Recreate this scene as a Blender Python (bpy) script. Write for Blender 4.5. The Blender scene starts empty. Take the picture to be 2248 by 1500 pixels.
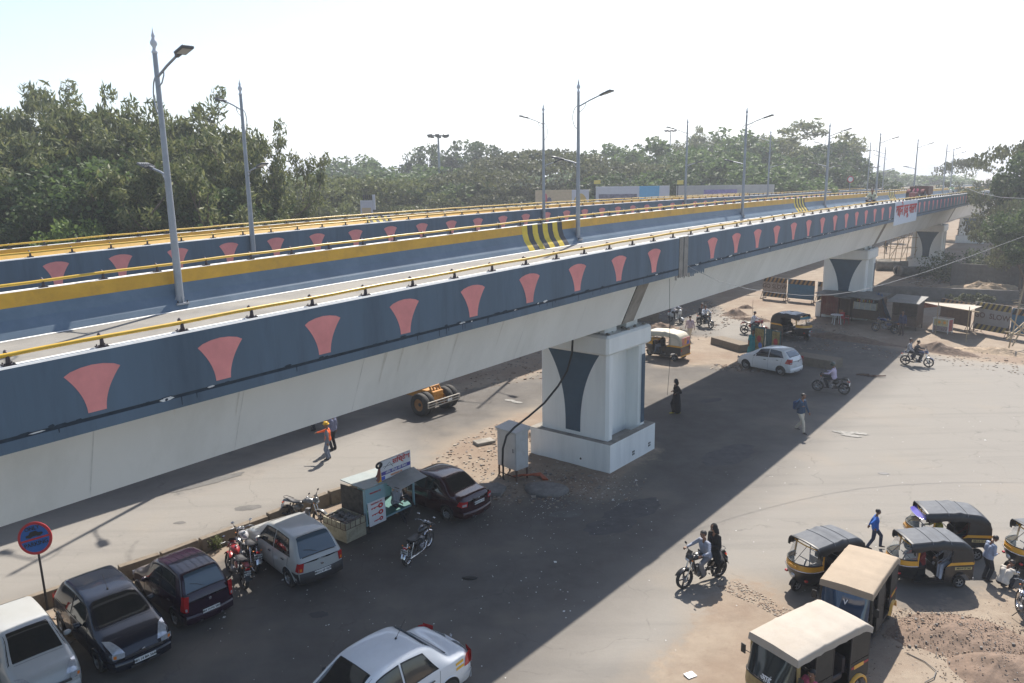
import bpy, bmesh, math, random
import numpy as np
from mathutils import Vector, Matrix
random.seed(7); rng = np.random.default_rng(7)
PI = math.pi
C = bpy.context.scene.collection
# ---------------- camera, world, sun, exposure
HC, FPX, PITCH, ROLL = 10.862, 1708.0, .2088, .0142
_c, _s = math.cos(ROLL), math.sin(ROLL)
EX = Vector((1, 0, 0)); EU = Vector((0, math.sin(PITCH), math.cos(PITCH))); ED = Vector((0, math.cos(PITCH), -math.sin(PITCH)))
cam = bpy.data.objects.new('camera', bpy.data.cameras.new('camera')); C.objects.link(cam)
_r = _c*EX - _s*EU; _u = _s*EX + _c*EU
cam.matrix_world = Matrix(((_r.x, _u.x, -ED.x, 0), (_r.y, _u.y, -ED.y, 0), (_r.z, _u.z, -ED.z, HC), (0, 0, 0, 1)))
cam.data.sensor_width = 36; cam.data.lens = 36*FPX/2248; cam.data.clip_end = 20000; cam.data.clip_start = .5
bpy.context.scene.camera = cam
SUN = Vector((.251, .829, 1)).normalized()
SEL = math.asin(SUN.z); SAZ = math.atan2(SUN.x, SUN.y)
w = bpy.data.worlds.new("World"); bpy.context.scene.world = w; w.use_nodes = True
nt = w.node_tree; sky = nt.nodes.new('ShaderNodeTexSky'); sky.sky_type = 'NISHITA'; sky.sun_disc = False
sky.sun_elevation = SEL; sky.sun_rotation = SAZ; sky.air_density = 1.0; sky.dust_density = 1.0; sky.ozone_density = 1.5; sky.altitude = 200
bg = nt.nodes['Background']; bg.inputs[1].default_value = .088; hs = nt.nodes.new('ShaderNodeHueSaturation'); hs.inputs['Saturation'].default_value = .95; nt.links.new(sky.outputs[0], hs.inputs['Color']); nt.links.new(hs.outputs[0], bg.inputs[0])
sl = bpy.data.lights.new('sun', 'SUN'); sl.energy = 4.5; sl.angle = math.radians(.55); sl.color = (1, .93, .84)
so = bpy.data.objects.new('sun', sl); C.objects.link(so); so.rotation_euler = SUN.to_track_quat('Z', 'Y').to_euler()
vs = bpy.context.scene.view_settings; vs.view_transform = 'Standard'; vs.look = 'None'; vs.exposure = 1.06; vs.gamma = 1
cy = bpy.context.scene.cycles
cy.volume_bounces = 0; cy.max_bounces = 6; cy.transparent_max_bounces = 12; cy.sample_clamp_indirect = 4
# ---------------- helpers
def ray(x, y):
    a = (x-1124)/FPX; b = -(y-750)/FPX
    return (_c*a+_s*b)*EX + (-_s*a+_c*b)*EU + ED
def gp(x, y, z=0.):            # where the ground (height z) lies at that spot of the survey photo
    d = ray(x, y); t = (z-HC)/d.z
    return Vector((d.x*t, d.y*t, z))
def atd(x, y, Y):
    d = ray(x, y); t = Y/d.y
    return Vector((d.x*t, Y, HC+d.z*t))
MATS = {}
def mat(name, col, rough=.8, metal=0., var=.12, scale=3., spec=.5, bump=0., coat=0., streak=False, dirt=None, dscale=1.2, damt=.5, alpha=None, trans=0., emit=None, wpos=False):
    if name in MATS: return MATS[name]
    m = bpy.data.materials.new(name); m.use_nodes = True; MATS[name] = m
    t = m.node_tree; N = t.nodes; L = t.links; b = N['Principled BSDF']
    b.inputs['Roughness'].default_value = rough; b.inputs['Metallic'].default_value = metal
    b.inputs['Specular IOR Level'].default_value = spec
    if coat: b.inputs['Coat Weight'].default_value = coat; b.inputs['Coat Roughness'].default_value = .05
    if trans: b.inputs['Transmission Weight'].default_value = trans
    if alpha is not None: b.inputs['Alpha'].default_value = alpha
    c4 = (*col, 1)
    b.inputs['Base Color'].default_value = c4; m.diffuse_color = c4
    if emit: b.inputs['Emission Color'].default_value = (*emit, 1); b.inputs['Emission Strength'].default_value = 1
    if var > 0 or dirt or bump:
        if wpos: co = N.new('ShaderNodeNewGeometry'); src = co.outputs['Position']
        else: co = N.new('ShaderNodeTexCoord'); src = co.outputs['Object']
        if streak:
            mp = N.new('ShaderNodeMapping'); mp.inputs['Scale'].default_value = (1, 1, .12); L.new(src, mp.inputs[0]); src = mp.outputs[0]
        n = N.new('ShaderNodeTexNoise'); n.inputs['Scale'].default_value = scale; n.inputs['Detail'].default_value = 5; n.inputs['Roughness'].default_value = .65; L.new(src, n.inputs['Vector'])
        r = N.new('ShaderNodeMapRange'); r.inputs['From Min'].default_value = .3; r.inputs['From Max'].default_value = .7
        r.inputs['To Min'].default_value = 1-var; r.inputs['To Max'].default_value = 1+var; L.new(n.outputs[0], r.inputs[0])
        mx = N.new('ShaderNodeVectorMath'); mx.operation = 'SCALE'; mx.inputs[0].default_value = col; L.new(r.outputs[0], mx.inputs['Scale'])
        out = mx.outputs[0]
        if dirt:
            n2 = N.new('ShaderNodeTexNoise'); n2.inputs['Scale'].default_value = dscale; n2.inputs['Detail'].default_value = 6; n2.inputs['Roughness'].default_value = .7; L.new(src, n2.inputs['Vector'])
            r2 = N.new('ShaderNodeMapRange'); r2.inputs['From Min'].default_value = .48; r2.inputs['From Max'].default_value = .68; r2.inputs['To Max'].default_value = damt; L.new(n2.outputs[0], r2.inputs[0])
            m2 = N.new('ShaderNodeMix'); m2.data_type = 'RGBA'; L.new(r2.outputs[0], m2.inputs[0]); L.new(out, m2.inputs[6]); m2.inputs[7].default_value = (*dirt, 1); out = m2.outputs[2]
        L.new(out, b.inputs['Base Color'])
        if bump:
            bp = N.new('ShaderNodeBump'); bp.inputs['Strength'].default_value = bump; bp.inputs['Distance'].default_value = .02; L.new(n.outputs[0], bp.inputs['Height']); L.new(bp.outputs[0], b.inputs['Normal'])
    return m
def tag(o, label=None, cat=None, group=None, kind=None):
    if label: o['label'] = label
    if cat: o['category'] = cat
    if group: o['group'] = group
    if kind: o['kind'] = kind
    return o
def empty(name, label, cat, loc=(0, 0, 0), rz=0, group=None):
    o = bpy.data.objects.new(name, None); C.objects.link(o); o.location = loc; o.rotation_euler = (0, 0, rz); o.empty_display_size = .3
    return tag(o, label, cat, group)
def copy_tree(o, parent=None):
    c = o.copy(); C.objects.link(c)
    if parent: c.parent = parent
    for ch in list(o.children): copy_tree(ch, c)
    return c
class MB:
    def __init__(s): s.v = []; s.f = []; s.m = []; s.sm = []; s.mats = []; s.T = None
    def mi(s, m):
        if m not in s.mats: s.mats.append(m)
        return s.mats.index(m)
    def add(s, V, F, m, smooth=False):
        o = len(s.v)
        if s.T is not None: V = [s.T @ Vector(p) for p in V]
        s.v += [tuple(p) for p in V]; i = s.mi(m)
        for f in F: s.f.append(tuple(a+o for a in f)); s.m.append(i); s.sm.append(smooth)
        return s
    def box(s, x0, x1, y0, y1, z0, z1, m, taper=0., b=0.):
        if b:
            V = []; F = []
            X = (x0, x0+b, x1-b, x1); Y = (y0, y0+b, y1-b, y1); Z = (z0, z0+b, z1-b, z1)
            pts = [(X[i], Y[j], Z[k]) for i in (0, 1, 2, 3) for j in (0, 1, 2, 3) for k in (0, 1, 2, 3) if [i in (0, 3), j in (0, 3), k in (0, 3)].count(True) == 1]
            bmx = bmesh.new(); [bmx.verts.new(p) for p in pts]; r = bmesh.ops.convex_hull(bmx, input=bmx.verts)
            bmesh.ops.dissolve_limit(bmx, angle_limit=.01, verts=bmx.verts, edges=bmx.edges)
            bmx.verts.index_update(); V = [v.co.copy() for v in bmx.verts]; F = [[v.index for v in f.verts] for f in bmx.faces]; bmx.free()
            return s.add(V, F, m)
        a, t = taper, 1-taper
        cx, cy_ = (x0+x1)/2, (y0+y1)/2
        V = [(x0, y0, z0), (x1, y0, z0), (x1, y1, z0), (x0, y1, z0)] + [(cx+(x-cx)*t, cy_+(y-cy_)*t, z1) for x, y in ((x0, y0), (x1, y0), (x1, y1), (x0, y1))]
        return s.add(V, [(3, 2, 1, 0), (4, 5, 6, 7), (0, 1, 5, 4), (1, 2, 6, 5), (2, 3, 7, 6), (3, 0, 4, 7)], m)
    def tube(s, P, r, m, n=8, caps=True, closed=False, smooth=True, flat=1.):
        P = [Vector(p) for p in P]; k = len(P)
        R = r if isinstance(r, (list, tuple)) else [r]*k
        V = []; F = []; ref = None
        for i in range(k):
            if closed: d = P[(i+1) % k]-P[i-1]
            else: d = P[min(i+1, k-1)]-P[max(i-1, 0)]
            if d.length < 1e-9: d = Vector((0, 0, 1))
            d.normalize()
            if ref is None: ref = Vector((0, 0, 1)) if abs(d.z) < .9 else Vector((1, 0, 0))
            a = (ref-d*ref.dot(d))
            if a.length < 1e-5: a = d.orthogonal()
            a.normalize(); b = d.cross(a); ref = a
            for j in range(n):
                t = 2*PI*j/n; V.append(P[i]+(a*math.cos(t)*flat+b*math.sin(t))*R[i])
        q = k if closed else k-1
        for i in range(q):
            i2 = (i+1) % k
            for j in range(n):
                j2 = (j+1) % n; F.append((i*n+j, i*n+j2, i2*n+j2, i2*n+j))
        s.add(V, F, m, smooth)
        if caps and not closed:
            s.add(V[:n], [tuple(range(n))[::-1]], m); s.add(V[-n:], [tuple(range(n))], m)
        return s
    def lathe(s, prof, m, n=16, o=(0, 0, 0), ax='z', smooth=True):
        V = []; F = []; k = len(prof)
        for r, z in prof:
            for j in range(n):
                t = 2*PI*j/n; a, b = r*math.cos(t), r*math.sin(t)
                p = {'z': (a, b, z), 'y': (a, z, b), 'x': (z, a, b)}[ax]
                V.append((p[0]+o[0], p[1]+o[1], p[2]+o[2]))
        for i in range(k-1):
            for j in range(n):
                j2 = (j+1) % n; F.append((i*n+j, i*n+j2, (i+1)*n+j2, (i+1)*n+j))
        return s.add(V, F, m, smooth)
    def ell(s, c, r, m, n=12, k=8, R=None):
        V = []; F = []
        for i in range(k+1):
            p = PI*i/k
            for j in range(n):
                t = 2*PI*j/n; q = Vector((r[0]*math.sin(p)*math.cos(t), r[1]*math.sin(p)*math.sin(t), r[2]*math.cos(p)))
                if R: q = R @ q
                V.append(q+Vector(c))
        for i in range(k):
            for j in range(n):
                j2 = (j+1) % n; F.append((i*n+j, i*n+j2, (i+1)*n+j2, (i+1)*n+j))
        return s.add(V, F, m, True)
    def prism(s, pts, z0, z1, m, ax='z'):       # outline extruded along an axis
        n = len(pts)
        f = {'z': lambda a, b, c: (a, b, c), 'y': lambda a, b, c: (a, c, b), 'x': lambda a, b, c: (c, a, b)}[ax]
        V = [f(a, b, z0) for a, b in pts]+[f(a, b, z1) for a, b in pts]
        return s.add(V, [tuple(range(n))[::-1], tuple(range(n, 2*n))]+[(i, (i+1) % n, (i+1) % n+n, i+n) for i in range(n)], m)
    def grid(s, G, m, smooth=True, flip=False):
        a, b = len(G), len(G[0]); V = [p for r in G for p in r]; F = []
        for i in range(a-1):
            for j in range(b-1):
                q = (i*b+j, (i+1)*b+j, (i+1)*b+j+1, i*b+j+1); F.append(q[::-1] if flip else q)
        return s.add(V, F, m, smooth)
    def poly(s, P, m): return s.add(P, [tuple(range(len(P)))], m)
    def build(s, name, parent=None, bev=0., label=None, split=40):
        me = bpy.data.meshes.new(name); me.from_pydata(s.v, [], s.f); 
        for m in s.mats: me.materials.append(m)
        me.polygons.foreach_set('material_index', s.m); me.polygons.foreach_set('use_smooth', s.sm)
        me.validate(); me.update()
        o = bpy.data.objects.new(name, me); C.objects.link(o)
        if parent: o.parent = parent
        if bev:
            b = o.modifiers.new('bevel', 'BEVEL'); b.width = bev; b.segments = 2; b.limit_method = 'ANGLE'
        if label: o['label'] = label
        return o
def textobj(txt, size, m, name='lettering', parent=None, loc=(0, 0, 0), rot=(0, 0, 0), ext=.002, align='CENTER', sx=1., bold=0.):
    cu = bpy.data.curves.new(name, 'FONT'); cu.body = txt; cu.size = size; cu.extrude = ext; cu.align_x = align; cu.align_y = 'CENTER'; cu.offset = bold; cu.resolution_u = 3
    o = bpy.data.objects.new(name, cu); C.objects.link(o); dg = bpy.context.evaluated_depsgraph_get(); dg.update()
    me = bpy.data.meshes.new_from_object(o.evaluated_get(dg)); bpy.data.objects.remove(o); bpy.data.curves.remove(cu)
    me.materials.clear(); me.materials.append(m)
    o = bpy.data.objects.new(name, me); C.objects.link(o); o.location = loc; o.rotation_euler = rot; o.scale = (sx, 1, 1)
    if parent: o.parent = parent
    return o
def spl(xs, ys, x):   # smooth interpolation through keys
    xs = np.asarray(xs, float); ys = np.asarray(ys, float); x = np.clip(np.asarray(x, float), xs[0], xs[-1])
    d = np.diff(ys)/np.diff(xs); m = np.zeros(len(xs)); m[0] = d[0]; m[-1] = d[-1]
    for i in range(1, len(xs)-1): m[i] = 0 if d[i-1]*d[i] <= 0 else 2*d[i-1]*d[i]/(d[i-1]+d[i])
    i = np.clip(np.searchsorted(xs, x, side='right')-1, 0, len(xs)-2); h = xs[i+1]-xs[i]; t = (x-xs[i])/h
    return (1+2*t)*(1-t)**2*ys[i]+t*(1-t)**2*h*m[i]+t*t*(3-2*t)*ys[i+1]+t*t*(t-1)*h*m[i+1]
def disp_noise(x, y, sc, seed=0):
    return (math.sin(x*sc*1.3+seed)*math.cos(y*sc*1.7+seed*2.1)+.5*math.sin(x*sc*3.1+y*sc*2.3+seed)+.3*math.sin(-x*sc*5.7+y*sc*6.1+3*seed))/1.8
# shared colours
BLACK = mat('black_rubber', (.018, .018, .02), .75, var=.15, scale=8)
TYRE = mat('tyre_rubber', (.03, .03, .03), .85, var=.25, scale=12, dirt=(.16, .13, .1), damt=.3)
CHROME = mat('chrome', (.6, .6, .62), .18, 1., var=.05)
STEEL = mat('grey_steel', (.32, .33, .35), .42, .8, var=.12)
DARKM = mat('dark_metal', (.05, .05, .055), .5, .6, var=.15)
PLATE = mat('plate_white', (.72, .72, .7), .5, var=.04)
INK = mat('ink_black', (.02, .02, .02), .6, var=0)
PLASTB = mat('black_plastic', (.03, .03, .033), .55, var=.12, scale=6, dirt=(.14, .12, .1), damt=.25)
# ---------------- flyover alignment
X0, Y0, PH0, K1, K2 = -7.63, 11.533, .731, -2.695e-3, 1.772e-5
SS = np.arange(-60, 420, .25)
def _ph(s): s = np.clip(s, -20, 105); return PH0+K1*s+K2*s*s
_dx, _dy = np.sin(_ph(SS)), np.cos(_ph(SS))
CXs = np.concatenate([[0], np.cumsum((_dx[1:]+_dx[:-1])*.125)]); CYs = np.concatenate([[0], np.cumsum((_dy[1:]+_dy[:-1])*.125)])
CXs += X0-np.interp(0, SS, CXs); CYs += Y0-np.interp(0, SS, CYs)
def zc(s):
    s = np.asarray(s, float); q = np.clip(s, -10, 100); z = HC-2.721+3.924e-2*q-6.692e-4*q*q+3.023e-6*q**3
    return z+np.where(s < -10, (s+10)*.053, 0)+np.where(s > 100, (s-100)*-.01, 0)
def cv(s, w_=0., dz=0.):
    s = np.asarray(s, float); ph = _ph(s)
    return np.stack([np.interp(s, SS, CXs)-w_*np.cos(ph), np.interp(s, SS, CYs)+w_*np.sin(ph), zc(s)+dz+0*s], -1)
def topx(P):
    v = np.asarray(P)-np.array([0, 0, HC]); d = v@np.array(ED); a = v@np.array(EX)/d; b = v@np.array(EU)/d
    return 1124+FPX*(_c*a-_s*b), 750-FPX*(_s*a+_c*b)
def s_at(px, w_, dz, lo=-15, hi=130):
    s = np.linspace(lo, hi, 1500); x, _ = topx(cv(s, w_, dz)); return float(np.interp(px, x, s))
BLUE = mat('blue_parapet_paint', (.082, .130, .180), .62, var=.16, scale=.8, streak=True, dirt=(.035, .06, .09), dscale=1.5, damt=.45, wpos=True)
BLUE2 = mat('blue_barrier_paint', (.098, .148, .20), .5, var=.14, scale=.9, dirt=(.16, .2, .24), dscale=.9, damt=.35, wpos=True)
GOLD = mat('ochre_barrier_paint', (.60, .33, .025), .55, var=.14, scale=1.2, dirt=(.35, .2, .04), dscale=2, damt=.4, wpos=True)
PINK = mat('pink_motif_paint', (.74, .27, .25), .7, var=.12, scale=1.5, wpos=True)
WHITEP = mat('pale_girder_paint', (.76, .77, .74), .75, var=.06, scale=.35, wpos=True, dirt=(.60, .61, .57), dscale=.5, damt=.5, streak=True)
PIERW = mat('white_pier_paint', (.78, .80, .78), .7, var=.07, scale=.7, wpos=True, dirt=(.55, .58, .57), dscale=1., damt=.45, streak=True)
PIERB = mat('dark_blue_pier_paint', (.045, .085, .125), .7, var=.15, scale=1.5, wpos=True)
COPE = mat('white_coping_paint', (.70, .70, .67), .7, var=.1, scale=4, wpos=True)
CONC = mat('bare_concrete', (.27, .25, .22), .9, var=.22, scale=2.5, bump=.4, wpos=True, dirt=(.13, .12, .1), dscale=2, damt=.6)
JOINTL = mat('shutter_joint', (.66, .67, .645), .8, var=.15, wpos=True); STAIN = mat('weep_stain', (.66, .66, .62), .85, var=.12, wpos=True, scale=3)
DECK = mat('deck_asphalt', (.20, .19, .17), .9, var=.16, scale=1.1, wpos=True, dirt=(.29, .27, .23), dscale=.35, damt=.7, bump=.2)
CRACK = mat('dirty_joint', (.022, .035, .05), .9, var=.3, scale=6, wpos=True)
RAILY = mat('yellow_rail_paint', (.58, .36, .03), .35, var=.12, scale=4, wpos=True)
BRKT = mat('bracket_iron', (.055, .04, .045), .5, .3, var=.2)
HAZB = mat('black_stripe_paint', (.03, .03, .035), .6, var=.2, wpos=True)
HAZY = mat('yellow_stripe_paint', (.62, .45, .03), .6, var=.15, wpos=True)
def sweep(mb, s, prof, ms, closed=False, smooth=False):
    """prof list of (w,z); ms material per segment"""
    k = len(prof); nseg = k if closed else k-1
    R = [cv(s, a, b) for a, b in prof]
    for j in range(nseg):
        A, B = R[j], R[(j+1) % k]; mb.grid([[tuple(A[i]), tuple(B[i])] for i in range(len(s))], ms[j] if isinstance(ms, list) else ms, smooth)
def endcap(mb, s0, prof, m):
    mb.poly([tuple(cv(s0, a, b)) for a, b in prof], m)
S1 = np.concatenate([np.arange(-32, 120, 1.), np.arange(120, 300, 6.)])
SJ = s_at(1500, 0, -.6)          # expansion joint near the first pier
PC = np.array([3.636, 27.237]); 
def pier_s():
    q = PC+.5*3.387*np.array([math.sin(.69), math.cos(.69)])+.5*3.715*np.array([-math.cos(.69), math.sin(.69)])
    d = np.hypot(*(cv(SS, 3.585)[:, :2]-q).T); return float(SS[d.argmin()])
SP = pier_s()
def pink(mb, s, W, zt=0., near=True):
    z0 = -.34; P = []
    L = [(-.45, z0), (-.35, z0+.055), (-.18, z0+.095), (0, z0+.11), (.18, z0+.095), (.35, z0+.055), (.45, z0)]
    zs = [z0-.073*i for i in range(1, 10)]; zb = z0-.68
    hw = lambda z: .15+.30*max(0, (z-zb)/.68)**1.9
    R = [(hw(z), z) for z in zs]+[(.15, zb)]; Lf = [(-a, b) for a, b in R][::-1]
    jit = random.uniform(-.02, .02)
    for a, b in L+R+Lf: P.append(tuple(cv(s+a*.98+jit, W, b+zt)))
    # fan split into strips to follow the wall
    mb.poly(P, PINK)
def stripes(mb, s0, s1, prof, n=8):
    e = np.linspace(s0, s1, n+1)
    for i in range(n):
        sweep(mb, np.linspace(e[i], e[i+1], 3), prof, HAZB if i % 2 else HAZY)
def bracket_mesh(name):
    b = MB(); P = [(0, .0, 0), (0, .015, .06), (0, .01, .12), (0, -.02, .18), (0, -.07, .205), (0, -.10, .185), (0, -.11, .15)]
    b.tube(P, [.046, .036, .031, .030, .029, .025, .018], BRKT, 8)
    b.box(-.09, .09, -.075, .075, 0, .02, BRKT)
    for x in (-.065, .065):
        for y in (-.05, .05): b.tube([(x, y, .02), (x, y, .045)], .01, DARKM, 6)
    o = b.build(name); C.objects.unlink(o); return o.data
BRK = bracket_mesh('rail_bracket')
def motif_positions(): return [1.377*(.83+1.635*k) for k in range(80)]
def flyover(idx, W, T, FW, fdz, label):
    root = empty('flyover', label, 'flyover', (0, 0, 0)); zn = T
    def P(a, b): return (W+a, zn+b)
    par = MB()
    near = [P(.02, -.0), P(0, -.03), P(0, -1.09)]
    sweep(par, S1, near, [COPE, BLUE]); sweep(par, S1, [P(0, -1.09), P(.012, -1.11), P(.012, -1.135), P(0, -1.15)], CRACK); sweep(par, S1, [P(0, -1.15), P(0, -1.34)], BLUE)
    sweep(par, S1, [P(.2, 0), P(.02, 0)], COPE); sweep(par, S1, [P(.42, -.79), P(.25, -.55), P(.2, -.06), P(.2, 0)], [BLUE2, BLUE2, COPE])
    sweep(par, S1, [P(0, -1.34), P(1.1, -1.345)], BLUE)
    banner = (s_at(1963, 0, -.5), s_at(2013, 0, -.5))
    for s in motif_positions():
        if s > 110: break
        if idx == 0 and (banner[0]-.6 < s < banner[1]+.3 or abs(s-SJ) < .9): continue
        if idx == 1: s += .6
        pink(par, s, W-.004, zn)
    rr = random.Random(idx)
    for k in range(260):   # blots of concrete paste and drip runs along the slab joint
        s = rr.uniform(-8, 60); l = rr.uniform(.03, .14); h = rr.uniform(.012, .035)
        z = -1.10+rr.uniform(-.03, .03)
        par.poly([tuple(cv(s+a*l, W-.003, zn+z+b*h)) for a, b in ((-1, 0), (-.5, -1), (.4, -.8), (1, -.1), (.5, .9), (-.4, .7))], CRACK if k % 5 else COPE)
    for k in range(90):
        s = rr.uniform(-8, 60); l = .012; h = rr.uniform(.05, .16)
        par.poly([tuple(cv(s+a*l, W-.003, zn+b)) for a, b in ((-1, -1.15), (1, -1.15), (.6, -1.15-h), (-.6, -1.15-h))], CRACK)
    if idx == 0:
        for a, b, m_ in ((SJ-.32, SJ-.03, CONC), (SJ+.03, SJ+.34, CONC)):
            sweep(par, np.array([a, b]), [(W-.02, zn+.0), (W-.02, zn-1.42)], m_); sweep(par, np.array([a, a+.001]), [(W-.02, zn), (W, zn)], m_)
            for e in (a, b): par.poly([tuple(cv(e, W-.02, zn)), tuple(cv(e, W+.05, zn)), tuple(cv(e, W+.05, zn-1.42)), tuple(cv(e, W-.02, zn-1.42))], m_)
        sweep(par, np.array([SJ-.03, SJ+.03]), [(W-.012, zn), (W-.012, zn-1.42)], CRACK)
        # ragged paint edge below the joint
        for k in range(14):
            s = SJ-.5+k*.17; par.poly([tuple(cv(s+a, W+.012, zn+b)) for a, b in ((-.09, -1.33), (.09, -1.33), (.07, -1.42-rr.uniform(0, .1)), (-.06, -1.42-rr.uniform(0, .12)))], BLUE if k > 6 else CONC)
    par.build('near_parapet', root)
    fb = MB(); t = fdz; w1 = FW
    z = lambda q: zn+q
    inner = [(W+w1-.42, z(-.78)), (W+w1-.32, z(-.62)), (W+w1-.12, z(-.38)), (W+w1-.03, z(t-.34)), (W+w1, z(t))]
    sweep(fb, S1, inner, [BLUE2, BLUE2, BLUE2, GOLD] if idx == 0 else [BLUE2, GOLD, GOLD, GOLD])
    sweep(fb, S1, [(W+w1, z(t)), (W+w1+.3, z(t))], COPE); sweep(fb, S1, [(W+w1+.3, z(t)), (W+w1+.4, z(-.6)), (W+w1+.4, z(-1.36))], BLUE)
    sweep(fb, S1, [(W+w1-.75, z(-1.36)), (W+w1+.4, z(-1.36))], CONC)
    off = [(a-.004, b+.002) for a, b in inner]
    for a, b in (((1145, 1233), (1742, 1766), (1950, 1964)) if idx == 0 else ((800, 856), (1660, 1680))):
        stripes(fb, s_at(a, W+w1, zn+t), s_at(b, W+w1, zn+t), off)
    fb.build('far_barrier', root)
    dk = MB(); sweep(dk, S1, [P(.40, -.78), P(w1*.5, -.74), P(w1-.4, -.76)], DECK)
    sweep(dk, S1, [P(.55, -.770), P(.67, -.7695)], COPE); sweep(dk, S1, [P(w1-.60, -.751), P(w1-.47, -.750)], COPE)
    dk.build('deck', root)
    # box girder, one per span with bare end diaphragms
    ends = [SJ-1.1+37.6*k for k in range(-2, 9)]
    for a, b in zip(ends[:-1], ends[1:]):
        g = MB(); ss = np.linspace(a+.04, b-.04, 32); iw = w1+.4
        prof = [P(1.05, -1.34), P(1.83, -3.17), P(iw-1.83, -3.17), P(iw-1.05, -1.34)]
        sweep(g, ss, prof, [WHITEP, CONC, WHITEP]); endcap(g, ss[0], prof, CONC); endcap(g, ss[-1], prof, CONC)
        pr2 = [(p[0]-.004 if i < 2 else p[0]+.004, p[1]-.003) for i, p in enumerate(prof)]
        sweep(g, np.linspace(a+.04, a+.85, 4), pr2[:2], CONC)
        for k in range(1, 12):   # shutter joints, weep stains and patches on the web
            s_ = a+(b-a)*k/12+rr.uniform(-.1, .1); sweep(g, np.array([s_-.012, s_+.012]), [(q[0]-.004, q[1]) for q in prof[:2]], JOINTL)
        for k in range(16):
            s_ = rr.uniform(a+1, b-1); l = rr.uniform(.02, .07); t1 = rr.uniform(.2, .7); p0, p1 = prof[0], prof[1]; f_ = lambda t: (p0[0]+(p1[0]-p0[0])*t-.006, p0[1]+(p1[1]-p0[1])*t)
            g.add([tuple(cv(s_+x, *f_(t))) for x, t in ((-l, 0.02), (l, 0.02), (l*.3, t1), (-l*.2, t1*.9))], [(0, 1, 2, 3)], STAIN)
        g.build('girder', root)
    return root
F1 = flyover(0, 0, 0, 6.77, .229, 'nearer blue and ochre road flyover with pink fan motifs on white piers')
F2 = flyover(1, 16.07, .094, 6.45, -.18, 'farther parallel flyover behind the nearer one, blue with pink fans')
def handrail(root, W, T, side, s0, s1, sag=0, cap=49, px=0):
    ss = np.arange(s0, s1, .7); b = MB()
    b.tube([tuple(cv(x, W, T+.158+.008*math.sin(x*1.9))) for x in ss], .036, RAILY, 7)
    r = b.build('handrail', root)
    pos = [q for q in np.arange(0.05, 110, 1.377)]
    pos = [q for q in pos if s0 < q < s1] if px == 0 else pos
    for q in np.arange(-4*1.377, 110, 1.377):
        if not (s0 < q < s1): continue
        yield (r, q, W, T)
def brackets(root, specs):
    allb = []
    for W, T, off in specs: allb += [(r, q, W_, T_) for r, q, W_, T_ in handrail(root, W, T, 1, -8, 120)]
    allb.sort(key=lambda t: (t[1]*1.0)+t[2]*1.2)
    rest = MB()
    for i, (r, q, W, T) in enumerate(allb):
        p = cv(q, W, T+.0); ph = float(_ph(q)); rz = -ph+PI/2
        if i < 98:
            o = bpy.data.objects.new('rail_bracket', BRK); C.objects.link(o); o.parent = r; o.location = p; o.rotation_euler = (0, 0, rz+PI)
        else:
            rest.T = Matrix.Translation(Vector(p)) @ Matrix.Rotation(rz, 4, 'Z'); rest.box(-.05, .05, -.05, .05, 0, .2, BRKT, .3)
    rest.T = None
    o = rest.build('rail_bracket', root); o['kind'] = 'stuff'
brackets(F1, [(.13, 0, 0), (6.77+.15, .229, 0)])
brackets(F2, [(16.07+.13, .094, 0), (16.07+6.6, .094-.18, 0)])
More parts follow.
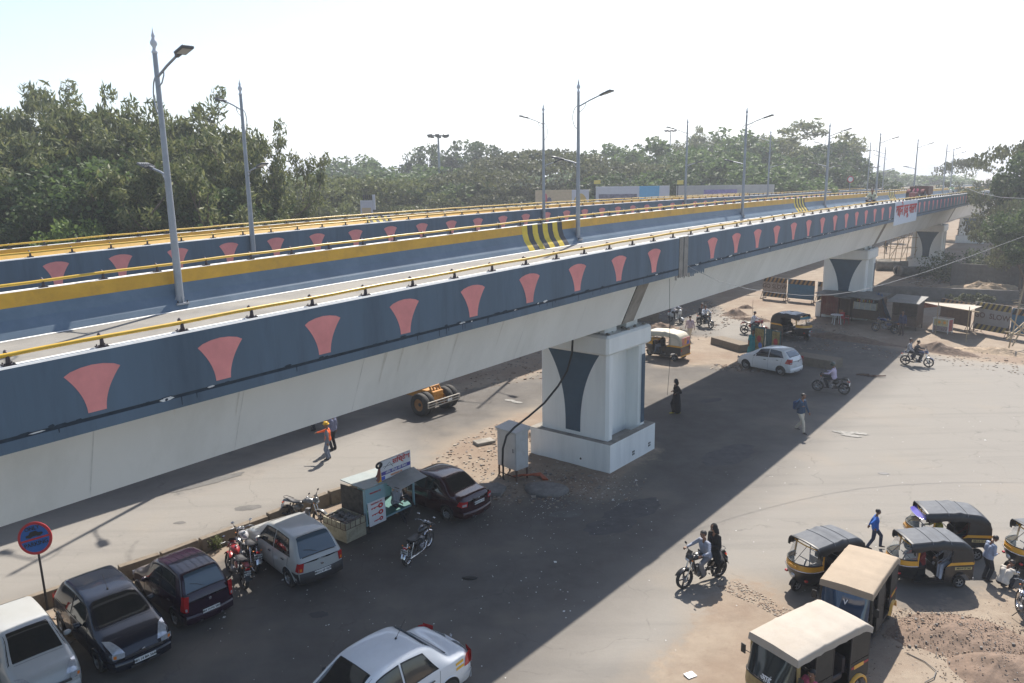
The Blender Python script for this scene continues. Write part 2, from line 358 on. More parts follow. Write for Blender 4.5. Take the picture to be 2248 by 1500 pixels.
# piers
def pier(root, sc, W, vis=True, plinth=True):
    P0 = cv(sc, W+3.585); ph = float(_ph(sc)); top = float(zc(sc))+(.094 if W else 0)-3.17
    R = Matrix.Translation(Vector((P0[0], P0[1], 0))) @ Matrix.Rotation(PI/2-ph, 4, 'Z')   # x along the road, y across (left)
    col = MB(); col.T = R; hy = 1.55; ct = top-.38
    for x0, x1 in ((-1.42, -.98), (.98, 1.42)):
        pts = [(x0, -hy+.1), (x0+.1, -hy), (x1-.1, -hy), (x1, -hy+.1), (x1, hy-.1), (x1-.1, hy), (x0+.1, hy), (x0, hy-.1)]
        col.prism(pts, .3, ct-.75, PIERW)
    col.box(-.99, .99, -.9, .9, .3, ct-.74, PIERW)
    zb, zt = 1.25, ct-.76
    def vase(x, sgn):
        n = 16; L = []; Rr = []
        for i in range(n+1):
            t = i/n; h = .34+.84*t**2.6; zz = zb+(zt-zb)*t; L.append((x, -h, zz)); Rr.append((x, h, zz))
        for i in range(n): col.add([L[i], Rr[i], Rr[i+1], L[i+1]], [(0, 1, 2, 3)], PIERB)
    vase(-1.424, 1); vase(1.424, 1)
    for sy in (-1, 1): col.box(1.05, 1.33, sy*(hy+.003)-.002, sy*(hy+.003)+.002, 1.2, 4.0 if ct > 4.6 else ct-1.2, PIERB)
    col.build('pier_column', root)
    cap = MB(); cap.T = R; cap.box(-1.62, 1.62, -1.66, 1.66, ct-.75, ct, PIERW, b=.09); cap.build('pier_cap', root)
    br = MB(); br.T = R
    for x in (-1.2, .35):
        for y in (-1.25, .65): br.box(x, x+.85, y, y+.6, ct-.005, ct+.25, PIERW, b=.02); br.box(x+.15, x+.7, y+.1, y+.5, ct+.245, top+.01, DARKM)
    rr = random.Random(int(sc)+5)
    for k in range(60): 
        x, y, q = rr.uniform(-1.4, 1.4), rr.uniform(-1.55, 1.55), rr.uniform(.03, .12); br.ell((x, y, ct+q*.3), (q, q*rr.uniform(.5, 1), q*.5), CONC, 5, 4)
    br.build('bearing', root)
    pl = MB(); pl.T = R; a, b = 1.6935, 1.8575
    for x0, x1, y0, y1 in ((-a, a, -b, -b+.28), (-a, a, b-.28, b), (-a, -a+.28, -b+.28, b-.28), (a-.28, a, -b+.28, b-.28)): pl.box(x0, x1, y0, y1, -.2, 1.1, PIERW)
    pl.box(-a+.01, a-.01, -b+.01, b-.01, -.2, .85, CONC)
    for x0, x1, y0, y1 in ((-a-.002, a+.002, -b-.002, -b+.285), (-a-.002, a+.002, b-.285, b+.002), (-a-.002, -a+.285, -b+.285, b-.285), (a-.285, a+.002, -b+.285, b-.285)): pl.box(x0, x1, y0, y1, 1.1, 1.112, CONC)
    for y_, zz in ((-.55, .3), ):
        pl.lathe([(0, -a-.006), (.045, -a-.006)], INK, 8, (0, y_, zz), 'x')
    for x_ in (.0, 1.25):   # small flower stencils
        for da, db in ((-.05, -.05), (.05, -.05), (-.05, .05), (.05, .05)): pl.lathe([(0, -b-.006), (.045, -b-.006)], INK, 8, (x_+da, 0, .32+db), 'y')
    pl.build('pier_plinth', root)
for k in range(-1, 5): pier(F1, SP+37.6*k, 0)
for k in range(-1, 4): pier(F2, SP+37.6*k-1.0, 16.07)
# ---------------- street lamps
POLEM = mat('galvanised_pole', (.30, .32, .35), .5, .35, var=.12, scale=2, dirt=(.25, .26, .28), damt=.4)
LHEAD = mat('lamp_housing', (.09, .095, .1), .5, .3, var=.1); LGLASS = mat('lamp_glass', (.35, .35, .33), .3, var=.05)
FIN = mat('finial_paint', (.55, .57, .6), .5, var=.1)
def make_lamp(H=6.9):
    r = empty('street_lamp', 'x', 'street lamp')
    b = MB(); b.tube([(0, 0, 0), (0, 0, H*.5), (0, 0, H*.93)], [.105, .08, .058], POLEM, 12); b.build('pole', r)
    b = MB(); b.box(-.17, .17, -.17, .17, -.02, .03, POLEM)
    for x in (-.13, .13):
        for y in (-.13, .13): b.tube([(x, y, .03), (x, y, .09)], .018, DARKM, 6)
    for k in range(4):
        c, s = math.cos(k*PI/2), math.sin(k*PI/2); b.add([(c*.1, s*.1, .03), (c*.17, s*.17, .03), (c*.1, s*.1, .25), (c*.1+.008*s, s*.1+.008*c, .03), (c*.17+.008*s, s*.17+.008*c, .03), (c*.1+.008*s, s*.1+.008*c, .25)], [(0, 1, 2), (3, 5, 4), (0, 3, 4, 1), (1, 4, 5, 2), (0, 2, 5, 3)], POLEM)
    b.build('base_plate', r)
    b = MB(); z = H*.93; b.lathe([(.058, z), (.075, z+.01), (.075, z+.05), (.05, z+.08), (.04, z+.14), (.085, z+.22), (.09, z+.27), (.05, z+.34), (.035, z+.38), (.05, z+.42), (.03, z+.47), (.012, z+.55), (0, z+.66)], FIN, 12); b.build('finial', r)
    for nm, z0, sy, ln, rise, sw in (('upper_arm', H*.845, -1, 1.15, .42, 1.), ('lower_arm', H*.49, 1, .8, .2, .7)):
        b = MB(); e = (0, sy*ln, z0+rise); b.tube([(0, 0, z0), (0, sy*ln*.5, z0+rise*.55), e], .032, POLEM, 8)
        b.tube([(0, sy*.05, z0-.22*sw), (0, sy*.22*sw, z0-.15*sw), (0, sy*.36*sw, z0+.02), (0, sy*.38*sw, z0+.13*sw)], .017, POLEM, 6)
        if sw == 1.: b.tube([(0, -sy*math.sin(t)*.3, z0-.44+.5*math.cos(t)) for t in np.linspace(.0, PI, 12)], .018, POLEM, 6)
        a = b.build(nm, r)
        h = MB(); m = Matrix.Translation(Vector(e)) @ Matrix.Rotation(math.radians(-sy*-16 if 0 else sy*14), 4, 'X'); h.T = m
        h.box(-.05, .05, -.04 if sy > 0 else -.16, .16 if sy > 0 else .04, -.045, .045, LHEAD, b=.01)
        y0, y1 = (.14, .60) if sy > 0 else (-.60, -.14); h.box(-.155, .155, y0, y1, -.035, .03, LHEAD, b=.012)
        for k in range(5): h.box(-.12+k*.055, -.105+k*.055, y0+.04, y1-.2 if sy < 0 else y1-.2, .03, .05, LHEAD)
        hd = h.build('lamp_head', a)
        h = MB(); h.T = m; h.box(-.12, .12, y0+.06, y1-.06, -.041, -.034, LGLASS); h.build('lamp_glass', hd)
    return r
proto = make_lamp(); HL = 6.9*.93+.66
first = [True]
def put_lamp(P, H, rz, label, group):
    o = proto if first[0] else copy_tree(proto); first[0] = False
    o.location = P; o.rotation_euler = (0, 0, rz); o.scale = (1, 1, 1) if 0 else (H/HL,)*3; o['label'] = label; o['group'] = group
row1 = [((396.4, 653.5), 58), ((1268.7, 520), 170), ((1629, 473.5), 232), ((1810, 450.3), 266), ((1921.5, 436), 287), ((2004.5, 428), 302), ((2069, 421), 314), ((2120, 415), 324)]
ordn = ['nearest', 'second nearest', 'third', 'fourth', 'fifth', 'sixth', 'seventh', 'eighth']
for k, ((x, y), ty) in enumerate(row1):
    W = 6.77-.22; zb = -.62; s = s_at(x, W, zb); P = cv(s, W, zb)
    d = ED.dot(Vector(P)-Vector((0, 0, HC))); H = None
    for h in np.linspace(5, 11, 601):
        if topx(P+np.array([0, 0, h]))[1] < ty: H = h; break
    print('lamp', k, round(s, 1), H)
    put_lamp(P, H or 7.2, -float(_ph(s))+PI/2, 'tall grey lamp post beside the nearer roadway deck, %s from the camera' % ordn[k], 'lamp posts on the nearer flyover')
row2 = [((557, 548), 171), ((1194, 482), 225), ((1503.5, 450), 257), ((1684, 436), 282), ((1813, 430), 297), ((1902.5, 424), 309), ((1972, 420), 319), ((2028, 415), 330)]
for k, ((x, y), ty) in enumerate(row2):
    W = 16.07-.12; zb = -.75; s = s_at(x, W, zb); P = cv(s, W, zb); H = None
    for h in np.linspace(5, 11, 601):
        if topx(P+np.array([0, 0, h]))[1] < ty: H = h; break
    print('lamp2', k, round(s, 1), H, topx(P))
    put_lamp(P, H or 7.2, -float(_ph(s))-PI/2, 'grey lamp post on the farther flyover edge, %s from the camera' % ordn[k], 'lamp posts on the farther flyover')
# ---------------- ground
def ground_mat():
    m = bpy.data.materials.new('worn_asphalt_and_dirt'); m.use_nodes = True; t = m.node_tree; N, L = t.nodes, t.links; b = N['Principled BSDF']; b.inputs['Roughness'].default_value = .93; b.inputs['Specular IOR Level'].default_value = .25
    g = N.new('ShaderNodeNewGeometry'); P = g.outputs['Position']
    def noise(s, d=5, r=.6, src=P):
        n = N.new('ShaderNodeTexNoise'); n.inputs['Scale'].default_value = s; n.inputs['Detail'].default_value = d; n.inputs['Roughness'].default_value = r; L.new(src, n.inputs['Vector']); return n.outputs[0]
    def rng_(x, a, b_, c=0., d=1.):
        r = N.new('ShaderNodeMapRange'); r.inputs[1].default_value = a; r.inputs[2].default_value = b_; r.inputs[3].default_value = c; r.inputs[4].default_value = d; L.new(x, r.inputs[0]); return r.outputs[0]
    def mix(f, a, c, typ='MIX'):
        x = N.new('ShaderNodeMix'); x.data_type = 'RGBA'; x.blend_type = typ
        for s_, k in ((f, 0), (a, 6), (c, 7)):
            if isinstance(s_, (int, float)): x.inputs[k].default_value = s_
            elif isinstance(s_, tuple): x.inputs[k].default_value = (*s_, 1)
            else: L.new(s_, x.inputs[k])
        return x.outputs[2]
    def math_(op, a, c):
        x = N.new('ShaderNodeMath'); x.operation = op
        for s_, k in ((a, 0), (c, 1)):
            if isinstance(s_, (int, float)): x.inputs[k].default_value = s_
            else: L.new(s_, x.inputs[k])
        return x.outputs[0]
    at = N.new('ShaderNodeAttribute'); at.attribute_name = 'dirt'; A = at.outputs['Fac']
    at2 = N.new('ShaderNodeAttribute'); at2.attribute_name = 'pale'; SUNLIT_F = at2.outputs['Fac']
    big, mid, fine, grit = noise(.22, 4), noise(1.1, 6, .7), noise(6, 5, .7), noise(45, 3, .8)
    asp = mix(rng_(mid, .35, .65), (.096, .087, .078), (.130, .120, .109)); asp = mix(rng_(big, .42, .62, 0, .7), asp, (.15, .138, .122))
    asp = mix(math_('MULTIPLY', SUNLIT_F, .85), asp, (.255, .240, .216))  # sunlight painted in: asphalt made paler where the sun falls
    # stretched tyre wear
    mp = N.new('ShaderNodeMapping'); mp.inputs['Rotation'].default_value = (0, 0, -.95); mp.inputs['Scale'].default_value = (.12, 1.6, 1); L.new(P, mp.inputs[0]); asp = mix(rng_(noise(1., 4, .6, mp.outputs[0]), .5, .7, 0, .22), asp, (.10, .098, .095))
    vo = N.new('ShaderNodeTexVoronoi'); vo.feature = 'DISTANCE_TO_EDGE'; vo.inputs['Scale'].default_value = .30; wn = N.new('ShaderNodeVectorMath'); wn.operation = 'MULTIPLY_ADD'; nn = N.new('ShaderNodeTexNoise'); nn.inputs['Scale'].default_value = .9; nn.inputs['Detail'].default_value = 5; L.new(P, nn.inputs['Vector']); L.new(nn.outputs[1], wn.inputs[0]); wn.inputs[1].default_value = (1.6, 1.6, 0); L.new(P, wn.inputs[2]); L.new(wn.outputs[0], vo.inputs['Vector'])
    crack = math_('MULTIPLY', rng_(vo.outputs[0], 0, .009, 1, 0), rng_(mid, .45, .6)); asp = mix(math_('MULTIPLY', crack, .4), asp, (.05, .048, .045))
    asp = mix(rng_(noise(.55, 6, .75), .62, .72, 0, .55), asp, (.085, .085, .088)); asp = mix(rng_(grit, .62, .75, 0, .35), asp, (.34, .32, .28)); asp = mix(rng_(grit, .38, .25, 0, .4), asp, (.06, .06, .06))
    dr = mix(rng_(mid, .35, .65), (.215, .17, .13), (.29, .24, .185)); dr = mix(rng_(big, .45, .6, 0, .6), dr, (.20, .14, .10)); dr = mix(rng_(fine, .55, .7, 0, .5), dr, (.20, .15, .11)); dr = mix(rng_(grit, .6, .75, 0, .5), dr, (.48, .42, .34)); dr = mix(rng_(grit, .4, .25, 0, .5), dr, (.12, .09, .07))
    f = rng_(math_('ADD', A, math_('MULTIPLY', math_('SUBTRACT', math_('ADD', math_('MULTIPLY', mid, .6), math_('MULTIPLY', fine, .4)), .5), 1.5)), .38, .62)
    veil = rng_(math_('ADD', A, math_('MULTIPLY', math_('SUBTRACT', big, .5), 1.5)), .05, .6, 0, .55)
    col = mix(f, mix(veil, asp, (.30, .245, .185)), dr); L.new(col, b.inputs['Base Color'])
    bp = N.new('ShaderNodeBump'); bp.inputs['Strength'].default_value = .35; bp.inputs['Distance'].default_value = .03; L.new(math_('ADD', fine, math_('MULTIPLY', grit, .5)), bp.inputs['Height']); L.new(bp.outputs[0], b.inputs['Normal'])
    return m
GM = ground_mat()
def pxpoly(pts): return np.array([gp(*p)[:2] for p in pts])
DIRTP = [pxpoly(q) for q in (
    [(880, 1085), (955, 1012), (1000, 975), (1060, 945), (1130, 915), (1200, 900), (1330, 900), (1380, 960), (1450, 990), (1345, 1050), (1290, 1085), (1180, 1075), (1120, 1100), (1060, 1070), (980, 1040)],
    [(1380, 690), (1440, 672), (1560, 655), (1600, 690), (1640, 702), (1740, 712), (1800, 722), (1990, 768), (2110, 788), (2248, 800), (2700, 850), (3200, 640), (2600, 470), (1990, 470), (1400, 560)],
    [(1400, 770), (1470, 735), (1560, 742), (1600, 765), (1700, 800), (1640, 812), (1560, 800), (1450, 805)],
    [(1745, 1345), (1690, 1300), (1620, 1275), (1560, 1310), (1500, 1400), (1380, 1560), (1400, 1800), (3200, 1800), (2700, 1250), (2300, 1290), (2170, 1300), (2030, 1345), (1940, 1325), (1850, 1335)],
    [(880, 800), (1000, 760), (1200, 745), (1200, 810), (1080, 845), (960, 870), (900, 850)],
    [(-300, 1420), (60, 1338), (400, 1222), (560, 1158), (750, 1092), (770, 1115), (560, 1195), (300, 1275), (60, 1370), (-300, 1470)],
    [(60, 1338), (130, 1345), (190, 1380), (120, 1420), (40, 1400)])]
SUNLITP = [pxpoly(q) for q in ([(2300, 700), (1985, 800), (1850, 900), (1640, 1085), (1460, 1225), (1250, 1400), (1150, 1520), (1500, 1500), (1700, 1290), (2248, 1260), (2700, 1200)], [(1540, 700), (1620, 672), (1690, 712), (1640, 745), (1560, 745)], [(-300, 1300), (-100, 1200), (500, 1042), (840, 925), (960, 1015), (760, 1078), (400, 1212), (60, 1330), (-300, 1420)])]  # outlines of the sunlit road, painted paler than the shaded asphalt
def sdist(P, poly):
    x, y = P[:, 0], P[:, 1]; ins = np.zeros(len(P), bool); d = np.full(len(P), 1e9); n = len(poly)
    for i in range(n):
        (x1, y1), (x2, y2) = poly[i], poly[(i+1) % n]
        c = ((y1 > y) != (y2 > y)) & (x < (x2-x1)*(y-y1)/((y2-y1) or 1e-9)+x1); ins ^= c
        e = np.array([x2-x1, y2-y1]); t = np.clip(((x-x1)*e[0]+(y-y1)*e[1])/max(e@e, 1e-9), 0, 1); d = np.minimum(d, np.hypot(x-x1-t*e[0], y-y1-t*e[1]))
    return np.where(ins, d, -d)
def build_ground():
    xs = np.unique(np.concatenate([np.linspace(-2450, -60, 8), np.linspace(-60, -24, 10), np.arange(-24, 52, .4), np.linspace(52, 120, 14), np.linspace(120, 2450, 8)]))
    ys = np.unique(np.concatenate([np.linspace(-55, 4, 4), np.arange(6, 76, .4), np.linspace(76, 140, 20), np.linspace(140, 4150, 10)]))
    X, Y = np.meshgrid(xs, ys); P = np.stack([X.ravel(), Y.ravel()], 1); s = np.full(len(P), -9.)
    for q in DIRTP: s = np.maximum(s, sdist(P, q))
    A = np.clip(.5+s/2.2, 0, 1); A[P[:, 1] > 85] = 1; A[P[:, 0] < -40] = 1
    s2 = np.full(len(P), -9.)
    for q in SUNLITP: s2 = np.maximum(s2, sdist(P, q))
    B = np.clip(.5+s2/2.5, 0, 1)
    hh = np.array([disp_noise(a, b_, .9)*.5+disp_noise(a, b_, 2.3, 2)*.5 for a, b_ in P]); near = (P[:, 1] < 90) & (np.abs(P[:, 0]) < 60)
    Z = np.where(near, hh*.035*np.clip(A*2-1, 0, 1), 0)
    ny, nx = X.shape; idx = np.arange(nx*ny).reshape(ny, nx); F = np.stack([idx[:-1, :-1], idx[:-1, 1:], idx[1:, 1:], idx[1:, :-1]], -1).reshape(-1, 4)
    fa = A[F].mean(1)
    for nm, sel in (('ground', fa >= .25), ('road', fa < .25)):
        f = F[sel]; u, inv = np.unique(f, return_inverse=True); me = bpy.data.meshes.new(nm); me.from_pydata(np.stack([P[u, 0], P[u, 1], Z[u]], 1).tolist(), [], inv.reshape(-1, 4).tolist())
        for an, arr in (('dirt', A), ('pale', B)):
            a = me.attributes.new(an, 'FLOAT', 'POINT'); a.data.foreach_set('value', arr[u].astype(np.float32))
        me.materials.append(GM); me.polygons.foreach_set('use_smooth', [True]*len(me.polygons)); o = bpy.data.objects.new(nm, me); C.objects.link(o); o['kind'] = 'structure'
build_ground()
# repairs, a drain cover, worn paint and oil spots lying on the road
PAT = mat('tar_patch', (.078, .074, .072), .85, var=.25, scale=3, wpos=True); PAT2 = mat('grey_patch', (.125, .12, .112), .95, var=.2, scale=3, wpos=True); OIL = mat('oil_spot', (.035, .034, .034), .5, var=.3, wpos=True); OLDP = mat('worn_road_paint', (.27, .26, .24), .9, var=.35, scale=7, wpos=True, dirt=(.15, .15, .14), dscale=5, damt=1.)
def blot(name, px, rx, ry, m, rz=0, seed=1, z=.004, cat='road patch', label='x', sq=False):
    r_ = random.Random(seed); b = MB(); n = 28; P_ = [] 
    for k in range(n):
        a = 2*PI*k/n; q = 1+r_.uniform(-.12, .12)
        if sq: q *= 1/max(abs(math.cos(a)), abs(math.sin(a)))*.85
        P_.append((rx*q*math.cos(a), ry*q*math.sin(a), 0))
    b.add([(0, 0, 0)]+P_, [(0, i+1, (i+1) % n+1) for i in range(n)], m); o = b.build(name); g_ = gp(*px); o.location = (g_.x, g_.y, z); o.rotation_euler = (0, 0, rz); o['kind'] = 'structure'
    return o
for i, (px, rx, ry, m, rz, sq) in enumerate([((1340, 1155), .9, .5, PAT, .4, 0), ((1390, 1120), 1.3, .6, PAT, .7, 0), ((1240, 1130), .5, .25, PAT2, 0, 0), ((545, 1115), .45, .22, PAT2, .2, 0), ((395, 1148), .2, .1, PAT2, 0, 0), ((1600, 1000), 1.6, .7, PAT, .75, 0), ((2085, 1255), .3, .18, OIL, 0, 0), ((1030, 1268), .2, .12, OIL, 0, 0), ((840, 1430), .3, .2, OIL, 0, 0), ((700, 1350), .25, .15, OIL, 0, 0), ((1940, 1040), .2, .12, OIL, 0, 0), ((1560, 880), .7, .3, PAT, .4, 0), ((450, 1060), 1.5, .3, PAT2, .7, 0)]): blot('road_patch', px, rx, ry, m, rz, i, .004+.0006*i)
for i, px in enumerate(((1850, 950), (1868, 957), (1885, 952), (1120, 880), (1135, 884))): blot('road_paint', px, .42 if i < 3 else .3, .16, OLDP, -.5, i+40, .02+.001*i)
# loose stones and litter
def scatter(name, spots, mats, kind='stuff', label=None, seed=1, flat=.6):
    b = MB(); rr = random.Random(seed)
    for (x, y, z, s) in spots:
        m = mats[rr.randrange(len(mats))]; V = []
        for k in range(8): V.append((x+s*(1 if k & 1 else -1)*rr.uniform(.45, 1), y+s*(1 if k & 2 else -1)*rr.uniform(.45, 1), z+s*flat*(1 if k & 4 else -.5)*rr.uniform(.5, 1)))
        b.add(V, [(0, 2, 3, 1), (4, 5, 7, 6), (0, 1, 5, 4), (1, 3, 7, 5), (3, 2, 6, 7), (2, 0, 4, 6)], m)
    o = b.build(name); o['kind'] = kind
    if label: o['label'] = label
    return o
ST1 = mat('stone_brown', (.21, .155, .115), .95, var=.3, scale=9); ST2 = mat('stone_grey', (.18, .165, .15), .95, var=.3, scale=9); ST3 = mat('stone_pale', (.32, .28, .23), .95, var=.2, scale=9); LIT = mat('litter_white', (.6, .6, .58), .7, var=.2); LITB = mat('litter_blue', (.05, .15, .45), .6, var=.2)
def inpoly(poly, n, rr, bias=None):
    lo, hi = poly.min(0), poly.max(0); out = []
    while len(out) < n:
        c = np.stack([rr.uniform(lo[0], hi[0], n*3), rr.uniform(lo[1], hi[1], n*3)], 1); out += c[sdist(c, poly) > 0].tolist()
    return out[:n]
r0 = np.random.default_rng(5); sp = []
for q, n, s0, s1 in (([(900, 1060), (1000, 970), (1130, 915), (1170, 940), (1165, 1000), (1345, 1045), (1300, 1095), (1120, 1110), (1000, 1080)], 900, .015, .06), ([(1150, 1010), (1340, 1050), (1420, 1050), (1400, 1100), (1200, 1120)], 350, .012, .04),
        ([(1560, 1285), (1620, 1275), (1745, 1345), (1730, 1365), (1640, 1320)], 320, .008, .028), ([(1380, 700), (1560, 660), (1620, 700), (1560, 740), (1420, 770)], 500, .03, .10), ([(1600, 700), (1760, 690), (1990, 765), (2248, 790), (2300, 830), (1990, 790), (1760, 770)], 800, .02, .07), ([(1900, 1400), (2248, 1300), (2400, 1500), (1850, 1540)], 500, .008, .02), ([(1560, 800), (1700, 805), (1690, 820), (1560, 812)], 160, .03, .09), ([(60, 1350), (170, 1350), (200, 1400), (100, 1430)], 60, .03, .10), ([(870, 800), (1200, 750), (1200, 830), (900, 880)], 500, .02, .09), ([(1990, 560), (2240, 640), (2240, 690), (1990, 620)], 500, .05, .22)):
    for x, y in inpoly(pxpoly(q), n, r0): sp.append((x, y, .0, float(r0.uniform(s0, s1)**1.0*(1 if r0.random() > .06 else 1.7))))
scatter('rubble_stones', sp, [ST1, ST2, ST3, ST1], seed=2)['label'] = 'scattered rubble stones'
sp = []
for q, n in (([(400, 1250), (1400, 1040), (1500, 1150), (1100, 1500), (500, 1500)], 300), ([(1000, 1060), (1400, 1040), (1400, 1110), (1050, 1160)], 420), ([(1500, 1050), (2248, 900), (2248, 1250), (1300, 1500)], 130)):
    for x, y in inpoly(pxpoly(q), n, r0): sp.append((x, y, .003, float(r0.uniform(.006, .02)*(1 if r0.random() > .03 else 2.6))))
scatter('litter', sp, [LIT, LIT, LIT, ST3], flat=.3, seed=4)
def mound(label, px, rx, ry, h, m, name='dirt_mound', n=0, seed=1, rz=0, cat='mound'):
    P_ = gp(*px); b = MB(); G = []
    for r in np.linspace(0, 1, 12):
        G.append([(r*rx*math.cos(a)*(1+.12*math.sin(3*a+seed)), r*ry*math.sin(a)*(1+.12*math.cos(2*a+seed)), h*(math.cos(PI*r)+1)/2*(1+.35*disp_noise(r*rx*math.cos(a), r*ry*math.sin(a), 2.2, seed))-.03) for a in np.linspace(0, 2*PI, 41)])
    b.grid(G, m, False); o = b.build(name); o.location = P_; o.rotation_euler = (0, 0, rz); tag(o, label, cat, 'heaps of dirt and rubble')
    if n:
        r_ = random.Random(seed); s_ = MB()
        for k in range(n):
            r, a = math.sqrt(r_.random()), r_.random()*2*PI; x, y = r*rx*math.cos(a), r*ry*math.sin(a); z = h*(math.cos(PI*r)+1)/2; q = r_.uniform(.006, .018)*(2.2 if r_.random() < .06 else 1)
            s_.add([(x+q*(1 if i & 1 else -1)*r_.uniform(.5, 1), y+q*(1 if i & 2 else -1)*r_.uniform(.5, 1), z+q*.7*(1 if i & 4 else -.6)) for i in range(8)], [(0, 2, 3, 1), (4, 5, 7, 6), (0, 1, 5, 4), (1, 3, 7, 5), (3, 2, 6, 7), (2, 0, 4, 6)], (ST1, ST2, ST1)[k % 3])
        s_.build('loose_stones', o)['kind'] = 'stuff'
    return o
DM = mat('loose_brown_soil', (.17, .12, .088), .95, var=.3, scale=4, bump=.8, wpos=True); DM2 = mat('pale_sandy_soil', (.38, .29, .20), .95, var=.25, scale=4, bump=.6, wpos=True)
mound('low gravel heap on the dirt in the bottom right corner', (2120, 1400), 2.3, 1.2, .22, DM, 'gravel_heap', 1500, 3, -.3)
mound('brown soil heap in the right corner beside the gravel', (2200, 1470), 1.6, .9, .28, DM, 'dirt_mound', 200, 8, .2)
mound('dark lumpy soil mound on the sunlit dirt left of the barricades', (1614, 692), 1.3, .8, .5, DM, 'dirt_mound', 120, 4)
mound('smaller dark soil heap behind the larger mound', (1638, 677), .9, .5, .32, DM, 'dirt_mound', 60, 5)
mound('long rubble ridge between the sunlit dirt and the road', (1650, 703), 2.2, .5, .3, DM, 'dirt_mound', 160, 6, -.6)
mound('soil bank at the road edge below the stalls', (1850, 745), 4.5, .8, .35, DM, 'dirt_bank', 300, 7, -.75)
mound('earth bank behind the two-up motorcycle', (2065, 772), 2.6, .8, .5, DM, 'dirt_bank', 250, 9, -.8)
mound('light rubble bank at the right edge near the bamboo poles', (2190, 775), 3., .8, .35, DM2, 'dirt_bank', 250, 10, -.7)
mound('rubble heap beside the plinth near the cabinet', (1150, 955), 1.0, .6, .22, DM, 'rubble_heap', 220, 11)
mound('rubble heap under the flyover behind the beige rickshaw', (1440, 722), 2.2, 1.0, .45, DM, 'rubble_heap', 250, 12)
mound('grassy rubble slope under the trees at the right', (2170, 640), 5, 1.6, .8, DM2, 'rubble_heap', 300, 13, -.6)
GLASS = mat('tinted_car_glass', (.012, .016, .018), .06, var=.0, spec=.9, coat=.4)
GLASS2 = mat('blue_grey_tinted_glass', (.05, .085, .115), .07, var=.0, spec=.9, coat=.4)
RED = mat('red_lens', (.42, .012, .015), .2, var=.1, coat=.5); AMB = mat('amber_lens', (.7, .2, .02), .25, var=.05, coat=.5)
LENS = mat('clear_lens', (.55, .57, .6), .12, .4, var=.25, scale=14, coat=.8)
RIM = mat('wheel_cover_silver', (.33, .34, .35), .4, .5, var=.2, scale=9, dirt=(.15, .12, .1), dscale=6, damt=.5)
WELL = mat('wheel_well', (.012, .012, .012), .95, var=0)
def paint(name, c, dust=(.3, .27, .22), da=.12, r=.32): return mat(name, c, r, var=.03, coat=.7, dirt=dust, dscale=2.2, damt=da)
def wheel_meshes(R, wd, rimm=RIM, spokes=7):
    t = MB(); t.lathe([(R*.62, -wd/2), (R*.9, -wd/2), (R*.985, -wd*.36), (R, -wd*.1), (R, wd*.1), (R*.985, wd*.36), (R*.9, wd/2), (R*.62, wd/2), (R*.6, 0), (R*.62, -wd/2)], TYRE, 28, ax='y')
    r = MB(); y = wd*.36
    r.lathe([(0, y+.01), (R*.14, y+.012), (R*.16, y-.005)], rimm, 16, ax='y'); r.lathe([(R*.62, wd*.46), (R*.57, wd*.40), (R*.55, y-.02)], rimm, 24, ax='y'); r.lathe([(R*.6, y-.045), (0, y-.045)], WELL, 20, ax='y')
    for k in range(spokes):
        a = 2*PI*k/spokes
        r.T = Matrix.Rotation(a, 4, 'Y'); r.box(R*.12, R*.58, y-.02, y+.002, -R*.075, R*.075, rimm)
    r.T = None
    r.lathe([(R*.6, -wd*.3), (0, -wd*.3)], WELL, 16, ax='y')
    return t, r
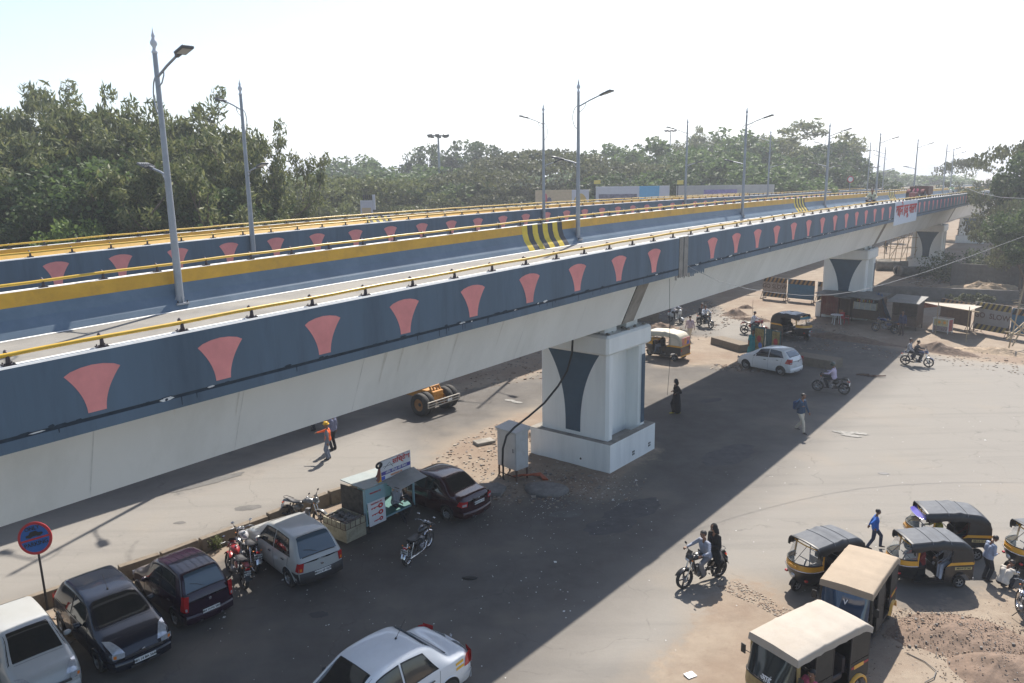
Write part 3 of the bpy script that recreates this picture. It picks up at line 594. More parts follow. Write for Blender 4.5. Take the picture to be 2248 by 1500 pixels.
class CarShape:
    def __init__(s, L, W, prof, sh, plan, zb=.19, crown=.055, bow=.10, cab=.2):
        s.L, s.W, s.prof, s.sh, s.plan, s.zb, s.crown, s.bow, s.cab = L, W, prof, sh, plan, zb, crown, bow, cab
    def sec(s, x):
        zt = float(spl(*zip(*s.prof), x)); zs = min(float(spl(*zip(*s.sh), x)), zt-.025); w = float(spl(*zip(*s.plan), x))*s.W/2
        zb = s.zb+.06*max(0, 1-x/.5)+.05*max(0, 1-(s.L-x)/.5)
        h = zt-zs; k = min(1, h/.5); wt = w*(.93-s.cab*k); cr = min(s.crown, h*.6)
        A, B, B2, D = (w*.90, zb), (w*.975, zb+.2*(zs-zb)), (w*1.0, zb+.62*(zs-zb)), (w*.962, zs)
        E = (wt, zt-cr*.75); F = (wt*.86, zt-cr*.22); G = (0, zt)
        return A, B, B2, D, E, F, G, w, zs, zt
    def side(s, x, z):      # half width of the lower body at a height
        A, B, B2, D, E, F, G, w, zs, zt = s.sec(x)
        return float(spl([A[1], B[1], B2[1], D[1]], [A[0], B[0], B2[0], D[0]], z))
    def pts(s, x):
        A, B, B2, D, E, F, G, w, zs, zt = s.sec(x); P = []
        for t in np.linspace(0, 1, 9): z = A[1]+(D[1]-A[1])*t; P.append((s.side(x, z), z))
        for t in (.04, .3, .6, .93): P.append((D[0]+(E[0]-D[0])*t+.012*math.sin(PI*t), D[1]+(E[1]-D[1])*t))
        for t in (.25, .75): P.append((E[0]+(F[0]-E[0])*t, E[1]+(F[1]-E[1])*t+.008))
        P.append((F[0]*.97, F[1]+.006)); P.append((F[0]*.6, F[1]+(G[1]-F[1])*.62)); P.append((F[0]*.3, F[1]+(G[1]-F[1])*.9)); P.append(G)
        return P
    def q(s, x, t, sg):     # greenhouse side wall
        A, B, B2, D, E, F, G, w, zs, zt = s.sec(x)
        return (x, sg*(D[0]+(E[0]-D[0])*t+.012*math.sin(PI*max(0, min(1, t)))), D[1]+(E[1]-D[1])*t)
    def top(s, x, f):       # hood, screen, roof surface
        A, B, B2, D, E, F, G, w, zs, zt = s.sec(x); y = abs(f)*E[0]
        z = float(np.interp(y, [0, F[0]*.6, F[0]*.97, E[0]], [G[1], F[1]+(G[1]-F[1])*.62, F[1]+.006, E[1]]))
        return (x, y*(1 if f > 0 else -1), z)
    def xe(s, end, y):      # end faces bulge outwards
        w = s.sec(.001 if end == 0 else s.L-.001)[7]; b = s.bow*(1-min(1, abs(y)/w)**2.2)
        return -b if end == 0 else s.L+b
    def cap(s, end, y, z, off=.006): return (s.xe(end, y)+(-off if end == 0 else off), y, z)
    def body(s, mb, m, lower=None):
        xs = np.unique(np.concatenate([[0, .015, .04, .08], np.linspace(.12, s.L-.12, 62), [s.L-.08, s.L-.04, s.L-.015, s.L]]))
        G = []
        for x in xs:
            P = s.pts(x); G.append([(x, y, z) for y, z in P]+[(x, -y, z) for y, z in P[::-1][1:]])
        mb.grid(G, m, True)
        for e, g in ((0, G[0]), (1, G[-1])):
            n = len(g); R = []
            for i in range(n//2+1):
                a, b = g[i], g[n-1-i]; R.append([(s.xe(e, a[1]+(b[1]-a[1])*t) if abs(a[1]) > .01 else a[0]+(-s.bow if e == 0 else s.bow)*0+0, a[1]+(b[1]-a[1])*t, a[2]) for t in np.linspace(0, 1, 13)])
            R = R[:-1]
            mb.grid(R, m, True, flip=(e == 1))
            # closing sliver over the end
            top = R[-1]; gg = g[n//2]; row = [(a[0], a[1], a[2]) for a in top]
            mb.grid([row, [(gg[0], a[1]*.0, gg[2]) for a in row]], m, True)
        mb.grid([[(x, -s.side(x, s.sec(x)[0][1]), s.sec(x)[0][1]), (x, s.side(x, s.sec(x)[0][1]), s.sec(x)[0][1])] for x in xs], WELL, False)
def off_grid(G, d):
    G = np.array(G, float); gu = np.gradient(G, axis=0); gv = np.gradient(G, axis=1); n = np.cross(gu, gv); ln = np.linalg.norm(n, axis=2, keepdims=True); ln[ln < 1e-9] = 1; n = n/ln
    c = G.mean((0, 1)); ref = c-np.array([c[0], 0, .6])
    if abs(ref[1]) < .1: ref = np.array([0, 0, 1.])
    sg = np.sign((n*ref).sum(2, keepdims=True)); sg[sg == 0] = 1
    return [[tuple(p) for p in r] for r in G+n*sg*d]
def patch(mb, fn, c, m, d=.008, nu=8, nv=8, rnd=0.):
    """c: four (u,v) corners; smooth patch lying just proud of the body"""
    (a, b), (c1, d1), (e, f), (g, h) = c; R = []
    for i in range(nu+1):
        t = i/nu; row = []
        for j in range(nv+1):
            q_ = j/nv; row.append(fn((a*(1-t)+c1*t)*(1-q_)+(g*(1-t)+e*t)*q_, (b*(1-t)+d1*t)*(1-q_)+(h*(1-t)+f*t)*q_))
        R.append(row)
    mb.grid(off_grid(R, d), m, True)
def grow(c, u, v):
    cx = sum(p[0] for p in c)/4; cy_ = sum(p[1] for p in c)/4
    return [(p[0]+math.copysign(u, p[0]-cx), p[1]+math.copysign(v, p[1]-cy_)) for p in c]
def make_car(name, label, cat, K, body, pos, rz, scale=1., group='cars'):
    S = K['shape']; root = empty(name, label, cat, (pos[0], pos[1], 0), rz, group); root.scale = (scale,)*3
    ox = -S.L/2; T = Matrix.Translation((ox, 0, 0))
    def nb(): b = MB(); b.T = T; return b
    b = nb(); S.body(b, body)
    R = K.get('R', .27); low = K.get('trim', PLASTB)
    for xw in (K['xr'], K['xf']):
        for sg in (1, -1):
            G = []
            for r in (0, .3, .6, .85, 1.):
                row = []
                for th in np.linspace(-.32, PI+.32, 25):
                    x = xw+(R+.055)*r*math.cos(th); z = max(R+(R+.055)*r*math.sin(th), S.sec(x)[0][1]); row.append((x, sg*(S.side(x, z)+.004), z))
                G.append(row)
            b.grid(G, WELL, False)
            b.tube([(xw+(R+.06)*math.cos(th), sg*(S.side(xw+(R+.06)*math.cos(th), R+(R+.06)*math.sin(th))+.003), max(R+(R+.06)*math.sin(th), S.sec(xw)[0][1])) for th in np.linspace(-.15, PI+.15, 20)], .014, body if not K.get('archtrim') else low, 6)
    # panel gaps
    for xg in K.get('gaps', []):
        for sg in (1, -1):
            P = [(xg[0]+(xg[1]-xg[0])*t, sg*(S.side(xg[0], z)+.0015), z) for t, z in [(t, S.zb+.08+(S.sec(xg[0])[8]-S.zb-.09)*t) for t in np.linspace(0, 1, 7)]]
            b.tube(P, .004, INK, 4)
    xh = K['hoodx']; b.tube([S.top(xh, f)[:2]+(S.top(xh, f)[2]+.001,) for f in np.linspace(-.98, .98, 12)], .004, INK, 4)
    for sg in (1, -1): b.tube([(x, S.top(x, sg*.95)[1], S.top(x, .95)[2]+.003) for x in np.linspace(K['ws'][0]-1.55 if K['ws'][0] > 2 else .5, K['ws'][1]-.05, 14)], .006, INK if K.get('gutter', 1) else body, 4)
    b.build('body', root)
    # glass
    def glass(nm, fn, c, u=.022, v=.03, m=GLASS, n=10):
        g = nb(); patch(g, fn, grow(c, u, v), BLACK, .005, n, n); o = g.build(nm+'_frame', root) if 0 else None
        patch(g, fn, c, m, .009, n, n); return g.build(nm, root)
    x0, x1 = K['ws']; glass('windscreen', S.top, [(x0+.03, -.93), (x1-.04, -.955), (x1-.04, .955), (x0+.03, .93)], .02, .035, K.get('glass', GLASS))
    x0, x1 = K['rw']; glass('rear_window', S.top, [(x0+.03, -.9), (x1-.04, -.86), (x1-.04, .86), (x0+.03, .9)], .02, .035, K.get('rglass', GLASS2))
    for c in K['side']:
        for sg in (1, -1): glass('side_window', lambda x, t, sg=sg: S.q(x, t, sg), c, .018, .05, K.get('glass', GLASS))
    # bumpers / trims
    for e in (0, 1):
        g = nb(); z0, z1 = K.get('bump', (.24, .50)) if e == 0 else K.get('fbump', (.24, .46)); mm = K.get('bm', body)
        ys = np.linspace(-1, 1, 17); w_ = S.sec(0 if e == 0 else S.L)[7]*.99
        rows = []
        for z, o_ in ((z0, .0), (z0+.02, .03), (z1-.02, .035), (z1, .008)): rows.append([S.cap(e, y*w_, z, o_) for y in ys])
        g.grid(rows, mm, True, flip=(e == 1))
        for sg in (1, -1):
            xs = np.linspace(0, .3, 5) if e == 0 else np.linspace(S.L-.3, S.L, 5); g.grid([[(x, sg*(S.side(x, z)+.006+(.02 if 1 else 0)*(1-abs(x-(0 if e == 0 else S.L))/.3)), z) for x in xs] for z in (z0, z0+.02, z1-.02, z1)], mm, True)
        g.box(-.0+(S.xe(0, 0)-.02 if e == 0 else S.xe(1, 0)-.01), (S.xe(0, 0)+.05 if e == 0 else S.xe(1, 0)+.03), -w_*.5, w_*.5, z0+.015, z0+.07, PLASTB)
        g.build('bumper', root)
    for sg in (1, -1):
        g = nb(); patch(g, lambda u, v: S.cap(0, sg*u, v, 0), [(K['tl'][0], K['tl'][2]), (K['tl'][1], K['tl'][2]), (K['tl'][1], K['tl'][3]), (K['tl'][0]*.9+.02, K['tl'][3])], RED, .012, 6, 6)
        tx = K.get('tlx', .16); patch(g, lambda x, z: (x, sg*S.side(x, z), z), [(0, K['tl'][2]), (tx, K['tl'][2]+.03), (tx*.6, K['tl'][3]), (0, K['tl'][3])], RED, .012, 5, 5)
        patch(g, lambda u, v: S.cap(0, sg*u, v, 0), [(K['tl'][0]+.03, K['tl'][2]+.03), (K['tl'][1]-.02, K['tl'][2]+.03), (K['tl'][1]-.02, K['tl'][2]+.11), (K['tl'][0]+.03, K['tl'][2]+.11)], LENS if K.get('tlc', 1) else AMB, .018, 3, 3)
        g.build('tail_light', root)
        g = nb(); h = K['hl']; patch(g, lambda x, f: S.top(x, f), [(S.L-h[0]*.72, sg*(h[1]+.18)), (S.L-.05, sg*(h[1]+.0)), (S.L-.05, sg*.99), (S.L-h[0], sg*1.0)], LENS, .011, 6, 6)
        patch(g, lambda u, v: S.cap(1, sg*u, v, 0), [(S.W/2*.52, h[2]), (S.W/2*.83, h[2]+.01), (S.W/2*.83, h[2]+.15), (S.W/2*.5, h[2]+.13)], LENS, .012, 6, 6)
        patch(g, lambda u, v: S.cap(1, sg*u, v, 0), [(S.W/2*.72, h[2]+.02), (S.W/2*.8, h[2]+.03), (S.W/2*.8, h[2]+.1), (S.W/2*.72, h[2]+.1)], AMB, .016, 3, 3)
        g.build('headlight', root)
        g = nb(); xm = K['ws'][0]+.14; ym = S.sec(xm)[3][0]; zm = S.sec(xm)[8]+.09
        g.T = T @ Matrix.Translation((xm, sg*(ym+.1), zm)) @ Matrix.Rotation(sg*.2, 4, 'Z'); g.ell((0, 0, 0), (.055, .10, .065), K.get('mm', body), 12, 8); g.box(-.058, -.045, -.08, .08, -.045, .045, CHROME)
        g.T = T; g.tube([(xm, sg*(ym-.02), zm-.04), (xm, sg*(ym+.05), zm-.02)], .018, PLASTB, 6); g.build('wing_mirror', root)
        for xd in K.get('doors', []):
            g = nb(); z = S.sec(xd)[8]-.13; y = S.side(xd, z)+.012; g.box(xd, xd+.15, min(sg*y, sg*(y+.018)), max(sg*y, sg*(y+.018)), z-.014, z+.016, K.get('hm', PLASTB), b=.005); g.build('door_handle', root)
    # plates
    for e, txt in ((0, K.get('plate')), (1, K.get('fplate'))):
        g = nb(); z = K.get('pz', .62) if e == 0 else .40; x = S.xe(e, 0)+(-.03 if e == 0 else .045); g.box(x-.006, x+.006, -.25, .25, z-.055, z+.055, PLATE, b=.002); p = g.build('number_plate', root)
        if txt: 
            t_ = textobj(txt, .082, INK, 'plate_lettering', p, (ox+x+(-.009 if e == 0 else .009), 0, z), (PI/2, 0, -PI/2 if e == 0 else PI/2), ext=.001, bold=.0022)
        g = nb(); xx = S.xe(e, 0)+(-.012 if e == 0 else .012); zz = K.get('bz', .84) if e == 0 else .60; g.T = T @ Matrix.Translation((xx, 0, zz)); g.lathe([(0, .008), (.035, .006), (.045, 0), (.03, -.004)], CHROME, 14, ax='x'); g.build('badge', root)
    g = nb(); g.box(S.xe(1, 0)-.02, S.xe(1, 0)+.014, -S.W*.27, S.W*.27, .53, .58, K.get('grille', PLASTB), b=.006); g.build('grille', root)
    tm, rm = wheel_meshes(R, .165, K.get('rim', RIM), K.get('spokes', 7)); first_ = None
    for xw in (K['xr'], K['xf']):
        for sg in (1, -1):
            if first_ is None:
                tyre = tm.build('tyre'); cover = rm.build('wheel_cover', tyre); tyre.parent = root; tyre.name = 'wheel'; o = tyre; first_ = o
            else: o = copy_tree(first_, root)
            y = S.side(xw, R+.05)-.165/2+.025; o.location = (ox+xw, sg*y, R); o.rotation_euler = (0, 0, 0 if sg > 0 else PI)
    if K.get('wiper'):
        g = nb(); x = K['rw'][0]+.1; g.tube([S.top(x-.05, 0), (S.top(x+.0, .35)[0], S.top(x, .35)[1], S.top(x, .35)[2]+.03), (x+.03, S.top(x, .62)[1], S.top(x+.03, .62)[2]+.03)], .008, INK, 5); g.build('wiper', root)
    if K.get('fwiper'):
        g = nb(); x = K['ws'][1]-.02 if 0 else K['ws'][0]
        g.build('wiper', root) if 0 else None
    if K.get('ribs'):
        g = nb()
        for f in np.linspace(-.66, .66, 5): g.tube([(x, S.top(x, f)[1], S.top(x, f)[2]+.002) for x in np.linspace(K['rw'][1]+.05, K['ws'][0]-.1, 10)], .009, body, 5)
        g.build('roof_rib', root)
    if K.get('aerial'):
        g = nb(); x = K['aerial']; p = S.top(x, 0); g.tube([p, (p[0]-.03, 0, p[2]+.03)], .022, INK, 6); g.tube([(p[0]-.02, 0, p[2]+.02), (p[0]-.28, 0, p[2]+.33)], .006, INK, 5); g.build('aerial', root)
    return root, S, ox
def hatch(L=3.5, W=1.5, H=1.47, zb=.18, nose=.0, cab=.2, bow=.09):
    k = L/3.5
    return CarShape(L, W, [(0, .86), (.05, .93), (.12*k, 1.0), (.44*k, H-.07), (.62*k, H-.02), (1.2*k, H), (1.75*k, H-.02), (2.02*k, H-.07), (2.72*k, 1.0), (3.0*k, .93), (3.3*k, .80), (3.43*k, .68), (L, .54)],
        [(0, .80), (.3, .90), (1.5*k, .87), (2.7*k, .84), (3.2*k, .72), (L, .50)], [(0, .90), (.12, .965), (.6, 1), (2.4*k, 1), (3.1*k, .96), (3.35*k, .90), (L, .80)], zb=zb, crown=.07, cab=cab, bow=bow)
def hatchK(S, **a):
    k = S.L/3.5
    d = dict(shape=S, R=.275, xr=.56*k, xf=2.86*k, ws=(2.0*k, 2.74*k), rw=(.10, .46*k), hoodx=2.78*k, hl=(.34, .58, .52), tl=(.56, .68, .66, .92), bump=(.22, .48),
        side=[[(.42*k, .12), (1.34*k, .1), (1.34*k, .9), (.66*k, .88)], [(1.42*k, .1), (2.40*k, .12), (1.98*k, .88), (1.42*k, .9)]], gaps=[(.64*k, .5*k), (1.39*k, 1.39*k), (2.42*k, 2.36*k)], doors=[.72*k, 1.52*k], plate=None)
    d.update(a); return d
def sedan(L=3.95, W=1.62, H=1.5, boot=.97):
    k = L/3.95
    return CarShape(L, W, [(0, .80), (.05, .90), (.14, boot), (.42*k, boot+.03), (.55*k, boot+.06), (1.05*k, H-.09), (1.25*k, H-.03), (1.7*k, H), (2.15*k, H-.02), (2.42*k, H-.08), (3.12*k, 1.0), (3.4*k, .93), (3.75*k, .82), (3.88*k, .70), (L, .55)],
        [(0, .74), (.3, .89), (1.6*k, .90), (3.05*k, .86), (3.6*k, .74), (L, .52)], [(0, .88), (.15, .95), (.7, 1), (2.8*k, 1), (3.5*k, .96), (3.8*k, .90), (L, .82)], zb=.19, crown=.085, cab=.21, bow=.12)
def sedanK(S, **a):
    k = S.L/3.95
    d = dict(shape=S, R=.285, xr=.72*k, xf=3.14*k, ws=(2.40*k, 3.13*k), rw=(.54*k, 1.10*k), hoodx=3.17*k, hl=(.36, .58, .52), tl=(.52, .74, .66, .88), bump=(.22, .46), bz=.86, pz=.72,
        side=[[(.95*k, .15), (1.78*k, .1), (1.78*k, .9), (1.25*k, .86)], [(1.86*k, .1), (2.84*k, .12), (2.38*k, .88), (1.86*k, .9)]], gaps=[(1.02*k, .92*k), (1.82*k, 1.82*k), (2.84*k, 2.80*k)], doors=[1.1*k, 1.95*k], plate=None)
    d.update(a); return d
def wheels_place(rear, front, K, side, fs=None):
    """rear/front: contact spots of the two wheels on the visible side. returns centre, heading, scale"""
    a, b = gp(*rear), gp(*front); d = b-a; wb = K['xf']-K['xr']; sc = d.length/wb; h = math.atan2(d.y, d.x); u = d.normalized(); nL = Vector((-u.y, u.x, 0))
    
    if fs: d = d*(fs/sc); sc = fs
    S = K['shape']; mid = a+d*.5; off = (S.L/2-(K['xr']+K['xf'])/2)*sc
    return (mid+u*off-nL*side*(S.W/2-.1)*sc), h, sc
SILV = paint('silver_paint', (.42, .43, .42)); NAVY = paint('dark_blue_paint', (.006, .010, .022), da=.05, r=.25); PURP = paint('dark_plum_paint', (.018, .004, .020), da=.03, r=.25); MARO = paint('maroon_paint', (.034, .005, .011), da=.03, r=.22)
WHT = paint('white_paint', (.72, .73, .73), da=.08); WHT2 = paint('pearl_white_paint', (.66, .68, .70), da=.08)
S = hatch(3.5, 1.48, 1.46)
K = hatchK(S, plate='MH12 GF 9570', wiper=True, bm=PLASTB, tlx=.1, tl=(.55, .66, .60, .86), bump=(.24, .56), pz=.5, bz=.72, rw=(.06, .50), tlc=0, archtrim=0)
S.prof[0:3] = [(0, .84), (.04, .92), (.10, .98)]
make_car('parked_hatchback', 'silver hatchback with black rear bumper parked beside the key cutter cart', 'car', K, SILV, *(lambda r: (r[0], r[1], r[2]))(wheels_place((640, 1286), (545, 1212), K, 1, .98)))
S = hatch(3.4, 1.52, 1.58); S.prof = [(0, .86), (.06, 1.0), (.14, 1.08), (.36, 1.46), (.5, 1.53), (1.1, 1.59), (1.7, 1.55), (2.0, 1.46), (2.62, 1.05), (2.95, .92), (3.2, .8), (3.33, .66), (3.4, .5)]
K = hatchK(S, plate='MH 14 FG 2850', tl=(.60, .70, .60, 1.06), rw=(.10, .44), wiper=True, ribs=True, pz=.50, bz=.8, glass=GLASS, tlc=1)
make_car('parked_hatchback', 'dark purple hatchback with ribbed roof and bright red tail lights parked nose-in by the divider', 'car', K, PURP, *wheels_place((393, 1374), (296, 1300), K, 1, .90))
S = hatch(3.75, 1.64, 1.45, nose=.1); K = hatchK(S, fplate='MH 14 BA 5646', hl=(.52, .62, .56), glass=GLASS, xr=.58, xf=3.02, aerial=1.9, rim=RIM)
S.prof = [(0, .84), (.05, .93), (.13, 1.0), (.48, 1.37), (.66, 1.43), (1.3, 1.45), (1.85, 1.42), (2.12, 1.36), (2.86, .99), (3.2, .9), (3.55, .76), (3.68, .64), (3.75, .52)]
K['ws'] = (2.1, 2.88); K['hoodx'] = 2.93
make_car('parked_hatchback', 'dark blue hatchback with dusty roof parked facing the camera beside the purple hatchback', 'car', K, NAVY, *wheels_place((144, 1388), (230, 1480), K, -1, .95))
S = hatch(3.5, 1.48, 1.5); K = hatchK(S, hl=(.40, .6, .55), glass=GLASS)
S.prof[8:10] = [(2.72, 1.0), (3.0, .9)]
def corner_place(K, topx_, z, local, h, sc):     # a known point on the car seen at a pixel
    S = K['shape']; P = gp(*topx_, z*sc); c, s = math.cos(h), math.sin(h); x, y = (local[0]-S.L/2)*sc, local[1]*sc
    return Vector((P.x-(c*x-s*y), P.y-(s*x+c*y), 0)), h, sc
make_car('parked_hatchback', 'silver-white hatchback cut off by the left edge of the photo', 'car', K, SILV, *corner_place(K, (20, 1330), 1.46, (.7, .0), math.radians(-43), .92))
S = sedan(3.98, 1.63, 1.5, .99); K = sedanK(S, plate='MH14 CX 3127', tl=(.54, .76, .66, .86), tlx=.22, rglass=GLASS, spokes=10, hm=MARO)
make_car('parked_sedan', 'glossy maroon sedan parked with its boot towards the round stone slab', 'car', K, MARO, *wheels_place((985, 1142), (869, 1098), K, 1, .90))
S = sedan(3.99, 1.69, 1.52, .96); K = sedanK(S, tl=(.56, .80, .62, .90), tlx=.26, aerial=1.42, mm=PLASTB, glass=GLASS, rim=RIM)
r, S_, ox = make_car('white_sedan', 'white sedan with yellow side sticker driving through the shade at the bottom edge', 'car', K, WHT2, *corner_place(K, (840, 1420), 1.5, (1.75, 0), math.radians(-132.5), 1.0))
g = MB(); g.T = Matrix.Translation((ox, 0, 0))
for z in (.80, .70):
    x = .26; y = S_.side(x, z)+.008; g.add([(x, y, z-.03), (x+.24, S_.side(x+.24, z)+.008, z-.03), (x+.24, S_.side(x+.24, z+.03)+.008, z+.03), (x, S_.side(x, z+.03)+.008, z+.03)], [(0, 1, 2, 3)], mat('sticker_yellow', (.75, .42, .03), .5, var=.2))
g.build('side_sticker', r)
S = hatch(3.5, 1.55, 1.5); S.prof = [(0, .86), (.05, 1.0), (.12, 1.08), (.42, 1.38), (.62, 1.46), (1.25, 1.5), (1.75, 1.46), (2.05, 1.37), (2.75, 1.0), (3.05, .88), (3.3, .74), (3.43, .62), (3.5, .5)]
S.sh = [(0, .84), (.4, 1.02), (1.5, .92), (2.7, .84), (3.2, .7), (3.5, .48)]
K = hatchK(S, tl=(.56, .74, .72, 1.02), tlx=.3, rw=(.12, .44), rim=RIM, spokes=8)
make_car('white_hatchback', 'white hatchback with red tail lights driving past the green sheet boards', 'car', K, WHT, *wheels_place((1714, 824), (1638, 809), K, 1))
SKIN = mat('skin_brown', (.20, .10, .06), .6, var=.08, scale=6); HAIR = mat('black_hair', (.012, .01, .01), .55, var=.3, scale=20)
SHOE = mat('dark_shoe', (.03, .022, .02), .5, var=.2)
EYEW = mat('eye_white', (.6, .6, .58), .3, var=0)
def cloth(name, c, stripes=None):
    if name in MATS: return MATS[name]
    m = mat(name, c, .9, var=.14, scale=9)
    if stripes:
        t = m.node_tree; N, L = t.nodes, t.links; co = N.new('ShaderNodeTexCoord'); wv = N.new('ShaderNodeTexWave'); wv.inputs['Scale'].default_value = 9; wv.bands_direction = 'Y'; L.new(co.outputs['Object'], wv.inputs[0])
        mx = N.new('ShaderNodeMix'); mx.data_type = 'RGBA'; L.new(wv.outputs[1], mx.inputs[0]); mx.inputs[6].default_value = (*c, 1); mx.inputs[7].default_value = (*stripes, 1); L.new(mx.outputs[2], N['Principled BSDF'].inputs['Base Color'])
    return m
def ik(a, b, l1, l2, hint):
    d = b-a; L = min(d.length, (l1+l2)*.995); u = d.normalized(); x = (L*L+l1*l1-l2*l2)/(2*L); h = math.sqrt(max(0, l1*l1-x*x))
    p = hint-u*hint.dot(u)
    if p.length < 1e-4: p = u.orthogonal()
    return a+u*x+p.normalized()*h, a+u*L
def person(label, pos, rz, pose, shirt, pants, scale=1., hair='short', vox=.016, skirt=None, female=False, group=None, name='person', helmet=None, extra=None, sleeves='long', shoes=None, scarf=None, z=0., vest=None):
    """pose: pelvis, lean (fwd,side), hands (R,L), feet (R,L), head turn; all in metres, x forward, y left"""
    V = Vector; g = dict(pelvis=(0, 0, .92), lean=(.02, 0), hr=(.05, -.28, .80), hl=(.05, .28, .80), fr=(0, -.1, .08), fl=(0, .1, .08), turn=0, nod=0, er=(-.4, -.3, -.3), el=(-.4, .3, -.3), kr=(1, -.15, 0), kl=(1, .15, 0), tw=0)
    g.update(pose); root = empty(name, label, 'person', (pos[0], pos[1], z), rz, group); root.scale = (scale,)*3
    p = V(g['pelvis']); up = V((g['lean'][0], g['lean'][1], 1)).normalized(); sidev = V((-math.sin(g['tw']), math.cos(g['tw']), 0)); sidev = (sidev-up*sidev.dot(up)).normalized()
    fwd = sidev.cross(up)
    waist = p+up*.14; chest = p+up*.34; neck = p+up*.50; head = neck+up*.08+V((.02, 0, .10)); head += fwd*(.02+.08*g['nod'])-V((0, 0, .03*g['nod']))
    S = {}; prims = []      # (a,b,ra,rb,label)
    def cap_(a, b, ra, rb, l): prims.append((V(a), V(b), ra, rb, l))
    sh = shirt; pa = pants
    cap_(p+sidev*.07, waist+sidev*.05, .14, .125, 1 if 1 else 2); cap_(p-sidev*.07, waist-sidev*.05, .14, .125, 1)
    cap_(waist+sidev*.05, chest+sidev*.09, .12, .125, 1); cap_(waist-sidev*.05, chest-sidev*.09, .12, .125, 1)
    cap_(chest+sidev*.09, neck+sidev*.10-up*.06, .115, .075, 1); cap_(chest-sidev*.09, neck-sidev*.10-up*.06, .115, .075, 1)
    if female: 
        for s_ in (1, -1): cap_(chest+sidev*.07*s_+fwd*.07, chest+sidev*.07*s_+fwd*.09, .06, .055, 1)
    cap_(neck-up*.05, neck+up*.06, .062, .052, 0)
    # head: cranium, face, jaw, nose, ears
    ft = Matrix.Rotation(g['turn'], 3, 'Z') @ fwd; ft = (ft-V((0, 0, .35*g['nod']))).normalized(); st = V((0, 0, 1)).cross(ft).normalized(); ut = ft.cross(st)
    cap_(head-ft*.025+ut*.03, head+ft*.015+ut*.03, .088, .085, 0); cap_(head+ft*.03-ut*.02, head+ft*.035-ut*.055, .062, .045, 0)
    cap_(head+ft*.088+ut*.015, head+ft*.108-ut*.012, .010, .016, 0)
    for s_ in (1, -1): cap_(head+st*s_*.085+ut*.012, head+st*s_*.088-ut*.015, .016, .012, 0)
    sl = {'R': -1, 'L': 1}
    for s_, hnd, el in ((-1, g['hr'], g['er']), (1, g['hl'], g['el'])):
        a = neck-up*.055+sidev*s_*.185; e, w_ = ik(a, V(hnd), .29, .25, V(el))
        cap_(neck-up*.06+sidev*s_*.12, a, .07, .06, 1); cap_(a, e, .064, .052, 1 if sleeves != 'none' else 0)
        la = 1 if sleeves == 'long' else 0
        cap_(e, e+(w_-e)*.9, .048, .036, la); d = (w_-e).normalized()
        cap_(e+(w_-e)*.85, w_, .026, .024, 0)
        # palm, four bent fingers, thumb
        n = (V((0, 0, -1)) if abs(d.z) < .7 else V((0, -s_, 0))); n = (n-d*n.dot(d)).normalized(); q = d.cross(n)
        pm = w_+d*.045; cap_(w_+q*.018, pm+q*.022+d*.03, .020, .017, 0); cap_(w_-q*.018, pm-q*.022+d*.03, .020, .017, 0)
        curl = g.get('curl', .5)
        for i, (o, ln) in enumerate(((-.03, .062), (-.011, .074), (.010, .070), (.029, .054))):
            b0 = pm+d*.035+q*o; b1 = b0+(d*(1-curl*.5)+n*curl*.6)*ln*.5; b2 = b1+(d*(1-curl*1.2)+n*curl*1.3).normalized()*ln*.5
            cap_(b0, b1, .0105, .0098, 0); cap_(b1, b2, .0098, .0085, 0)
        b0 = w_+d*.02-q*s_*.0+q*(.03 if s_ > 0 else -.03)*-1; b1 = b0+(d*.6+q*(-1 if s_ > 0 else 1)*.7+n*.25).normalized()*.04; b2 = b1+(d*.85+n*.4).normalized()*.03
        cap_(b0, b1, .013, .0115, 0); cap_(b1, b2, .0115, .009, 0)
    for s_, f_, kn in ((-1, g['fr'], g['kr']), (1, g['fl'], g['kl'])):
        a = p+sidev*s_*.09-up*.02; k, f = ik(a, V(f_), .44, .42, V(kn))
        cap_(a, k, .10, .074, 2); cap_(k, k+(f-k)*.35, .072, .070, 2); cap_(k+(f-k)*.35, f+(k-f)*.04, .070, .062, 2)
        fd = g.get('footdir', {}).get(s_, None); fd = V(fd).normalized() if fd else V((1, .18*s_, -.05)).normalized()
        cap_(f, f-V((0, 0, .02)), .036, .034, 3); cap_(f-fd*.03-V((0, 0, .035)), f+fd*.10-V((0, 0, .042)), .038, .036, 3); cap_(f+fd*.10-V((0, 0, .042)), f+fd*.17-V((0, 0, .048)), .036, .026, 3)
    if skirt:   # long robe or sari skirt widening to the ankles
        m_ = (V(g['fr'])+V(g['fl']))/2; bz = skirt.get('z', .10); hem = V((m_.x, m_.y, bz)) if 'hem' not in skirt else V(skirt['hem'])
        kneem = p.lerp(hem, .5)+V(skirt.get('kn', (0, 0, 0)))
        for s_ in (-1, 1):
            cap_(p+sidev*.05*s_, kneem+sidev*.08*s_, .16, .19, 1); cap_(kneem+sidev*.09*s_, hem+sidev*.13*s_+V((0, 0, .13)), .19, .18, 1)
            cap_(kneem+fwd*.04+sidev*.04*s_, hem+fwd*.08*s_+V((0, 0, .14)), .14, .16, 1)
    if extra: 
        for a, b, ra, rb, l in extra: cap_(a, b, ra, rb, l)
    mb = MB()
    for a, b, ra, rb, l in prims:
        d = b-a
        if d.length < 1e-4: d = V((0, 0, .001))
        u = d.normalized(); P = []; R = []
        for t in (1., .8, .4): P.append(a-u*ra*t*.999); R.append(ra*math.sqrt(max(0.0004, 1-t*t)))
        P.append(a); R.append(ra); P.append(b); R.append(rb)
        for t in (.4, .8, 1.): P.append(b+u*rb*t*.999); R.append(rb*math.sqrt(max(0.0004, 1-t*t)))
        mb.tube(P, R, SKIN, 10)
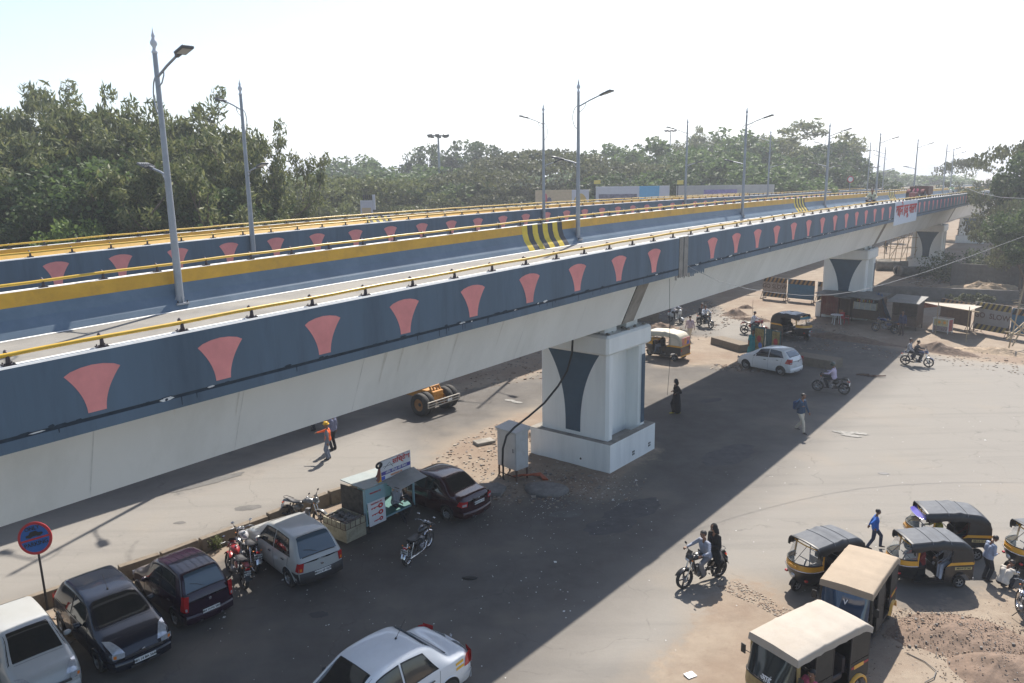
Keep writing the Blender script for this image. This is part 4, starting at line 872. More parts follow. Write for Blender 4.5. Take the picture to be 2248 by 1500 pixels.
    me0 = bpy.data.meshes.new('tmp'); me0.from_pydata(mb.v, [], mb.f); o = bpy.data.objects.new('tmp', me0); C.objects.link(o)
    md = o.modifiers.new('r', 'REMESH'); md.mode = 'VOXEL'; md.voxel_size = vox; md.use_smooth_shade = True
    ms = o.modifiers.new('s', 'SMOOTH'); ms.factor = .5; ms.iterations = 2 if vox < .02 else 1
    dg = bpy.context.evaluated_depsgraph_get(); dg.update(); me = bpy.data.meshes.new_from_object(o.evaluated_get(dg)); bpy.data.objects.remove(o)
    me.name = 'body'; me.materials.clear()
    for m_ in (SKIN, shirt, pants, shoes or SHOE, vest or shirt): me.materials.append(m_)
    n = len(me.polygons); c = np.empty(n*3); me.polygons.foreach_get('center', c); c = c.reshape(-1, 3); best = np.full(n, 9.); lab = np.zeros(n, int)
    for a, b, ra, rb, l in prims:
        a_ = np.array(a); d = np.array(b)-a_; t = np.clip(((c-a_)@d)/max(d@d, 1e-9), 0, 1); ds = np.linalg.norm(c-a_-t[:, None]*d, axis=1)-(ra+(rb-ra)*t)
        k_ = ds < best; best[k_] = ds[k_]; lab[k_] = l
    # shirt hem below the hips belongs to the trousers
    pz = (c-np.array(p))@np.array(up)
    if not skirt: lab[(lab == 1) & (pz < -.06)] = 2
    if vest: lab[(lab == 1) & (pz > -.02) & (np.abs((c-np.array(neck))@np.array(sidev)) < .16)] = 4
    if sleeves == 'short':
        pass
    me.polygons.foreach_set('material_index', lab); me.polygons.foreach_set('use_smooth', [True]*n)
    bo = bpy.data.objects.new('body', me); C.objects.link(bo); bo.parent = root
    hm = MB(); Rm = Matrix((st, -ft, ut)).transposed() if 0 else Matrix((ft, st, ut)).transposed()
    if helmet:
        hm.ell(head+ut*.03, (.135, .125, .13), helmet, 16, 12, Rm); ob = None
        hm.add([head+Rm @ V((.128, y, z_)) for y, z_ in ((-.07, -.02), (.07, -.02), (.075, .045), (-.075, .045))], [(0, 1, 2, 3)], INK); hm.build('helmet', root)
    elif hair == 'hardhat':
        pr = []
        hm.T = Matrix.Translation(head+ut*.055) @ Rm.to_4x4(); hm.lathe([(.15, 0), (.152, .008), (.122, .018), (.118, .05), (.095, .092), (.05, .118), (0, .125)], mat('yellow_hard_hat', (.75, .42, .02), .4, var=.05), 18); hm.box(-.1, .1, -.012, .012, .11, .132, mat('yellow_hard_hat', (1, 1, 1))); hm.build('hard_hat', root)
    elif hair == 'scarf':
        for i, (r, zz, fx) in enumerate(()): pass
        P = []
        hm.T = Matrix.Translation(head) @ Rm.to_4x4(); G = []
        for th in np.linspace(.0, PI*.80, 10):
            G.append([(.108*math.sin(th)*math.cos(a)-.01-(.03 if th > 1.9 else 0), (.105+.05*max(0, th-1.7))*math.sin(th)*math.sin(a) if th < 1.7 else (.105+.09*(th-1.7))*math.sin(a), .135*math.cos(th)+.01 if th < 1.9 else -.035-.16*(th-1.9)) for a in np.linspace(.42, 2*PI-.42, 24)])
        hm.grid(G, scarf or shirt, True); hm.build('headscarf', root)
    elif hair:
        hm.T = Matrix.Translation(head-ft*.012+ut*.034) @ Rm.to_4x4(); G = []
        for th in np.linspace(0, 2.15, 9):
            row = []
            for a in np.linspace(0, 2*PI, 25):
                lim = 1.02 if abs(((a+PI) % (2*PI))-PI) < 1.05 else 2.15
                t_ = min(th, lim); k_ = 1+.05*math.sin(a*9+th*7)*.6; row.append((.101*math.sin(t_)*math.cos(a)*k_, .096*math.sin(t_)*math.sin(a)*k_, .094*math.cos(t_)*k_+.008))
            G.append(row)
        hm.grid(G, HAIR, True); hm.build('hair', root)
    ey = MB()
    for s_ in (1, -1):
        ey.ell(head+ft*.088+st*s_*.032+ut*.012, (.012, .012, .009), EYEW, 8, 6); ey.ell(head+ft*.097+st*s_*.032+ut*.012, (.006, .006, .006), INK, 6, 5)
    ey.tube([head+ft*.083+st*s_*.025*1.-ut*.048 for s_ in (-1, 0, 1)], .006, mat('lips', (.16, .06, .05), .6), 6)
    for s_ in (1, -1): ey.tube([head+ft*.092+st*s_*.018+ut*.036, head+ft*.088+st*s_*.048+ut*.036], .005, HAIR, 5)
    ey.build('face', root)
    return root
RIDE = lambda hx=.58, hz=1.06, px=-.12, pz=.83, lean=.16: dict(pelvis=(px, 0, pz), lean=(lean, 0), hr=(hx, -.33, hz), hl=(hx, .33, hz), fr=(.12, -.2, .36), fl=(.12, .2, .36), kr=(1, -.35, .5), kl=(1, .35, .5), curl=1., er=(-.3, -.6, -.5), el=(-.3, .6, -.5))
PILL = lambda px=-.48: dict(pelvis=(px, 0, .90), lean=(.05, 0), hr=(px+.3, -.16, .93), hl=(px+.3, .16, .93), fr=(px+.25, -.24, .46), fl=(px+.25, .24, .46), kr=(1, -.4, .4), kl=(1, .4, .4))
WALK = lambda s=1: dict(fr=(.24*s, -.09, .09), fl=(-.26*s, .09, .13), hr=(-.14*s, -.26, .84), hl=(.2*s, .26, .87), lean=(.05, 0))
def foot_mid(x, y): p = gp(x, y); return (p.x, p.y)
TEAL = cloth('teal_sari', (.03, .25, .27)); BURQ = cloth('black_robe', (.012, .012, .013)); 
SEATB = mat('black_seat', (.025, .025, .028), .45, var=.2); ENG = mat('engine_alloy', (.22, .22, .23), .45, .7, var=.35, scale=12)
def make_bike(label, pos, rz, tank, scale=1., style='street', lean=0., plate=None, group='motorcycles', steer=0., cat='motorcycle', name='motorcycle', tail=RED, far=False):
    root = empty(name, label, cat, (pos[0], pos[1], 0), rz, group); root.scale = (scale,)*3; root.rotation_euler = (lean, 0, rz)
    R = .30 if style != 'scooter' else .24; xf, xr = .66, -.64
    classic = style == 'classic'; sc_ = style == 'scooter'
    def wheel(x, nm, ang=0, wd=.10):
        t = MB(); t.lathe([(R*.80, -wd*.4), (R*.93, -wd/2), (R, -wd*.2), (R, wd*.2), (R*.93, wd/2), (R*.80, wd*.4), (R*.78, 0), (R*.80, -wd*.4)], TYRE, 26, ax='y'); o = t.build(nm, root)
        r = MB(); r.lathe([(R*.82, -.03), (R*.74, -.03), (R*.74, .03), (R*.82, .03)], CHROME if classic else DARKM, 26, ax='y'); r.lathe([(0, -.06), (.04, -.06), (.055, -.02), (.055, .02), (.04, .06), (0, .06)], ENG, 12, ax='y')
        if classic or style == 'wire':
            for k in range(16):
                a = k*PI/8; r.tube([(.04*math.cos(a), .02*(-1)**k, .04*math.sin(a)), (R*.76*math.cos(a+.2), 0, R*.76*math.sin(a+.2))], .004, CHROME, 4)
        else:
            for k in range(5):
                r.T = Matrix.Rotation(k*2*PI/5, 4, 'Y'); r.box(.03, R*.78, -.014, .014, -.022, .022, DARKM if not sc_ else ENG)
            r.T = None
        r.lathe([(.11, .045), (.05, .045), (.05, .05), (.11, .05)], STEEL, 16, ax='y')
        r.build('rim', o); o.location = (x, 0, R); o.rotation_euler = (0, 0, ang); return o
    wheel(xf, 'front_wheel', steer); wheel(xr, 'rear_wheel')
    b = MB()
    if not sc_:
        b.tube([(.36, 0, .88), (.30, 0, .62), (.22, 0, .30), (-.1, 0, .24), (-.22, 0, .45), (-.3, 0, .72)], .024, DARKM, 8); b.tube([(.38, 0, .92), (-.1, 0, .78), (-.72, 0, .80)], .02, DARKM, 6)
        for s in (1, -1): b.tube([(-.18, s*.07, .38), (xr, s*.07, R)], .02, DARKM, 6); b.tube([(xr+.02, s*.10, R+.03), (xr+.16, s*.10, .74)], .024, CHROME if classic else DARKM, 8); b.tube([(-.1, s*.16, .34), (-.1, s*.22, .33)], .015, PLASTB, 6)
        b.build('frame', root)
        e = MB(); e.box(-.06, .24, -.11, .11, .26, .44, ENG, b=.03); e.lathe([(0, -.15), (.085, -.15), (.095, -.1), (.095, .1), (.085, .15), (0, .15)], ENG, 14, (.04, 0, .34), 'y')
        for k in range(6): e.box(.10, .26, -.085, .085, .44+k*.028, .458+k*.028, ENG)
        e.build('engine', root)
        x = MB(); x.tube([(.24, -.05, .5), (.32, -.10, .40), (.2, -.14, .26), (-.1, -.15, .24)], .02, CHROME, 8); x.tube([(-.1, -.15, .24), (-.25, -.15, .26), (-.8, -.16, .34)], [.03, .046, .042], CHROME if classic else DARKM, 10); x.build('exhaust', root)
        t = MB(); G = []
        for u in np.linspace(0, 1, 12):
            xx = .40-.48*u; w_ = .135*math.sin(PI*min(1, .22+u*.86))**.55; h0 = .80-.02*u; h1 = h0+.04+.17*math.sin(PI*min(1, .2+u*.75))
            G.append([(xx, w_*math.sin(a)*1., (h0+h1)/2+(h1-h0)/2*math.cos(a)) for a in np.linspace(0, 2*PI, 17)])
        t.grid(G, tank, True); t.poly(G[0][:-1], tank); t.poly(G[-1][:-1][::-1], tank)
        t.lathe([(0, .015), (.035, .012), (.04, 0)], CHROME, 12, (.14, 0, 1.0)); t.build('fuel_tank', root)
        s_ = MB(); G = []
        for u in np.linspace(0, 1, 12):
            xx = -.06-.62*u; w_ = (.10+.05*math.sin(PI*u))*(1 if u < .9 else .75); zt = .83+.06*max(0, u-.45)/.55-.02*math.sin(PI*u)+(0 if u > .03 else -.03)
            G.append([(xx, w_*math.cos(a), zt-.03+.045*math.sin(a)) for a in np.linspace(0, 2*PI, 13)])
        s_.grid(G, SEATB, True); s_.poly(G[0][:-1], SEATB); s_.poly(G[-1][:-1][::-1], SEATB); s_.build('saddle', root)
        p = MB()
        for s in (1, -1): p.ell((-.22, s*.11, .60), (.15, .03, .10), tank if not classic else INK, 12, 8); 
        if not classic: p.box(-.86, -.45, -.07, .07, .76, .84, tank, .3); p.tube([(-.5, .12, .86), (-.78, .1, .92), (-.82, 0, .93), (-.78, -.1, .92), (-.5, -.12, .86)], .012, DARKM, 6)
        p.build('side_panel', root)
        fz = .34
        m = MB()
        for x0, a0, a1, mm in ((xf, .5, 2.3, CHROME if classic else tank), (xr, .9, 2.9, CHROME if classic else PLASTB)):
            m = MB(); G = [[(x0+(R+.04)*math.cos(a), y, R+(R+.04)*math.sin(a)-abs(y)*.35) for y in (-.075, -.04, 0, .04, .075)] for a in np.linspace(a0, a1, 14)]; m.grid(G, mm, True); m.build('mudguard', root)
    else:
        G = []
        for u in np.linspace(0, 1, 14):
            xx = -.78+.72*u; w_ = .06+.13*math.sin(PI*min(1, .25+.6*u)); z0 = .34+.05*(1-u); z1 = .74-.1*abs(u-.5)
            G.append([(xx, w_*math.cos(a), (z0+z1)/2+(z1-z0)/2*math.sin(a)) for a in np.linspace(0, 2*PI, 15)])
        b.grid(G, tank, True); b.poly(G[0][:-1], tank); b.poly(G[-1][:-1][::-1], tank)
        b.box(-.1, .38, -.16, .16, .27, .33, tank, b=.02); b.add([(.36, -.2, .3), (.36, .2, .3), (.5, .17, .9), (.5, -.17, .9), (.42, -.2, .3), (.42, .2, .3), (.54, .14, .9), (.54, -.14, .9)], [(0, 3, 2, 1), (4, 5, 6, 7), (0, 4, 7, 3), (1, 2, 6, 5), (3, 7, 6, 2)], tank); b.ell((.5, 0, .98), (.1, .14, .09), tank, 12, 8); b.build('bodywork', root)
        s_ = MB(); s_.ell((-.38, 0, .76), (.36, .13, .06), SEATB, 14, 8); s_.build('saddle', root)
        m = MB(); G = [[(xf+(R+.04)*math.cos(a), y, R+(R+.04)*math.sin(a)-abs(y)*.35) for y in (-.085, -.04, 0, .04, .085)] for a in np.linspace(.3, 2.5, 12)]; m.grid(G, tank, True); m.build('mudguard', root)
    # fork, bars, headlight
    h = MB(); ct, st_ = math.cos(steer), math.sin(steer)
    for s in (1, -1): h.tube([(xf, s*.075, R), (.50, s*.075, .70), (.40, s*.075, .98)], .02, CHROME if not sc_ else DARKM, 8)
    h.tube([(.42, -.06, 1.0), (.42, .06, 1.0), (.40, .18, 1.06), (.30, .34, 1.07)], .012, CHROME if classic else DARKM, 6); h.tube([(.42, .06, 1.0), (.42, -.06, 1.0), (.40, -.18, 1.06), (.30, -.34, 1.07)], .012, CHROME if classic else DARKM, 6)
    for s in (1, -1): h.tube([(.36, s*.25, 1.065), (.295, s*.37, 1.07)], .02, PLASTB, 8); h.tube([(.42, s*.22, 1.07), (.36, s*.37, 1.06)], .006, STEEL, 4)
    h.build('handlebar', root)
    for s in (1, -1):
        m = MB(); m.tube([(.37, s*.2, 1.06), (.40, s*.27, 1.2)], .006, DARKM, 5); m.ell((.41, s*.28, 1.24), (.014, .055, .04), CHROME if classic else PLASTB, 10, 6); m.ell((.404, s*.28, 1.24), (.011, .046, .032), CHROME, 8, 5); m.build('mirror', root)
        a = MB(); a.ell((.50, s*.13, .86), (.025, .03, .022), AMB, 8, 6); a.ell((-.80, s*.12, .72), (.025, .03, .022), AMB, 8, 6); a.build('indicator', root)
    l = MB()
    if classic: l.ell((.50, 0, .90), (.10, .10, .10), INK, 14, 10); l.ell((.56, 0, .90), (.055, .088, .088), LENS, 12, 8); l.lathe([(0, .03), (.045, .03), (.045, 0)], CHROME, 12, (.44, .05, 1.03)); l.lathe([(0, .03), (.035, .03), (.035, 0)], CHROME, 12, (.44, -.06, 1.03))
    elif not sc_: l.ell((.50, 0, .92), (.11, .13, .13), tank, 12, 8); l.ell((.56, 0, .88), (.07, .085, .06), LENS, 10, 8); l.add([(.56, -.09, 1.0), (.56, .09, 1.0), (.46, .1, 1.13), (.46, -.1, 1.13)], [(0, 1, 2, 3)], INK)
    else: l.ell((.58, 0, .98), (.05, .08, .05), LENS, 10, 8)
    l.build('headlamp', root)
    t = MB(); t.box(-.90, -.84, -.06, .06, .66, .72, tail, b=.012); t.build('tail_lamp', root)
    n = MB(); n.box(-.90, -.885, -.12 if classic else -.10, .12 if classic else .10, .47, .64, PLATE, b=.004); n = n.build('number_plate', root)
    if plate:
        for i, ln in enumerate(plate): textobj(ln, .085, INK, 'plate_lettering', n, (-.906, 0, .60-.075*i), (PI/2, 0, -PI/2), ext=.001, bold=.003)
    if not far:
        k = MB(); k.tube([(-.02, .14, .28), (.06, .26, .03)], .012, DARKM, 6); k.build('side_stand', root)
    return root
def bike_place(r, f, s=None, wb=1.3):
    a, b = gp(*r), gp(*f); d = b-a; h = math.atan2(d.y, d.x); sc = s or d.length/wb; m = (a+b)/2
    return (m.x, m.y), h, sc
BLKP = paint('black_bike_paint', (.012, .012, .014), da=.1); REDP = paint('red_bike_paint', (.28, .012, .015), da=.08); GRYP = paint('grey_bike_paint', (.12, .125, .13), da=.15); BLUP = paint('blue_bike_paint', (.03, .045, .12)); CHRP = paint('silver_bike_tank', (.35, .35, .36)); WHSC = paint('white_scooter_paint', (.6, .62, .62))
STR = cloth('grey_striped_shirt', (.20, .22, .28), (.32, .35, .42)); GREYT = cloth('grey_trousers', (.17, .17, .18)); DKT = cloth('dark_trousers', (.02, .022, .03)); WSH = cloth('white_shirt', (.62, .64, .70)); LILAC = cloth('pale_lilac_shirt', (.48, .42, .55))
JEAN = cloth('blue_jeans', (.03, .045, .09)); CREAM = cloth('cream_trousers', (.5, .46, .38)); NAVYS = cloth('navy_shirt', (.02, .05, .10)); ORNG = cloth('orange_vest', (.85, .14, .03)); BLUS = cloth('bright_blue_top', (.03, .14, .5)); GRYS = cloth('grey_jumper', (.16, .18, .21)); BEIG = cloth('pale_cream_shirt', (.52, .48, .42)); PNK = cloth('pink_check_shirt', (.5, .1, .17)); DKS = cloth('dark_shirt', (.03, .03, .04)); CHK = cloth('checked_shirt', (.2, .2, .23), (.45, .45, .48)); LTB = cloth('light_blue_jacket', (.25, .29, .38)); YLS = cloth('pale_yellow_shirt', (.5, .5, .36)); LIGHTJ = cloth('faded_jeans', (.15, .18, .24))
def local(p, h, s, x, y=0): c, n = math.cos(h), math.sin(h); return (p[0]+(x*c-y*n)*s, p[1]+(x*n+y*c)*s)
# parked
p, h, s = bike_place((896, 1240), (938, 1203), .92)
make_bike('black and chrome classic motorcycle parked alone on its stand behind the key cart', p, h, BLKP, s, 'classic', .1, ['MH14', '5844'])
p, h, s = bike_place((545, 1305), (495, 1245), .95)
make_bike('red motorcycle with black seat parked beside the purple hatchback', p, h, REDP, s, 'street', .12, ['MH14', 'CV 2598'])
p, h, s = bike_place((568, 1265), (512, 1215), .95)
make_bike('silver tanked motorcycle parked between the red motorcycle and silver hatchback', p, h, CHRP, s, 'classic', .12, ['MH14', 'AB 624'])
p, h, s = bike_place((640, 1150), (695, 1150), .9)
make_bike('black motorcycle with grey cover behind the silver hatchback by the divider', p, h-.3, GRYP, s, 'street', -.1, None)
# burqa couple
p, h, s = bike_place((1578, 1266), (1502, 1291)); s = .93
make_bike('black motorcycle ridden in sunlight by a man with a woman passenger in black', p, h, BLKP, s, 'street', 0, None, far=True)
person('man in grey striped shirt riding the motorcycle at the shadow edge', local(p, h, s, 0), h, dict(RIDE(.34, 1.06), turn=.2), STR, GREYT, s, vox=.013, group='riders')
person('woman in black robe sitting sideways behind the striped-shirt rider', local(p, h, s, 0), h, dict(pelvis=(-.44, 0, .94), lean=(.03, 0), hr=(-.2, -.05, 1.2), hl=(-.2, .12, 1.15), fr=(-.35, .32, .42), fl=(-.22, .34, .42), kr=(.2, 1, .3), kl=(.2, 1, .3)), BURQ, BURQ, s, hair='scarf', vox=.013, female=True, scarf=BURQ, group='riders',
       extra=[(Vector((-.42, .1, .85)), Vector((-.34, .36, .62)), .15, .12, 1), (Vector((-.45, -.02, .85)), Vector((-.85, .05, .62)), .13, .05, 1), (Vector((-.5, .1, .8)), Vector((-.7, .2, .6)), .12, .06, 1)])
# helmet rider
p, h, s = bike_place((1849, 866), (1798, 859)); s = .97
make_bike('black motorcycle ridden by a helmeted man in the flyover shade', p, h, BLKP, s, 'street', 0, None, far=True)
person('helmeted rider in pale lilac shirt on a black motorcycle', local(p, h, s, 0), h, dict(RIDE(.34, 1.06), lean=(.12, 0)), LILAC, DKT, s, helmet=mat('green_black_helmet', (.03, .05, .04), .25, var=.3, coat=.5), vox=.016, group='riders')
p, h, s = bike_place((1990, 801), (2033, 806)); s = .92
make_bike('black motorcycle with two riders turning right near the dirt bank', p, h, BLUP, s, 'street', 0, None, far=True)
person('front rider in dark shirt on the two-up motorcycle by the dirt bank', local(p, h, s, 0), h, RIDE(.34, 1.06), DKS, DKT, s, vox=.018, group='riders')
person('pillion passenger in white and black top by the dirt bank', local(p, h, s, 0), h, PILL(), CHK, DKT, s, vox=.018, group='riders')
p, h, s = bike_place((1474, 706), (1493, 711)); s = 1.
make_bike('white scooter coming from under the flyover behind the rubble', p, h, WHSC, s, 'scooter', 0, None, far=True, cat='scooter', name='scooter')
person('scooter rider in pale blue shirt under the flyover', local(p, h, s, 0), h, RIDE(.34, 1.06, -.3, .8, .06), WSH, DKT, s, vox=.022, group='riders')
p, h, s = bike_place((1538, 716), (1557, 721)); s = 1.
make_bike('black motorcycle with two riders leaving the flyover shade', p, h, BLKP, s, 'street', 0, None, far=True)
person('rider in pale blue shirt coming out of the flyover shade', local(p, h, s, 0), h, RIDE(.34, 1.06), WSH, DKT, s, vox=.022, group='riders')
person('pillion passenger in dark jacket coming out of the flyover shade', local(p, h, s, 0), h, PILL(), DKS, DKT, s, vox=.022, group='riders')
p, h, s = bike_place((1961, 733), (1924, 728)); s = 1.
make_bike('dark blue motorcycle parked in front of the tin stalls', p, h, BLUP, s, 'street', .1, None, far=True)
P_ = gp(1664, 745); make_bike('motorcycle with orange lamp behind the green sheet boards', (P_.x+.2, P_.y+1.6), -.5, REDP, 1., 'street', 0, None, far=True)
person('rider in white shirt behind the green sheet boards', (P_.x+.2, P_.y+1.6), -.5, RIDE(.34, 1.06), WSH, DKT, 1., vox=.02, group='riders')
# at the right frame edge
p, h, s = bike_place((2262, 1402), (2228, 1325), .85)
make_bike('parked motorcycle cut off by the right edge of the photo', p, h, BLKP, s, 'classic', .1, None)
# walkers
person('woman in full black robe and headscarf walking alone across the road', foot_mid(1484, 909), math.radians(190), dict(fr=(.12, -.07, .09), fl=(-.14, .08, .11), hr=(.12, -.18, 1.1), hl=(.1, .18, 1.05)), BURQ, BURQ, .97, shoes=cloth('yellow_leggings', (.4, .34, .05)), hair='scarf', skirt=dict(z=.10), female=True, scarf=BURQ, vox=.016)
person('man in navy shirt and cream trousers with a blue bag on his shoulder', foot_mid(1756, 949), math.radians(-55), dict(WALK(1), hr=(.08, -.12, 1.18)), NAVYS, CREAM, 1.0, vox=.015)
b = MB(); P_ = gp(1756, 949); b.T = Matrix.Translation((P_.x, P_.y, 0)) @ Matrix.Rotation(math.radians(-55), 4, 'Z'); b.box(-.34, -.16, -.16, .16, .98, 1.34, mat('blue_bag', (.02, .06, .16), .7), b=.04); b.tube([(-.2, -.1, 1.3), (-.02, -.13, 1.5), (.1, -.12, 1.35)], .014, mat('bag_strap', (.05, .25, .5), .7), 6); tag(b.build('shoulder_bag'), 'small blue backpack carried by the man in cream trousers', 'bag')
person('worker in orange vest and yellow hard hat pointing along the road', foot_mid(723, 1008), math.radians(178), dict(hr=(.62, -.1, 1.18), hl=(-.05, .26, .84), er=(0, -.3, -1), fr=(0, -.1, .08), fl=(.02, .08, .08)), GRYS, LIGHTJ, .88, hair='hardhat', vox=.013, vest=ORNG)
person('man in blue checked shirt standing just behind the orange-vested worker', foot_mid(733, 988), math.radians(150), dict(), cloth('blue_check_shirt', (.10, .11, .2), (.2, .22, .3)), DKT, .98, vox=.015)
person('man in dark trousers mostly hidden by the girder edge', foot_mid(690, 944), math.radians(160), dict(fr=(.1, -.12, .08), fl=(-.1, .12, .08)), GRYS, DKT, 1., vox=.018)
person('young person in bright blue top and jeans walking towards the rickshaws', foot_mid(1917, 1204), math.radians(-20), dict(WALK(-1), hr=(-.05, -.30, 1.0)), BLUS, JEAN, .72, vox=.015)
person('man in light blue jacket looking down beside the black rickshaws', foot_mid(2163, 1274), math.radians(5), dict(lean=(.16, 0), nod=.8, hr=(.25, -.1, 1.05), hl=(.25, .1, 1.05)), LTB, DKT, .77, vox=.015)
person('man in cream shirt crouching by the rickshaw at the right edge', foot_mid(2203, 1290), math.radians(25), dict(pelvis=(-.1, 0, .26), lean=(.55, 0), nod=1, hr=(.55, -.1, .35), hl=(.55, .12, .4), fr=(.12, -.14, .07), fl=(.12, .14, .07), kr=(1, -.2, 1), kl=(1, .2, 1)), BEIG, DKT, .8, vox=.015)
person('man in pale shirt walking on the dirt beyond the beige-roofed rickshaw', foot_mid(1514, 748), math.radians(95), WALK(1), cloth('pale_mauve_shirt', (.45, .36, .4)), CREAM, .98, vox=.02)
person('woman in teal sari standing in front of the green sheet boards', foot_mid(1650, 784), math.radians(-80), dict(), TEAL, TEAL, .98, hair='short', skirt=dict(z=.06), female=True, vox=.018, sleeves='short')
person('man in dark clothes standing beside the motorcycle at the stalls', foot_mid(1979, 737), math.radians(-150), dict(), cloth('dark_blue_shirt', (.02, .03, .09)), cloth('brown_trousers', (.06, .04, .035)), 1., vox=.02)
person('man in white shirt walking between barricades and the white pier', foot_mid(1826, 634), math.radians(-160), WALK(1), WSH, DKT, .98, vox=.024)
person('worker in dark clothes standing in shade near the scaffold', foot_mid(1943, 556), math.radians(-90), dict(), DKS, DKT, 1., vox=.03)
VINYL = mat('black_vinyl_canopy', (.022, .023, .026), .42, var=.2, scale=4, dirt=(.05, .05, .052), dscale=1.6, damt=.5, spec=.5); VTOP = mat('dusty_sheen_vinyl_top', (.12, .13, .145), .75, var=.12, scale=3, dirt=(.17, .175, .18), dscale=1.5, damt=.5, spec=.2)
AYEL = mat('rickshaw_yellow', (.66, .33, .02), .38, var=.08, coat=.4, dirt=(.35, .2, .06), dscale=3, damt=.3); ABLK = mat('rickshaw_black', (.014, .014, .016), .35, var=.2, coat=.4, dirt=(.06, .05, .04), dscale=3, damt=.25)
WSG = mat('rickshaw_windscreen', (.6, .66, .66), .06, var=0, alpha=.22, spec=.8); SEATV = mat('seat_vinyl', (.03, .025, .03), .5, var=.2)
CANV = mat('pale_canvas_roof', (.38, .34, .29), .85, var=.06, scale=3, dirt=(.34, .29, .23), dscale=1.4, damt=.5, bump=.3); TANC = mat('tan_canvas_roof', (.33, .265, .195), .85, var=.06, scale=3, dirt=(.27, .215, .155), dscale=1.4, damt=.5, bump=.3)
DRAB = mat('dark_drab_canvas', (.05, .045, .038), .8, var=.15, scale=3); KHAK = mat('khaki_yellow_paint', (.30, .23, .09), .5, var=.12, scale=3, dirt=(.14, .08, .04), dscale=4, damt=.8, coat=.2)
def small_wheel(root, x, y, R=.215, wd=.11):
    t, r = wheel_meshes(R, wd, RIM, 5); o = t.build('wheel', root); r.build('wheel_cover', o); o.location = (x, y, R); o.rotation_euler = (0, 0, 0 if y >= 0 else PI); return o
def rickshaw(label, pos, rz, scale=1., visor=None, roofm=VINYL, rag=False, reg=None, side_yellow=True, poster=False):
    root = empty('auto_rickshaw', label, 'rickshaw', (pos[0], pos[1], 0), rz, 'black and yellow auto rickshaws'); root.scale = (scale,)*3
    b = MB(); TH = np.linspace(-PI/2, PI/2, 17)
    def ring(z, xs, dx, hy, p=.75): return [(xs+dx*abs(math.cos(t))**p, hy*math.sin(t), z) for t in TH]
    b.grid([ring(.28, .55, .42, .36), ring(.45, .55, .58, .50), ring(.70, .55, .68, .58), ring(.86, .55, .71, .60)], ABLK, True)
    b.grid([ring(.86, .55, .715, .602), ring(.96, .55, .70, .60), ring(1.06, .55, .66, .585)], AYEL, True)
    b.tube(ring(.86, .55, .725, .612), .018, CHROME, 6)
    b.poly([(.55, -.36, .28)]+ring(.28, .55, .42, .36)[1:-1]+[(.55, .36, .28)], ABLK)
    b.build('front_cowl', root)
    f = MB(); base = ring(1.06, .55, .66, .585); top = ring(1.56, .50, .30, .56, .6)
    f.tube(base, .022, INK, 6); f.tube(top, .022, AYEL, 6)
    for s in (1, -1): f.tube([(.55, s*.59, .86), (.55, s*.585, 1.06), (.50, s*.56, 1.58)], .032, AYEL, 6)
    f.tube([base[8], (top[8][0], .12, top[8][2])], .009, INK, 5); f.tube([(base[5][0]+.01, base[5][1], 1.07), (base[8][0]-.1, .02, 1.36)], .008, INK, 5); f.build('windscreen_frame', root)
    g = MB(); g.grid([[tuple(a[i]+(c[i]-a[i])*t for i in range(3)) for a, c in zip(base, top)] for t in np.linspace(0, 1, 5)], WSG, True); g.build('windscreen', root)
    # canopy: sagging vinyl over three bows
    c = MB(); xs = np.linspace(.80, -1.22, 27); G = []
    for i, x in enumerate(xs):
        u = (x-.80)/-2.02; bow = math.cos(u*3*2*PI)*.003+(.05 if .45 < u < .62 else 0)*(1-abs(u-.53)/.09)
        zt = 1.66+.05*math.sin(PI*min(1, u*1.1))+bow; hy = .60; rear = max(0, (u-.84)/.16); zt -= .16*rear**2
        G.append([(x, hy*sy, zz) for sy, zz in ((-1.02, zt-.30+.02*math.sin(x*9)), (-1.05, zt-.20), (-1.03, zt-.09), (-.93, zt-.02), (-.90, zt-.012), (-.4, zt+.012), (0, zt+.018), (.4, zt+.012), (.90, zt-.012), (.93, zt-.02), (1.03, zt-.09), (1.05, zt-.20), (1.02, zt-.30+.02*math.sin(x*9)))])
    c.grid(G, roofm, True)
    if roofm is VINYL:
        c.grid([[(p[0], p[1], p[2]+.006) for p in r[4:9]] for r in G[1:-3]], VTOP, False)  # lighter strip paints dust and gloss reflection onto the black vinyl
        for xx in (0, 9, 17): c.tube([(p[0], p[1], p[2]+.012) for p in G[xx][2:11]], .012, VTOP, 5)
    last = G[-1]; c.grid([last, [(p[0]-.08, p[1]*.99, min(p[2], p[2])-.10) for p in last], [(-1.34, p[1]*.98, min(p[2]-.3, 1.25)) for p in last], [(-1.36, p[1]*.97, .93) for p in last]], roofm, True)
    c.tube([(p[0]+.01, p[1], p[2]) for p in G[0]], .02, roofm if roofm is VINYL else CHROME, 6)
    for s in (1, -1):   # rear quarter curtains
        c.add([(-.62, s*.612, 1.50), (-1.24, s*.612, 1.45), (-1.35, s*.595, 1.2), (-1.36, s*.595, .93), (-.60, s*.612, .93)], [(0, 1, 2, 3, 4)], VINYL if not poster else roofm)
    c.build('canopy', root)
    if rag: 
        c = MB(); c.grid([[(x, y, 1.70+.07*math.sin(PI*min(1, (.8-x)/2*1.1))+.02*math.sin(x*11+y*5)-.06*(abs(y)/.62)**3) for y in np.linspace(-.62, .62, 9)] for x in np.linspace(.5, -.75, 12)], mat('plastic_sheet', (.6, .62, .64), .4, var=.2), True); c.build('roof_sheet', root)
    b = MB()
